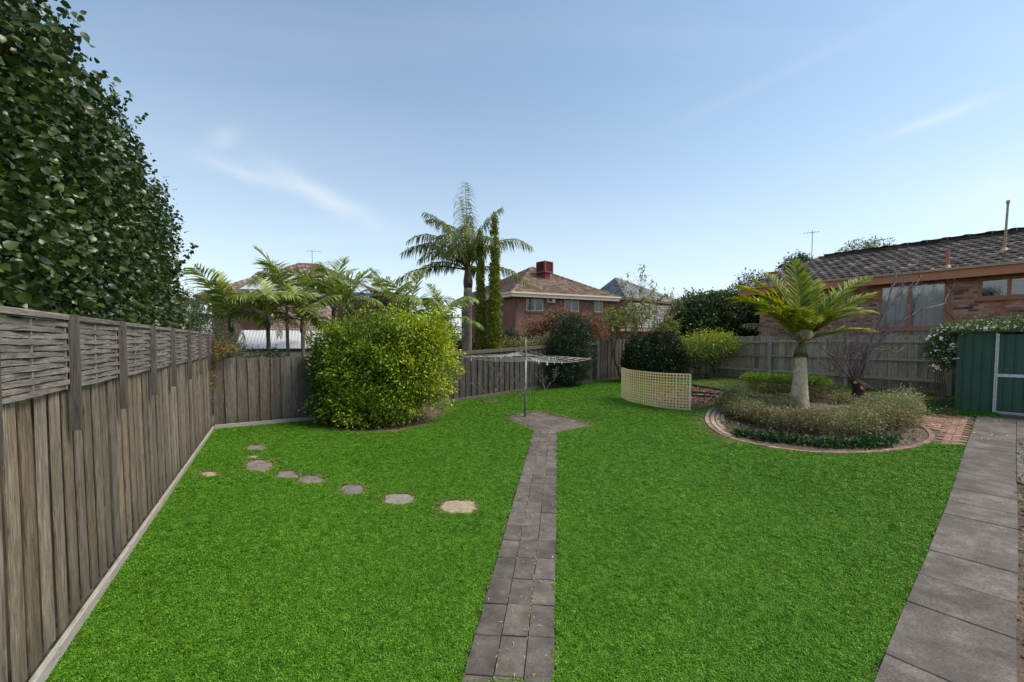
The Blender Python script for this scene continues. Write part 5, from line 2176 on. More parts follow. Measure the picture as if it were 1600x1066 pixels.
def antenna(p_base, p_top, label, n_el=5, w=0.5, az=0.4, boom=0.9):
    t = thing('tv_antenna', label, 'antenna', tuple(p_base))
    h = p_top.z - p_base.z
    mb = MB()
    mb.tube([(0, 0, 0), (0, 0, h)], [0.022, 0.018], 6)
    part('mast', mb.mesh('mast', 'antenna'), t)
    mb = MB()
    d = Vector((math.cos(az), math.sin(az), 0))
    s_ = Vector((-d.y, d.x, 0))
    z = h - 0.12
    mb.tube([d * -boom * 0.4 + Vector((0, 0, z)), d * boom * 0.6 + Vector((0, 0, z))], 0.012, 5)
    part('boom', mb.mesh('boom', 'antenna'), t)
    for i in range(n_el):
        c = d * (-boom * 0.4 + boom * i / (n_el - 1)) + Vector((0, 0, z))
        mb = MB()
        mb.tube([c - s_ * w * (0.5 - 0.05 * i), c + s_ * w * (0.5 - 0.05 * i)], 0.008, 4)
        part('element', mb.mesh('element', 'antenna'), t)
    return t


antenna(pt(1268, 412, 24.5), pt(1268, 360, 24.5), 'thin tv antenna rising behind the left end of the dark roof', 5, 0.5, 2.6, 0.7)


# --- the hipped houses further back: local frame = world axes, apex roofs from corner points
def pyramid_house(name, label, corners, apex, eave_t, tilemat, wallmat, ground_z, ov=0.6, fascia='cream_paint', tw=0.3, ch=0.34, seed=0, visible=(0, 1, 3), apex2=None):
    """corners: four eave corners in order seen from above anticlockwise, near one first"""
    O = Vector((corners[0].x, corners[0].y, ground_z))
    h = thing(name, label, 'house', tuple(O))
    cs_ = [c - O for c in corners]
    ap = apex - O
    ap2 = (apex2 - O) if apex2 is not None else ap
    n = 4
    for i in range(n):
        a, b = cs_[i], cs_[(i + 1) % n]
        tp_ = [ap] if apex2 is None else {0: [ap2, ap], 1: [ap2], 2: [ap, ap2], 3: [ap]}[i]
        roof_tiles('roof_tile', a, b, tp_, tilemat, h, tw, ch, 0.035, 0.02, seed=seed + i, tiles=i in visible)
        d = (b - a)
        L = Vector((d.x, d.y, 0)).length
        an_ = math.atan2(d.y, d.x)
        mb = MB()
        mb.box(0, L, -0.02, 0.02, -eave_t, 0.0)
        part('fascia', mb.mesh('fascia', fascia), h, a, (0, 0, an_))
        mb = MB()
        mb.box(-0.1, L + 0.1, -0.13, -0.021, -0.10, 0.02)
        part('gutter', mb.mesh('gutter', fascia), h, a + Vector((0, 0, 0.0)), (0, 0, an_))
        caps('hip_cap', a, ap if (apex2 is None or i in (0, 3)) else ap2, tilemat, h, 0.15, 0.42, seed + i)
    if apex2 is not None:
        caps('ridge_cap', ap, ap2, tilemat, h, 0.15, 0.42, seed + 9)
    cen_ = sum(cs_, Vector()) / 4
    ins = []
    for c in cs_:
        d = cen_ - c
        d.z = 0
        ins.append(c + d.normalized() * ov * 1.35)
    zt = cs_[0].z - eave_t + 0.02
    mb = MB()
    mb.add([(c.x, c.y, zt) for c in cs_] + [(c.x, c.y, zt + 0.015) for c in cs_], [(3, 2, 1, 0), (4, 5, 6, 7)])
    part('soffit', mb.mesh('soffit', 'soffit'), h)
    for i in range(n):
        a, b = ins[i], ins[(i + 1) % n]
        d = Vector((b.x - a.x, b.y - a.y, 0)).normalized()
        uv_wall('wall', (a.x, a.y, 0), (b.x, b.y, 0), 0, zt - 0.002, wallmat, h, 0.1, (-d.y, d.x, 0))
    return h, O, ins, zt


zE = pt(800, 456, 32).z
nearB = pt(800, 456, 32.0)
rightB = pt(968, 464, 36.0)
rightB.z = nearB.z
leftB = Vector((-5.6, 40.0, nearB.z))
farB = rightB + leftB - nearB
apB = (rightB + leftB) / 2
apB.z = pt(822, 418, apB.y).z
hB, OB, insB, ztB = pyramid_house('brick_house', 'two storey brown brick house with brown tiled hip roof and red rooftop cooler', [nearB, rightB, farB, leftB], apB, 0.34, 'tile_brown', 'brick_far', 0.3, seed=20)


def wall_frame(h, O, a, b):
    d = Vector((b.x - a.x, b.y - a.y, 0)).normalized()
    nrm = Vector((-d.y, d.x, 0))       # inward

    def f(px, py):
        p = on_plane(px, py, O + Vector((a.x, a.y, 0)), nrm)
        q_ = p - O - Vector((a.x, a.y, 0))
        return q_.dot(d), p.z - O.z
    return d, nrm, f


def far_window(h, a, d, s0, s1, z0, z1, mat='cream_paint', split=True, sillmat='brick_sill'):
    an_ = math.atan2(d.y, d.x)
    fr_ = 0.05
    mb = MB()
    mb.box(s0, s1, -0.03, -0.002, z1 - fr_, z1).box(s0, s1, -0.03, -0.002, z0, z0 + fr_).box(s0, s0 + fr_, -0.03, -0.002, z0 + fr_, z1 - fr_).box(s1 - fr_, s1, -0.03, -0.002, z0 + fr_, z1 - fr_)
    if split:
        m_ = (s0 + s1) / 2
        mb.box(m_ - 0.03, m_ + 0.03, -0.03, -0.002, z0 + fr_, z1 - fr_)
    w_ = part('window', mb.mesh('window', mat), h, (a.x, a.y, 0), (0, 0, an_))
    mb = MB()
    mb.box(s0 + fr_, s1 - fr_, -0.012, -0.004, z0 + fr_, z1 - fr_)
    part('pane', mb.mesh('pane', 'dark_glass'), w_)
    mb = MB()
    mb.box(s0 - 0.05, s1 + 0.05, -0.10, -0.031, z0 - 0.16, z0 - 0.001)
    part('sill', mb.mesh('sill', sillmat), w_)
    return w_


m, nt, b, out = new_mat('dark_glass')
b.inputs['Base Color'].default_value = (0.03, 0.034, 0.038, 1)
b.inputs['Roughness'].default_value = 0.08
b.inputs['Specular IOR Level'].default_value = 0.8

dB, nB, fB = wall_frame(hB, OB, insB[0], insB[1])
for (x0, y0, x1, y1) in ((822.5, 464.5, 848.5, 486), (882, 466.5, 904, 487), (929, 468, 941, 488)):
    s0, z1 = fB(x0, y0)
    s1, z0 = fB(x1, y1)
    far_window(hB, insB[0], dB, s0, s1, min(z0, z1 - 1.0), z1)
s0, z1 = fB(853.5, 465)
s1, z0 = fB(865, 473.5)
anB = math.atan2(dB.y, dB.x)
mb = MB()
mb.box(s0, s1, -0.3, -0.002, z0, z1)
ac = part('air_conditioner', mb.mesh('air_conditioner', 'cream_paint'), hB, (insB[0].x, insB[0].y, 0), (0, 0, anB))
mb = MB()
mb.box(s0 + 0.06, s0 + (s1 - s0) * 0.6, -0.312, -0.301, z0 + 0.06, z1 - 0.06)
part('grille', mb.mesh('grille', 'black_gutter'), ac)
# pilasters on the near corner
for s_ in (0.0, 1.25):
    mb = MB()
    mb.box(s_, s_ + 0.12, -0.04, -0.002, 0, ztB - 0.01)
    part('downpipe', mb.mesh('downpipe', 'soffit'), hB, (insB[0].x, insB[0].y, 0), (0, 0, anB))
# cooler: a thing that stands on the roof
nRoof = (rightB - nearB).cross(apB - nearB).normalized()
pc = on_plane(851, 434, nearB, nRoof)
sc_ = pc.y / 650
cool = thing('evaporative_cooler', 'dark red evaporative cooler box on the ridge of the brown tiled roof', 'cooler', tuple(pc), anB + 0.35)
mb = MB()
w_ = 23 * sc_ / 2 * 0.82
zt_ = pt(851, 409.5, pc.y).z - pc.z
zb_ = pt(851, 427.5, pc.y).z - pc.z
mb.box(-w_ * 0.55, w_ * 0.62, -w_ * 0.6, w_ * 0.6, -0.5, zb_)
part('duct', mb.mesh('duct', 'cooler_red'), cool)
mb = MB()
mb.bbox(-w_, w_, -w_, w_, zb_ + 0.002, zb_ + 0.14, 0.01)
mb.bbox(-w_, w_, -w_, w_, zt_ - 0.10, zt_, 0.05)
for sx in (-1, 1):
    for sy in (-1, 1):
        cx0, cy0 = sx * (w_ - 0.07), sy * (w_ - 0.07)
        mb.box(cx0 - 0.07, cx0 + 0.07, cy0 - 0.07, cy0 + 0.07, zb_ + 0.14, zt_ - 0.10)
part('housing', mb.mesh('housing', 'cooler_red'), cool)
for (ax_, sg) in (('x', -1), ('x', 1), ('y', -1), ('y', 1)):
    mb = MB()
    nl = 9
    for i in range(nl):
        z0 = zb_ + 0.15 + (zt_ - zb_ - 0.27) * i / nl
        z1 = z0 + (zt_ - zb_ - 0.27) / nl * 0.7
        a, c = w_ - 0.14, w_ - 0.05
        if ax_ == 'x':
            mb.box(min(sg * c, sg * (c - .03)), max(sg * c, sg * (c - .03)), -a, a, z0, z1)
        else:
            mb.box(-a, a, min(sg * c, sg * (c - .03)), max(sg * c, sg * (c - .03)), z0, z1)
    part('louvre', mb.mesh('louvre', 'cooler_pad'), cool)
mb = MB()
mb.box(-w_ + 0.1, w_ - 0.1, -w_ + 0.1, w_ - 0.1, zb_ + 0.14, zt_ - 0.1)
part('cooling_pad', mb.mesh('cooling_pad', 'cooler_pad'), cool)

# --- grey roofed house behind it
nearC = pt(978, 463, 44)
rightC = pt(1072, 469, 52)
rightC.z = nearC.z
leftC = pt(905, 463, 56)
leftC.z = nearC.z
apC = (rightC + leftC) / 2
apC.z = pt(962, 434.5, apC.y).z
apC.x = pt(962, 434, apC.y).x
farC = rightC + leftC - nearC
hC, OC, insC, ztC = pyramid_house('brick_house', 'house with steel grey tiled hip roof behind the brown tiled one', [nearC, rightC, farC, leftC], apC, 0.3, 'tile_grey', 'brick_far', 0.4, fascia='pipe_tan', tw=0.4, ch=0.42, seed=40, visible=(0, 3))
antenna(pt(1007, 452, 47), pt(1007, 429, 47), 'tv antenna with a flat boom on the steel grey roof', 4, 0.9, 0.1, 1.2)
# lower pale roof in front of it
eL, eR = pt(955, 512, 33), pt(1042, 509, 34.5)
tL, tR = pt(985, 478, 38), pt(1048, 477, 38.5)
hE = thing('low_house', 'low building with whitish tiled roof seen through the bare branches', 'house', (eL.x, eL.y, 0.5))
OE = Vector(hE.location)
eR.z = eL.z
tR.z = tL.z
roof_tiles('roof_tile', eL - OE, eR - OE, [tR - OE, tL - OE], 'tile_pale', hE, 0.32, 0.36, 0.05, 0.02, seed=60)
uv_wall('wall', (0.3, 0.9, 0), (eR.x - eL.x, eR.y - eL.y + 0.9, 0), 0, eL.z - 0.5 - 0.2, 'brick_far', hE)
mb = MB()
mb.box(0, (eR - eL).length, -0.03, 0.0, eL.z - 0.5 - 0.28, eL.z - 0.5 - 0.03)
part('fascia', mb.mesh('fascia', 'pipe_tan'), hE, rot=(0, 0, math.atan2(eR.y - eL.y, eR.x - eL.x)))
# tiny roof far behind the olive shrub
nearF = pt(1132, 468, 70)
rF, lF = pt(1175, 466, 75), pt(1085, 466, 78)
for q in (rF, lF):
    q.z = nearF.z
apF = (rF + lF) / 2
apF.z = pt(1132, 453, apF.y).z
pyramid_house('distant_house', 'small distant house with a brown roof beyond the grey green shrub', [nearF, rF, rF + lF - nearF, lF], apF, 0.3, 'tile_red', 'brick_far', 0.3, tw=0.6, ch=0.6, seed=70)
mb = MB()
mb.tube([(0, 0, 0), (0, 0, pt(1083, 452, 60).z - 0.6)], 0.12, 8)
single('flue_pipe', mb.mesh('flue_pipe', 'antenna'), 'thin dark flue pipe standing above the grey green shrub', 'flue', (pt(1083, 460, 60).x, 60, 0.6))

# --- left house behind the palms
nL = pt(380, 486, 25)
pkL, pkR = pt(468, 413, 31), pt(492, 413, 31)
eaL, eaR = pt(306, 462, 27), pt(612, 470, 29)
cA = [Vector((eaL.x, 25.5, eaL.z)), Vector((eaR.x + 0.2, 27.0, eaL.z)), Vector((eaR.x - 1.5, 39, eaL.z)), Vector((eaL.x - 1.5, 37.5, eaL.z))]
cA[0].x = pt(306, 462, 25.5).x
cA[1].x = pt(612, 470, 27).x
p1, p2 = pt(468, 413, 32), pt(494, 413, 32)
cA[0].z = pt(306, 462, 25.5).z
for c in cA:
    c.z = cA[0].z
hA, OA, insA, ztA = pyramid_house('brick_house', 'brick house with pale panels on its faded tiled roof behind the left palms', cA, p1, 0.3, 'tile_red', 'brick_far', 0.2, fascia='black_gutter', seed=80, visible=(0,), apex2=p2)
# pale sheets on the front slope
e0, e1 = cA[0] - OA, cA[1] - OA
nA = (e1 - e0).cross((p1 - OA) - e0).normalized()
if nA.z < 0:
    nA = -nA


def on_A(px, py, lift=0.12):
    return on_plane(px, py, cA[0] + nA * lift, nA) - OA


def slope_panel(q4, mat, name='roof_panel', lift=0.12):
    P = [on_A(*q_, lift) for q_ in q4]
    mb = MB()
    mb.add([p for p in P] + [p - nA * 0.05 for p in P], [(0, 1, 2, 3), (7, 6, 5, 4), (0, 4, 5, 1), (1, 5, 6, 2), (2, 6, 7, 3), (3, 7, 4, 0)])
    part(name, mb.mesh(name, mat), hA)


def quad_grid(bl, br, tr_, tl_, nx_, ny_, mat, gap=0.04):
    L2 = lambda a, b, t: (a[0] + (b[0] - a[0]) * t, a[1] + (b[1] - a[1]) * t)
    for i in range(nx_):
        for j in range(ny_):
            u0, u1 = (i + gap) / nx_, (i + 1 - gap) / nx_
            v0, v1 = (j + gap) / ny_, (j + 1 - gap) / ny_
            f = lambda u, v: L2(L2(bl, br, u), L2(tl_, tr_, u), v)
            slope_panel([f(u0, v0), f(u1, v0), f(u1, v1), f(u0, v1)], mat)


quad_grid((372, 452), (430, 453), (470, 427), (428, 424), 3, 2, 'solar_white')
quad_grid((520, 453), (590, 462), (560, 442), (522, 433), 3, 1, 'solar_white')
quad_grid((432, 452), (515, 453), (512, 432), (474, 428), 4, 2, 'solar_white')
slope_panel([(548, 466), (585, 469), (585, 459), (548, 456)], 'blue_sheet', 'blue_panel', 0.2)
antenna(pt(488, 412, 31), pt(489, 390, 31), 'slim tv antenna on the ridge above the left palms', 3, 0.3, 0.2, 1.0)
# low iron roof close behind the fence
aL_, aR_ = pt(366, 545, 17.5), pt(540, 540, 18.8)
tL_, tR_ = pt(378, 516, 20.5), pt(536, 512, 21.5)
aR_.z = aL_.z
tR_.z = tL_.z
ir = thing('carport', 'low shelter with light corrugated iron roof and black gutter behind the left back fence', 'shelter', (aL_.x, aL_.y, 0.0))
OI = Vector(ir.location)
V, F = [], []
nn = 130
for i in range(nn + 1):
    t = i / nn
    zc = 0.018 * math.cos(i * PI / 2)
    a, b = aL_.lerp(aR_, t) - OI, tL_.lerp(tR_, t) - OI
    V += [(a.x, a.y, a.z + zc), (b.x, b.y, b.z + zc)]
F = [(2 * i, 2 * i + 2, 2 * i + 3, 2 * i + 1) for i in range(nn)]
part('iron_roof', make_mesh('iron_roof', V, F, 'iron_sheet', smooth=True), ir)
d = (aR_ - aL_)
mb = MB()
mb.box(-0.1, d.length + 0.1, -0.1, 0.0, -0.12, -0.02)
part('gutter', mb.mesh('gutter', 'black_gutter'), ir, aL_ - OI, (0, 0, math.atan2(d.y, d.x)))
mb = MB()
mb.box(0, d.length, 0.004, 0.04, -0.36, -0.122)
part('fascia', mb.mesh('fascia', 'cream_paint'), ir, aL_ - OI, (0, 0, math.atan2(d.y, d.x)))
uv_wall('wall', (0.2, 0.3, 0), (d.x, d.y + 0.3, 0), 0, aL_.z - 0.37, 'brick_far', ir)
# pieces of tiled roof between the palms
eq = [pt(420, 516, 21), pt(530, 514, 22), pt(525, 478, 25.5), pt(430, 482, 25)]
lw = thing('lean_to', 'small tiled lean-to roof above the iron roof among the palms', 'building', (eq[0].x, eq[0].y, 0))
OW = Vector(lw.location)
eq[1].z = eq[0].z
roof_tiles('roof_tile', eq[0] - OW, eq[1] - OW, [eq[2] - OW, eq[3] - OW], 'tile_red', lw, seed=90)
uv_wall('wall', (0, 0.4, 0), (eq[1].x - eq[0].x, eq[1].y - eq[0].y + 0.4, 0), 0, eq[0].z - 0.15, 'brick_far', lw)


# ------------------------------------------------------------------ left hedge: a row of trained pear trees
hn_l = Vector((-fdir.y, fdir.x, 0))        # away from the garden
HB = FA + hn_l * 0.85
hl_labels = ['tall dark green hedge tree with large glossy leaves, nearest the camera at the left edge', 'second tall glossy hedge tree from the camera behind the left fence',
             'third tall glossy hedge tree along the left fence', 'fourth tall glossy hedge tree along the left fence', 'fifth tall glossy hedge tree along the left fence',
             'sixth tall glossy hedge tree, next to last of the row', 'last tall glossy hedge tree, with one twig reaching out right towards the palms']
nT = 7
span = 9.7
for k in range(nT):
    t = 1.0 + k * 1.40
    p = HB + fdir * t
    p.z = 0
    tr_ = thing('hedge_tree', hl_labels[k], 'tree', tuple(p), ang, group='tall hedge trees behind the left fence')
    rg_ = random.Random(200 + k)
    cl_ = Cloud(300 + k)
    Ht = [6.05, 6.15, 6.1, 6.0, 5.9, 5.75, 5.45][k]
    lob = [(0, 0, 2.2, 0.95, 0.55, 1.0), (0.1, 0, 3.3, 0.95, 0.6, 1.1), (-0.1, 0.05, 4.4, 0.92, 0.58, 1.0), (0.05, 0, Ht - 0.75, 0.85, 0.5, 0.7), (-0.35, 0, 3.8, 0.6, .6, .9), (0.4, -0.05, 2.8, .6, .58, .9), (0.3, 0, Ht - 1.3, .6, .5, .7)]
    near = k < 4
    cl_.lobes(lob, int(3300 if near else 2300), 5, 0.078, 0.78, LEAF8 if k < 5 else LEAF4, 0.085, 0.46, 0.25, 0.35, 0.35,
              cut=lambda P: P[:, 2] < 20)
    # loose shoots along the top
    for s_ in range(13):
        bx, by = rg_.uniform(-.7, .7), rg_.uniform(-.4, .3)
        q0 = np.array([bx, by, Ht - 0.35 + rg_.uniform(-.3, .1)])
        dirv = np.array([rg_.uniform(-.35, .45), rg_.uniform(-.5, .1), 1.0])
        dirv /= np.linalg.norm(dirv)
        ln = rg_.uniform(0.25, 0.6)
        ts = np.linspace(0.1, 1, 11)
        P = q0 + dirv[None] * (ts * ln)[:, None]
        P = np.repeat(P, 2, 0)
        D = RNG.normal(size=P.shape) * 0.8 + [0.0, 0, -0.2]
        cl_.add(*leaves(P, D, 0.08 * (1.1 - 0.3 * np.repeat(ts, 2)), 0.055, LEAF8, RNG, 0.3))
    if k == nT - 1:
        Mi = Matrix.Rotation(-ang, 3, 'Z')
        P = []
        for s_ in range(26):
            u = s_ / 25
            q = Vector(pt(262 + 40 * u, 436 - 52 * u ** 1.2, p.y + 0.25)) - p
            P.append(tuple(Mi @ q))
        P = np.repeat(np.array(P), 2, 0)
        D = RNG.normal(size=P.shape) * 0.7 + [0.3, 0, -0.3]
        cl_.add(*leaves(P, D, 0.10, 0.075, LEAF8, RNG, 0.3))
    part('crown', cl_.mesh('crown', 'leaf_pear'), tr_, kind='stuff')
    mb = MB()
    mb.tube([(0, 0, -0.1), (0.02, 0, 1.5), (-0.03, 0.02, 3.5), (0.02, 0, Ht - 0.7)], [0.09, 0.075, 0.05, 0.015], 8)
    for s_ in range(14):
        z = 1.2 + s_ * (Ht - 2.0) / 14
        a_ = rg_.uniform(0, 6.28)
        e_ = Vector((math.cos(a_) * 0.8, math.sin(a_) * 0.45, z + rg_.uniform(.2, .7)))
        mb.tube([(0, 0, z), e_ * 0.5 + Vector((0, 0, z * 0.5 + .02)), e_], [0.022, 0.014, 0.005], 4)
    part('trunk', mb.mesh('trunk', 'bark_brown', True), tr_)


def shrub(name, label, base, lobes_l, twigs, per, L, W, mat, seed, cat='shrub', trunk=None, bark='bark_brown', **kw):
    """lobes and trunk in coordinates relative to base"""
    t = thing(name, label, cat, tuple(base))
    c_ = Cloud(seed)
    c_.lobes(lobes_l, twigs, per, L, W, **kw)
    part('foliage', c_.mesh('foliage', mat), t, kind='stuff')
    rg2 = random.Random(seed)
    mb = MB()
    if trunk is None:
        trunk = (3, 0.03, 0.5)
    ntr, rad, ln = trunk
    for i in range(ntr):
        a_ = rg2.uniform(0, 6.28)
        branching(mb, (math.cos(a_) * rad * 1.5, math.sin(a_) * rad * 1.5, -0.05), (math.cos(a_) * 0.35, math.sin(a_) * 0.35, 1), ln, rad, 3, rg2, 0.7, (2, 3), 0.72)
    part('stem', mb.mesh('stem', bark, True), t)
    return t


# big lime green bush
cb = pt(600, 600, 11.95)
cb.z = 0.02
yel = np.random.default_rng(77)


def citrus_r(Q, r_):
    # yellower young growth in patches; the sunlit right side is painted into the tone
    f = 0.10 * Q[:, 0] + 0.16 * np.sin(Q[:, 0] * 2.4 + Q[:, 2] * 3.1) * np.sin(Q[:, 1] * 2 + Q[:, 2] * 1.7 + 1)
    return np.clip(r_ * 0.95 + f - 0.02, 0, 1)


lb = [(-0.95, 0.1, 1.35, 1.15, 1.05, 1.05), (0.95, 0.0, 1.55, 1.10, 1.0, 1.15), (0, -0.15, 1.45, 1.5, 1.25, 1.25), (-1.3, 0, 2.2, .6, .7, .55), (1.42, 0, 2.55, .55, .65, .5), (-1.0, -.6, .45, .7, .6, .45), (-.3, -.95, .42, .9, .5, .42), (.5, -.7, .5, .7, .5, .42), (-0.55, 0, 2.35, 1.2, .95, .78), (0.75, 0, 2.5, 1.15, .9, .72), (-1.25, 0, 1.9, .75, .8, .8), (1.4, 0, 2.15, .62, .75, .85),
      (-1.2, -.25, 0.75, 0.75, .75, .62), (-0.3, -0.55, 0.75, 1.0, .72, .62), (0.75, -.1, .95, .75, .75, .55)]
shrub('citrus_bush', 'huge rounded lime green bush in front of the back fence', cb, lb, 5600, 13, 0.092, 0.40, 'leaf_citrus', 51, trunk=(6, 0.05, 0.8), spread=0.085, shell=0.6, rough=0.36, up=0.35, rfun=citrus_r, outw=0.9)
c_ = Cloud(52)
# upright shoots breaking the top outline
for i in range(70):
    q0 = np.array([c_.rng.uniform(-1.9, 1.9), c_.rng.uniform(-.7, .6), 2.55])
    q0[2] = 2.95 - 0.22 * abs(q0[0]) + c_.rng.uniform(-.25, .05)
    ts = np.linspace(0, 1, 9)
    dv = np.array([c_.rng.uniform(-.25, .25), c_.rng.uniform(-.3, .2), 1])
    P = np.repeat(q0 + dv[None] * (ts * c_.rng.uniform(.12, .38))[:, None], 2, 0)
    c_.add(*leaves(P, c_.rng.normal(size=P.shape) * .6 + [0, 0, .9], 0.07, 0.03, LEAF4, c_.rng, .2, np.clip(0.35 + c_.rng.random(len(P)) * .4, 0, 1)))
for o in C.objects:
    if o.name.startswith('citrus_bush'):
        part('shoots', c_.mesh('shoots', 'leaf_citrus'), o, kind='stuff')
        break

# oleander by the dark fence
b_ = at(893, 609)
b_.y += 0.9
b_.z = Hf(b_)
sy = b_.y / 650
shrub('oleander_shrub', 'tall dark green narrow leaved shrub right of the clothesline', b_, [(0, 0, 1.3, 38 * sy, .75, 1.25), (0.05, 0, 2.1, 34 * sy, .7, .95), (-.1, -.1, .65, 33 * sy, .65, .6), (0.25, 0, 2.6, 24 * sy, .5, .45)], 1500, 8, 0.15, 0.17, 'leaf_oleander', 61, trunk=(4, 0.03, .6), spread=0.06, shell=.5, rough=.14, up=.5, outw=1.1)

# dark hedge mass left of the lemon tree
b_ = pt(1022, 560, 18.7)
b_.z = Hf(b_)
shrub('dark_hedge', 'dark evergreen hedge between the lattice and the lemon tree', b_, [(-.5, 0, 1.05, .8, .6, 1.0), (.4, .1, 1.2, .8, .7, 1.1), (1.0, .2, .9, .6, .6, .9), (-.95, 0.1, .8, .45, .5, .8)], 4200, 7, 0.09, 0.5, 'leaf_dark', 62, cat='hedge', trunk=(4, .03, .5), spread=.07)
b_ = pt(1120, 540, 22.5)
b_.z = Hf(b_)
sy = 22.5 / 650
shrub('evergreen_shrub', 'broad grey green evergreen shrub beyond the back fence', b_, [(-1.2, 0, 2.6, 1.35, 1.2, 1.5), (0.5, 0, 2.75, 1.5, 1.2, 1.5), (2.0, 0.2, 2.2, 1.1, 1.1, 1.5), (-2.1, 0, 2.0, .8, .9, 1.5), (-.3, 0, 3.5, 1.2, .9, .75), (1.3, 0, 3.4, 1.0, .9, .7), (0, 0, 1.2, 2.3, 1.3, 1.2)], 9500, 7, 0.14, 0.5, 'leaf_shrub', 63, trunk=(5, .06, .9), spread=.08, rough=.2)

# lemon tree
b_ = at(1103, 592.5)
sy = b_.y / 650
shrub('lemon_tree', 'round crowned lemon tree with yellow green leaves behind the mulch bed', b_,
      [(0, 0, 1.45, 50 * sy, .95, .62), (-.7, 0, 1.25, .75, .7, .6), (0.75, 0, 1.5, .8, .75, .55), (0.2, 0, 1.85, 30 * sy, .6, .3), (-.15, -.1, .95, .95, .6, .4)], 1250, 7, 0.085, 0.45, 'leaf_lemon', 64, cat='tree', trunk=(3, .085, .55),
      spread=.10, shell=.6, rough=.25, up=.3, rfun=lambda Q, r_: np.clip(r_ * .75 + (Q[:, 2] - 1.25) * .38 + .05, 0, 1))  # leaf tone yellows with height: the lit crown top is put into the colour


def bare_tree(name, label, base, limbs, mat, seed, depth=4, leavesn=0, lmat=None, spread=.55, cat='tree', ll=.07, kw=None, leaf_below=None):
    t = thing(name, label, cat, tuple(base))
    rg2 = random.Random(seed)
    mb = MB()
    tips = []
    for (d, ln, rad) in limbs:
        branching(mb, (0, 0, -0.05), d, ln, rad, depth, rg2, spread, (2, 3), .74, 4, .16, 6, .1, tips, 0.005)
    part('branches', mb.mesh('branches', mat, True), t, kind=None)
    if leavesn:
        r2 = np.random.default_rng(seed)
        T = np.array(tips)[r2.integers(0, len(tips), leavesn)]
        if leaf_below is not None:
            T = T[T[:, 2] > leaf_below]
        P = T + r2.normal(size=T.shape) * .05
        D = r2.normal(size=P.shape) + [0, 0, -.5]
        Lr = ll * (.6 + .7 * r2.random(len(P)))
        part('foliage', make_mesh('foliage', *leaves(P, D, Lr, Lr * .35, LEAF4, r2, .3)[:2], lmat, leaves(P, D, Lr, Lr * .35, LEAF4, np.random.default_rng(seed), .3)[2]), t, kind='stuff')
    return t


b_ = at(975, 596)
b_.y += 0.2
bare_tree('peach_tree', 'sparse half bare fruit tree with dark branches left of the lattice', b_, [((-.35, 0, 1), 1.35, .05), ((.25, .1, 1), 1.5, .05), ((.7, 0, 1), 1.35, .04), ((-.05, 0, 1), 1.7, .045)], 'bark_brown', 71, 4, 3600, 'leaf_sparse', .5, ll=.13)
b_ = pt(1010, 560, 20.5)
b_.z = Hf(b_)
bare_tree('bare_tree', 'leafless dark twiggy tree rising behind the lattice against the grey roof', b_, [((-.4, 0, 1), 1.5, .06), ((.4, .1, 1), 1.6, .06), ((0, 0, 1), 1.7, .06)], 'bark_purple', 72, 4, 500, 'leaf_sparse', .55)
# rust leaved tree beyond the dark fence
b_ = pt(868, 560, 21)
b_.z = Hf(b_)
t_ = shrub('rust_leaved_tree', 'autumn tree with thin rust brown leaves beyond the clothesline fence', b_, [(-.9, 0, 1.8, 1.4, 1.0, .8), (0.5, 0, 2.2, 1.5, 1.0, .9), (1.7, 0, 2.4, 1.0, .9, .8), (-2.1, 0, 1.4, .8, .8, .5), (0.3, 0, 3.0, .9, .7, .45), (-.2, -.4, 2.6, 1.5, .6, .5)], 3000, 7, .12, .5, 'leaf_rust', 73, cat='tree', trunk=(4, .06, 1.1), spread=.12, shell=.8, rough=.25)
b_ = pt(787, 560, 19.5)
b_.z = Hf(b_)
shrub('camellia_tree', 'small dense dark green tree just right of the pencil pines', b_, [(0, 0, 1.75, .72, .65, .62), (.25, 0, 2.15, .5, .5, .4), (-.35, 0, 1.5, .5, .5, .5)], 900, 8, .09, .5, 'leaf_oleander', 74, cat='tree', trunk=(1, .07, .9), spread=.06)
b_ = pt(835, 560, 18.9)
b_.z = Hf(b_)
shrub('low_shrub', 'low olive brown shrub just over the clothesline fence', b_, [(-.9, 0, 1.7, .9, .5, .5), (.6, 0, 1.8, 1.0, .5, .55), (1.6, 0, 1.9, .7, .5, .5)], 1100, 6, .08, .45, 'leaf_box', 75, spread=.08)
# suburban greenery far behind, reads as one mass
c_ = Cloud(120)
lob = []
rg_ = random.Random(121)
for i in range(46):
    x = -46 + i * 2.6
    if 16 < x < 30:
        continue
    hh = rg_.uniform(1.6, 2.6)
    lob.append((x, 52 + rg_.uniform(-4, 4), 0.4 + hh * .6, 2.2, 1.6, hh))
c_.lobes(lob, 5200, 6, .34, .5, LEAF4, .25, .7, .3)
single('distant_trees', c_.mesh('distant_trees', 'leaf_shrub'), 'low line of trees and hedges far behind the houses', None, kind='stuff')
# small twigs against the dark fence
for (px_0, py_0, lab, sd_, sc_) in ((768, 627, 'leafless small shrub in a bare soil patch before the dark fence', 76, 1.0), (812, 618, 'thin bare twigs against the dark fence left of the clothesline pole', 77, .7), (852, 611, 'bare twigs in front of the dark fence beside the oleander', 78, .8)):
    b_ = at(px_0, py_0)
    bare_tree('bare_shrub', lab, b_, [((-.5, 0, 1), .5 * sc_, .018), ((.4, .1, 1), .55 * sc_, .018), ((.05, -.1, 1), .4 * sc_, .016)], 'bark_purple', sd_, 3, cat='shrub')
bb = at(768, 628)
ground_sheet('bare_soil', [(bb.x + math.cos(a_) * .33, bb.y + math.sin(a_) * .28) for a_ in np.linspace(0, 6.1, 14)], 'mulch_soil', 0.035, 'round patch of bare soil round the leafless shrub')


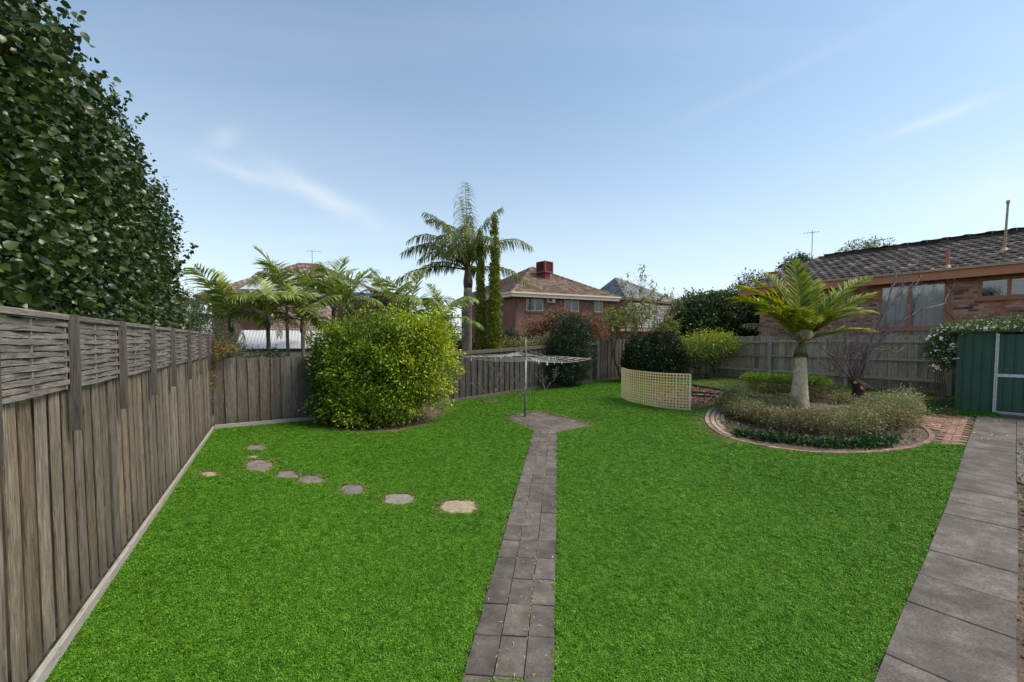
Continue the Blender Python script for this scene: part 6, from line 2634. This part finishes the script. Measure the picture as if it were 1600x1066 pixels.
# pencil pines
def pine(px_, ytop, dist, wpx, label, seed, lean=0.0):
    b_ = pt(px_, 560, dist)
    b_.z = Hf(b_)
    H = pt(px_, ytop, dist).z - b_.z
    t = thing('pencil_pine', label, 'tree', tuple(b_), group='pencil pines beyond the fence')
    c_ = Cloud(seed)
    W = wpx / 2 * dist / 650
    lob = []
    n = 16
    for i in range(n):
        z = H * (i + .5) / n
        w = W * (1.2 - .82 * (z / H) ** 1.5) * (1 if z > 1 else .8)
        lob.append((c_.rng.normal() * W * .10 + lean * z / H, c_.rng.normal() * W * .10, z, w * c_.rng.uniform(.88, 1.1), w, H / n * .85))
    lob.append((lean, 0, H - .15, W * .28, W * .28, .4))
    c_.lobes(lob, 4200, 6, .085, .42, LEAF4, .035, .35, .22, .2, -1.1, outw=.7)
    part('foliage', c_.mesh('foliage', 'leaf_pine'), t, kind='stuff')
    mb = MB()
    mb.tube([(0, 0, -.1), (lean, 0, H - .3)], [.09, .015], 6)
    part('trunk', mb.mesh('trunk', 'bark_brown', True), t)


pine(773.5, 345, 17.7, 19, 'tall yellow green pencil pine, the right and taller of the pair', 81, .0)
pine(752.5, 368, 17.9, 15, 'slimmer darker pencil pine, left of the pair behind the tall palm', 82, -.05)


# ------------------------------------------------------------------ palms
def palm(name, label, base, H, r0, r1, fr, mat, tmat='palm_trunk', crown_col=None, rings=10, lean=(0, 0), group=None, seed=0, bulge=1.0, tseg=12, shaft=None):
    t = thing(name, label, 'palm', tuple(base), group=group)
    mb = MB()
    P, Rr = [], []
    for i in range(tseg * 2 + 1):
        f = i / (tseg * 2)
        P.append((lean[0] * f * f, lean[1] * f * f, -0.1 + (H + .1) * f))
        rr1 = r0 + (r1 - r0) * (f ** .7)
        Rr.append(rr1 * (1.03 if i % 2 else 0.985) * (bulge if .0 < f < .3 else 1))
    mb.tube(P, Rr, 14)
    part('trunk', mb.mesh('trunk', tmat, True), t)
    top = np.array([lean[0], lean[1], H])
    if shaft:
        mb = MB()
        hgt_, ra, rb, mt = shaft
        mb.tube([top, top + [0, 0, hgt_ * .3], top + [0, 0, hgt_]], [ra, ra * 1.12, rb], 12)
        part('crownshaft', mb.mesh('crownshaft', mt, True), t)
        top = top + np.array([0, 0, hgt_ * .85])
    for k, f in enumerate(fr):
        f = dict(f)
        m_ = f.pop('mat', mat)
        V, F, r_ = frond(top + np.array(f.pop('off', (0, 0, 0))), seed=seed * 100 + k, **f)
        part('frond', make_mesh('frond', V, F, m_, r_), t)
    return t


# island palm: thick pale ringed trunk
plain_mat('shaft_green', (0.10, 0.12, 0.03), 0.5, 0, 0.3, 12, 0.1)
m, nt, b, out = new_mat('ringed_trunk')
v = nd(nt, 'ShaderNodeTexCoord').outputs['Object']
wv_ = nd(nt, 'ShaderNodeTexWave', wave_type='BANDS', bands_direction='Z')
wv_.inputs['Scale'].default_value = 3.6
wv_.inputs['Distortion'].default_value = 2.2
wv_.inputs['Detail'].default_value = 3
nt.links.new(mapping(nt, v, (1, 1, 1.4)), wv_.inputs['Vector'])
nz = noise(nt, v, 7, 5, .65)
c1 = ramp(nt, nz, [(.3, (0.33, .245, .155)), (.55, (.60, .48, .325)), (.75, (.72, .61, .45))])
wf = ramp(nt, wv_.outputs['Fac'], [(.0, (.78, .75, .70)), (.10, (1, 1, 1))])
nt.links.new(mixc(nt, .8, c1, wf, 'MULTIPLY'), b.inputs['Base Color'])
b.inputs['Roughness'].default_value = .85
bump(nt, b, wv_.outputs['Fac'], .15, .01)

ib = at(1262, 641)
ib.y += 0.35
ib.z = Hf(ib)
s_ = ib.y / 650
Hp = pt(1266, 556, ib.y).z - ib.z
isl = []
D = [  # azimuth (0 = away, 90 = right), elevation, length, droop, leaflet length
    (84, 60, 2.85, .72, .62), (98, 50, 2.35, .55, .60), (112, 28, 1.7, .7, .52), (8, 84, 2.55, .30, .60), (-20, 74, 2.5, .55, .62), (-62, 68, 2.55, 1.0, .62),
    (-84, 56, 2.5, 1.0, .60), (-98, 34, 2.0, .8, .50), (-45, 74, 2.3, .75, .6), (150, 62, 1.7, 1.2, .50), (205, 52, 1.6, 1.3, .5), (45, 66, 2.5, .6, .60), (-140, 62, 1.8, 1.3, .52),
    (100, 64, 2.0, .5, .55), (-110, 58, 2.0, 1.4, .55), (120, 50, 1.9, 1.0, .5), (-150, 48, 1.3, 1.7, .35), (-118, 30, 1.5, 1.2, .35)]
for k, (az, el, ln, dr, lf_) in enumerate(D):
    f = dict(az=R(az), el=R(el), length=ln, droop=dr, leaflet=lf_ * 1.06, n=54, lw=.05, hang=.16, vee=.25, stalk=.08, rad=.02, ragged=.05, rhi=1.0 if k % 3 else .85, fwd=.95, plume=.3)
    if k in (7, 16, 17):
        f['mat'] = 'frond_dry'
        f['hang'] = .7
        f['ragged'] = .25 if k > 7 else .1
        f['lw'] = .026
    isl.append(f)
palm('feather_palm', 'young palm with fat pale ringed trunk in the island bed', ib, Hp, 15.0 * s_, 7.4 * s_, isl, 'frond_green', 'ringed_trunk', seed=31, shaft=(.42, .135, .085, 'shaft_green'), tseg=10)

# brown fibrous collar where the crownshaft meets the trunk
for o in list(C.objects):
    if o.name == 'feather_palm':
        mb = MB()
        rg_ = random.Random(6)
        for i in range(16):
            a_ = 2 * PI * i / 16
            x, y = math.cos(a_) * .15, math.sin(a_) * .15
            mb.tube([(x * 1.02, y * 1.02, Hp - .05), (x * 1.12, y * 1.12, Hp + .01), (x * .95, y * .95, Hp + rg_.uniform(.05, .13))], [.012, .022, .006], 4)
        part('leaf_base_collar', mb.mesh('leaf_base_collar', 'bark_brown', True), o)

# tall queen palm
qb = pt(729, 552, 18.5)
qb.z = Hf(qb)
HQ = pt(731, 450, 18.5).z - qb.z
rg_ = random.Random(14)
qf = []
QD = [(-20, 88, 4.1, .25, .85), (-80, 66, 3.6, 1.75, .72), (-95, 50, 3.3, 1.6, .72), (-60, 76, 3.8, 1.3, .72), (85, 60, 3.5, 1.75, .72), (98, 14, 3.0, 1.3, .6), (-100, 12, 3.6, 1.15, .65), (-75, 30, 3.0, 1.6, .65),
      (180, 72, 3.0, 1.9, .72), (150, 66, 2.7, 1.9, .72), (-150, 66, 2.8, 1.9, .72), (20, 66, 3.2, 1.6, .72), (-30, 72, 3.8, 1.2, .72), (200, 50, 2.4, 1.9, .65), (-120, 46, 2.6, 1.8, .65), (-25, 84, 3.9, .6, .72),
      (80, 80, 3.3, .8, .7), (-110, 78, 3.2, 1.2, .7), (-70, 58, 3.2, 1.5, .7), (0, 78, 3.6, .9, .7), (10, 30, 2.2, 1.3, .6)]
for (az, el, ln, dr, lf_) in QD:
    f = dict(az=R(az), el=R(el), length=ln, droop=dr, leaflet=lf_, n=70, lw=.036, hang=1.15, vee=.2, stalk=.15, rad=.03, ragged=.04, fwd=.45, plume=.9, env_p=.5, twist=rg_.uniform(-.3, .3))
    qf.append(f)
palm('queen_palm', 'tall feather palm with drooping dark fronds rising above the fence', qb, HQ, 9.0 * 18.5 / 650, 6.5 * 18.5 / 650, qf, 'frond_queen', 'palm_grey', seed=32, lean=(.08, 0), shaft=(.9, .19, .12, 'bark_brown'))

# king palms behind the left back fence
KP = [  # px, py of crown base, distance, frond length, label, seed
    (362, 506, 13.6, 1.9, 'bright green palm with one erect new frond, leftmost behind the back fence', 33),
    (420, 500, 14.0, 1.7, 'palm with a stubby stem, second from the left behind the back fence', 34),
    (474, 508, 14.6, 1.6, 'low palm with drooping pale fronds in the middle of the left group', 35),
    (522, 470, 16.5, 2.0, 'taller palm with upright fronds in front of the pale roof', 36),
    (450, 464, 17.2, 2.2, 'tallest palm of the left group with fronds above the roof ridge', 37),
    (545, 478, 15.8, 1.7, 'dark fronded palm just left of the lime green bush', 38),
    (640, 492, 15.8, 2.0, 'palm with fine arching fronds behind the right half of the bush', 39),
    (690, 505, 16.6, 1.8, 'pale drooping palm left of the tall palm trunk', 40),
    (612, 470, 18.0, 1.6, 'small upright feathery palm above the bush', 41)]
for (px_0, py_0, dd, ln, lab, sd_) in KP:
    p = pt(px_0, 560, dd)
    p.z = Hf(p)
    H = pt(px_0, py_0 + 12, dd).z - p.z
    rg_ = random.Random(sd_)
    fr = []
    nf = 9 if sd_ != 41 else 8
    for i in range(nf):
        az = 360 * i / nf + rg_.uniform(-18, 18)
        el = rg_.uniform(38, 68) if i % 3 else rg_.uniform(8, 30)
        f = dict(az=R(az), el=R(el), length=ln * rg_.uniform(.8, 1.08), droop=rg_.uniform(.6, 1.5), leaflet=.74 * ln / 1.9, n=30, lw=.05, hang=rg_.uniform(.25, .6), vee=.25, stalk=.08, rad=.022, ragged=.1, fwd=.75, plume=.35, env_p=.5, twist=rg_.uniform(-.5, .5))
        if i in (3,) and sd_ in (33, 34, 35, 36, 39):
            f.update(mat='frond_dry', hang=1.0, el=R(rg_.uniform(-45, -15)), length=ln * .55, ragged=.5, lw=.025, leaflet=.4)
        fr.append(f)
    fr.append(dict(az=R(rg_.uniform(-120, 120)), el=R(rg_.uniform(66, 80)), length=ln * .95, droop=rg_.uniform(.3, .8), leaflet=.6 * ln / 1.9, n=24, lw=.05, hang=.15, vee=.35, stalk=.12, rad=.02, fwd=.8, rlo=.1, plume=.4))
    if sd_ in (37, 36):
        fr.append(dict(az=R(-70 if sd_ == 37 else 20), el=R(60), length=ln, droop=.7, leaflet=.45, n=32, lw=.04, hang=.15, vee=.3, stalk=.12, rad=.02, fwd=1.0, rlo=.2))
    if sd_ == 41:
        for f in fr:
            f.update(hang=1.0, leaflet=.28, n=44)
    palm('king_palm', lab, p, H, .075, .06, fr, 'frond_king' if sd_ < 40 else 'frond_king', 'bark_grey' if sd_ % 2 else 'bark_brown', seed=sd_, group='palms in the neighbouring gardens', shaft=(.5, .085, .05, 'shaft_green'), tseg=8)

# olive shrub between the hedge and the palms, creeper on the corner
b_ = pt(295, 520, 12.6)
b_.z = 0
shrub('olive_shrub', 'pale grey green fine leaved shrub between the tall hedge and the palms', b_, [(-.35, 0, 3.1, .75, .7, .85), (.3, 0, 2.6, .65, .6, .7), (-.1, 0, 2.1, .8, .6, .8), (-.8, 0, 2.6, .6, .6, .9), (.75, .3, 2.0, .6, .5, .55), (.6, .2, 1.5, .6, .5, .6)], 5200, 8, .06, .33, 'leaf_olive', 91, spread=.07, trunk=(3, .04, .9))
c_ = Cloud(92)
cr_ = K1.copy()
c_.lobes([(0.05, -.06, 2.0, .28, .12, .35), (0.1, -.08, 1.5, .14, .07, .5), (.2, .1, 2.15, .5, .2, .2)], 260, 5, .05, .6, LEAF4, .04, .8, .3, .4, .5)
cp_ = thing('corner_creeper', 'dry orange brown creeper hanging on the far left fence corner', 'creeper', tuple(cr_))
part('foliage', c_.mesh('foliage', 'leaf_creeper'), cp_, kind='stuff')
mb = MB()
rg_ = random.Random(4)
for i in range(7):
    x = rg_.uniform(-.1, .25)
    mb.tube([(x, -.08, .9 + rg_.uniform(0, .5)), (x + .04, -.1, 1.6), (x * .5, -.07, 2.2)], .005, 4)
part('stem', mb.mesh('stem', 'bark_brown'), cp_)
# undergrowth behind the back fence so no bare ground shows between the palms
b_ = pt(350, 540, 13.2)
b_.z = 0
shrub('fern_clump', 'low green undergrowth at the foot of the left palms', b_, [(0, 0, 1.6, 1.2, .4, .6), (1.2, .6, 1.5, .9, .4, .5)], 700, 7, .11, .25, 'leaf_shrub', 93, spread=.1, trunk=(2, .03, .6))
b_ = pt(700, 555, 19.5)
b_.z = .1
shrub('garden_shrub', 'dark shrub filling the gap at the foot of the pencil pines', b_, [(0, 0, 1.6, 1.5, .5, .9), (1.6, 0, 1.5, 1.2, .5, .9), (-.1, 0, 2.5, .8, .5, .75), (-1.3, 0, 2.0, .8, .5, .8)], 2600, 7, .09, .4, 'leaf_dark', 94, spread=.1)
# trees peeping behind the right house
for (px_0, py_0, dd, w_, h_, mat, lab, sd_) in ((1178, 446, 33, 1.3, 1.0, 'leaf_dark', 'dark umbrella shaped tree left of the right house', 95), (1350, 392, 36, 1.6, 1.0, 'leaf_olive', 'faint treetop showing above the dark roof ridge', 96), (1243, 412, 34, .9, .7, 'leaf_dark', 'palm like dark treetop above the hip of the right house', 97)):
    p = pt(px_0, py_0, dd)
    g_ = Vector((p.x, p.y, .65))
    hh = p.z - .65
    shrub('distant_tree', lab, g_, [(0, 0, hh, w_, w_, h_), (w_ * .8, 0, hh + .1, w_ * .7, w_ * .7, h_ * .7), (-w_ * .9, 0, hh - .4, w_ * .6, w_ * .6, h_ * .6)], 420, 7, .17, .45, mat, sd_, cat='tree', trunk=(1, .12, hh * .5), spread=.14, shell=.7, rough=.3)
b_ = pt(1190, 520, 18.9)
b_.z = Hf(b_)

# ------------------------------------------------------------------ island planting
ring_pts = [(1146, 634), (1160, 652), (1188, 667), (1225, 675), (1270, 680), (1320, 682), (1370, 680), (1405, 672), (1425, 658), (1415, 645)]
heights = [.62, .62, .58, .52, .48, .5, .56, .6, .62, .6]
ih = thing('box_hedge', 'straggly brownish box hedge ringing the front of the island bed', 'hedge', tuple(at(1270, 672)))
O = Vector(ih.location)
c_ = Cloud(101)
lob = []
cv, _ = resample(smooth_poly([at2(*p) for p in ring_pts], 2), .28)
rg_ = random.Random(8)
for i, p in enumerate(cv):
    f = i / (len(cv) - 1)
    hh = float(np.interp(f, np.linspace(0, 1, len(heights)), heights)) * rg_.uniform(.78, 1.2)
    q = p + Vector((rg_.uniform(-.05, .05), 0.06 + rg_.uniform(-.08, .08), 0))
    lob.append((q.x - O.x, q.y - O.y, Hf(q) - O.z + hh * .52, .32, .34, hh * .55))
    if .12 < f < .9:
        for dq, fz in ((.42, .40), (.85, .34)):
            q2 = q + Vector((0, dq, 0))
            if (Vector((q2.x, q2.y, 0)) - Vector((ib.x, ib.y, 0))).length > .42:
                lob.append((q2.x - O.x, q2.y - O.y, Hf(q2) - O.z + hh * fz, .32, .34, hh * fz * 1.1))
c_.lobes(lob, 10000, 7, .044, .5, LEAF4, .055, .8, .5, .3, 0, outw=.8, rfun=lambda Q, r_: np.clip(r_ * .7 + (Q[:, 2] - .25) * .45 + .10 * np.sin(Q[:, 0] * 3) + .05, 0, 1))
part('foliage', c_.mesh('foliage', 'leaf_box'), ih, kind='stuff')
mb = MB()
for l in lob:
    for j in range(9):
        x, y = l[0] + rg_.uniform(-.2, .2), l[1] + rg_.uniform(-.2, .2)
        z = l[2] - l[5]
        e_ = Vector((x + rg_.uniform(-.16, .16), y + rg_.uniform(-.16, .16), z + l[5] * rg_.uniform(1.4, 2.25)))
        mb.tube([(x, y, z), e_ * .5 + Vector((x, y, z)) * .5 + Vector((rg_.uniform(-.03, .03), 0, 0)), e_], [.006, .004, .002], 3, cap=False)
part('twigs', mb.mesh('twigs', 'bark_purple'), ih, kind='stuff')
# box hedge at the back of the island with a clipped bright top
bk = thing('box_hedge', 'clipped square box hedge with bright green top left of the island palm', 'hedge', tuple(at(1240, 625)))
O = Vector(bk.location)
c_ = Cloud(102)
c2 = Cloud(103)
a, b2 = at(1180, 622), at(1300, 632)
a.y += .3
b2.y += .5
lob, lob2 = [], []
for i in range(9):
    f = i / 8
    q = a.lerp(b2, f)
    zc = Hf(q) - O.z
    lob.append((q.x - O.x, q.y - O.y, zc + .30, .34, .34, .32))
    lob2.append((q.x - O.x, q.y - O.y, zc + .66, .30, .34, .13))
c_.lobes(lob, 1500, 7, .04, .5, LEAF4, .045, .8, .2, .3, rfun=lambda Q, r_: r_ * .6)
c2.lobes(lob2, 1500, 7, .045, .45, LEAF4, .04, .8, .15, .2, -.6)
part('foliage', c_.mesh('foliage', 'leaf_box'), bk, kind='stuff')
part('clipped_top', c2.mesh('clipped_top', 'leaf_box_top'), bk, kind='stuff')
# low green mounds right of the palm, inside the ring
bk2 = thing('box_shrub', 'low green and brown shrubs inside the island bed right of the palm', 'shrub', tuple(at(1335, 640)))
O = Vector(bk2.location)
c_ = Cloud(104)
lob = []
for (px_0, py_0, hh) in ((1302, 622, .5), (1315, 630, .3), (1365, 645, .45), (1390, 640, .5), (1412, 638, .45), (1345, 650, .28), (1230, 640, .35), (1200, 640, .35)):
    q = at(px_0, py_0)
    lob.append((q.x - O.x, q.y - O.y, q.z - O.z + hh * .5, .38, .32, hh * .5))
c_.lobes(lob, 2600, 7, .042, .5, LEAF4, .05, .9, .3, .3, rfun=lambda Q, r_: np.clip(r_ * .8 + .1, 0, 1))
part('foliage', c_.mesh('foliage', 'leaf_box'), bk2, kind='stuff')
# ivy along the front
c_ = Cloud(105)
ivp = smooth_poly([at2(*p) for p in [(1165, 683), (1200, 690), (1260, 698), (1320, 701), (1370, 699), (1400, 692)]], 1)
cv, _ = resample(ivp, .16)
O = Vector((cv[0].x, cv[0].y, Hf(cv[0])))
lob = []
for i, p in enumerate(cv):
    q = p + Vector((rg_.uniform(-.04, .04), .03 + rg_.uniform(-.05, .15), 0))
    f = i / len(cv)
    lob.append((q.x - O.x, q.y - O.y, Hf(q) - O.z + .04, .16, .17, .075 if f < .8 else .035))
c_.lobes(lob, 1100, 5, .055, .85, LEAF4, .07, .9, .4, .6, 0)
iv = thing('ivy', 'dark glossy ivy spilling along the front of the island bed', 'ivy', tuple(O))
part('foliage', c_.mesh('foliage', 'leaf_ivy'), iv, kind='stuff')
inner = [at2(*p) for p in [(1125, 650), (1135, 672), (1180, 690), (1260, 701), (1380, 701), (1445, 690), (1440, 672), (1380, 640), (1200, 640)]]
litter('leaf_litter', inner, 2600, .05, .5, 'mulch_chip', 'brown leaf litter and bare twigs on the soil of the island bed', 11, .02, .5)
wl = [at2(*p) for p in [(1118, 655), (1130, 672), (1165, 684), (1180, 680), (1140, 660)]]
litter('weeds', wl, 1200, .05, .2, 'weed_green', 'yellow green weeds behind the curved brick path', 12, .02, 1.2)
litter('weeds', [at2(1440, 648), at2(1475, 641), at2(1500, 646), at2(1500, 652), at2(1450, 652)], 900, .055, .18, 'weed_green', 'green weeds growing between the bricks at the shed corner', 13, .02, 1.3)
rt = [tuple((rpl[0] + rdir * s_ + rperp * o_)[:2]) for s_, o_ in ((5, WID + .0), (9.5, WID + 0.0), (9.5, WID + .2), (5, WID + 0.2))]
litter('weeds', rt, 260, .07, .3, 'weed_green', 'small weeds along the right edge of the side path', 14, .02, 1.2)

# dark stump of the pruned tree with its fan of bare branches
sb = at(1338, 622)
pr_ = thing('pruned_tree', 'leafless pruned fruit tree on a thick dark stump right of the palm', 'tree', tuple(sb))
s_ = sb.y / 650
mb = MB()
mb.tube([(0, 0, -.1), (0.02, 0, .12), (.08, -.02, .30), (.0, 0, .46), (-.12, 0, .56)], [.17, .15, .17, .15, .10], 12)
mb.tube([(.04, 0, .30), (.26, -.02, .36), (.30, -.02, .40)], [.15, .14, .10], 10)
part('stump', mb.mesh('stump', 'stump_bark', True), pr_)
mb = MB()
mb.tube([(.02, -.15, .33), (.03, -.18, .34)], [.06, .055], 9)
mb.tube([(-.16, -.12, .50), (-.17, -.15, .51)], [.05, .045], 8)
part('cut_face', mb.mesh('cut_face', 'cut_wood'), pr_)
mb = MB()
rg2 = random.Random(17)
S0 = Vector((-.08, 0, .52))


def limb(p0, targets, r0, depth=3, seed=0):
    """a limb through points given in photograph pixels at the tree's distance"""
    P = [Vector(p0)] + [Vector(pt(x, y, sb.y + dz)) - Vector(sb) for (x, y, dz) in targets]
    n = len(P)
    mb.tube(P, [max(.005, r0 * (1 - .78 * i / (n - 1))) for i in range(n)], 7)
    rg3 = random.Random(seed)
    for i in range(1, n):
        for _ in range(2 if i < n - 1 else 1):
            d = (P[i] - P[i - 1]).normalized()
            branching(mb, P[i - 1].lerp(P[i], rg3.uniform(.3, 1)), d + Vector((rg3.uniform(-.9, .9), rg3.uniform(-.6, .6), rg3.uniform(-.1, .9))), rg3.uniform(.3, .55), max(.008, r0 * .35), depth, rg3, .6, (2, 3), .72, 4, .2, 5, .15, None, .003)


limb((.05, 0, .45), [(1352, 575, 0), (1358, 540, -.1), (1372, 510, -.1), (1386, 480, -.2), (1392, 452, -.2), (1402, 436, -.2)], .055, 3, 1)
limb(S0, [(1355, 555, 0), (1385, 520, -.3), (1412, 500, -.4), (1440, 484, -.5), (1478, 474, -.6)], .05, 3, 2)
limb((.05, 0, .5), [(1350, 560, .1), (1375, 500, .2), (1400, 470, .2), (1430, 448, .2), (1440, 430, .2)], .045, 3, 3)
limb(S0, [(1318, 580, 0), (1300, 556, -.1), (1285, 545, -.1), (1275, 530, -.1)], .04, 4, 4)
limb(S0, [(1325, 570, .1), (1322, 540, .1), (1320, 515, .1), (1318, 500, .1)], .04, 4, 5)
limb(S0, [(1330, 570, .2), (1340, 535, .2), (1345, 505, .2), (1336, 480, .2)], .04, 4, 6)
limb(S0, [(1310, 585, .2), (1290, 575, .2), (1278, 560, .3)], .035, 4, 7)
limb(S0, [(1340, 560, -.2), (1360, 545, -.4), (1390, 548, -.5), (1405, 556, -.5)], .03, 3, 8)
limb(S0, [(1328, 575, -.2), (1310, 545, -.3), (1305, 520, -.3)], .035, 4, 9)
part('branches', mb.mesh('branches', 'bark_purple', True), pr_)

# ------------------------------------------------------------------ flowering vine on the shed
vn = thing('flowering_vine', 'white flowering climber heaped on the shed roof and hanging down its left side', 'climber', tuple(Vector(sh0) + Vector((0, 0, SHH))))
O = Vector(vn.location)
c_ = Cloud(111)
fp = []
lob = []
yv = Vector((-shd.y, shd.x, 0))
for (a_, d_, z_, rx, rz) in ((.1, .5, .12, .35, .18), (.55, .55, .18, .4, .2), (1.0, .6, .2, .4, .22), (1.5, .6, .2, .45, .22), (2.0, .6, .2, .45, .2), (2.4, .5, .2, .4, .2),
                              (-.22, .35, .0, .28, .2), (-.38, .4, -.22, .22, .22), (-.25, .3, -.42, .18, .25), (-.45, .3, -.5, .16, .2), (.15, .05, .1, .35, .08), (.8, .05, .1, .5, .06), (1.5, .05, .1, .5, .06), (2.1, .05, .1, .5, .06), (-.16, .25, -.75, .10, .25)):
    q = shd * a_ + yv * d_
    lob.append((q.x, q.y, z_, rx, .3 if d_ > .1 else .12, rz))
c_.lobes(lob, 4200, 7, .05, .4, LEAF4, .06, .7, .3, .3, .1)
part('foliage', c_.mesh('foliage', 'leaf_vine'), vn, kind='stuff')
# flower clusters: five petalled stars
rf = np.random.default_rng(112)
FV, FF, FR = [], [], []
cen_l = []
for i in range(210):
    l = lob[rf.integers(0, len(lob))]
    d = unit(rf.normal(size=(1, 3)))[0]
    d[2] = abs(d[2]) * .8 if l[2] > 0 else d[2]
    # flowers sit on the garden side of the heap
    if d @ np.array(yv) > 0:
        d = d - 2 * (d @ np.array(yv)) * np.array(yv)
    cen_l.append(np.array(l[:3]) + d * np.array(l[3:6]) * 1.08)
for (px_0, py_0) in ((1478, 562), (1465, 575), (1459, 571), (1462, 578), (1553, 535), (1450, 528), (1490, 560), (1471, 528), (1474, 515), (1456, 550), (1459, 524), (1486, 541)):
    p = Vector(pt(px_0, py_0, sh0.y - .12)) - O
    for j in range(2):
        cen_l.append(np.array(p) + rf.normal(size=3) * .02)
for c0 in cen_l:
    for j in range(rf.integers(1, 5)):
        cc = c0 + rf.normal(size=3) * .028
        ax_ = -np.array(yv) * 1.0 + rf.normal(size=3) * .5 + [0, 0, .4]
        ax_ /= np.linalg.norm(ax_)
        s1 = np.cross(ax_, [0, 0, 1])
        s1 /= np.linalg.norm(s1) + 1e-9
        s2 = np.cross(ax_, s1)
        P = np.tile(cc, (5, 1))
        D = np.array([s1 * math.cos(a_) + s2 * math.sin(a_) + ax_ * .25 for a_ in np.arange(5) * 2 * PI / 5])
        V, F, r_ = leaves(P, D, .026, .017, LEAF2, rf, .0, rf.random(5))
        FV.append(V)
        FF.append(F + sum(len(x) for x in FV[:-1]))
        FR.append(r_)
part('flowers', make_mesh('flowers', np.concatenate(FV), np.concatenate(FF), 'petal', np.concatenate(FR)), vn, kind='stuff')
mb = MB()
for i in range(5):
    mb.tube([shd * (-.15 - .05 * i) + yv * .3 + Vector((0, 0, -SHH)), shd * (-.25 - .04 * i) + yv * .3 + Vector((0, 0, -SHH * .5)), shd * (-.15) + yv * .35], .012, 5)
part('stem', mb.mesh('stem', 'bark_brown'), vn)
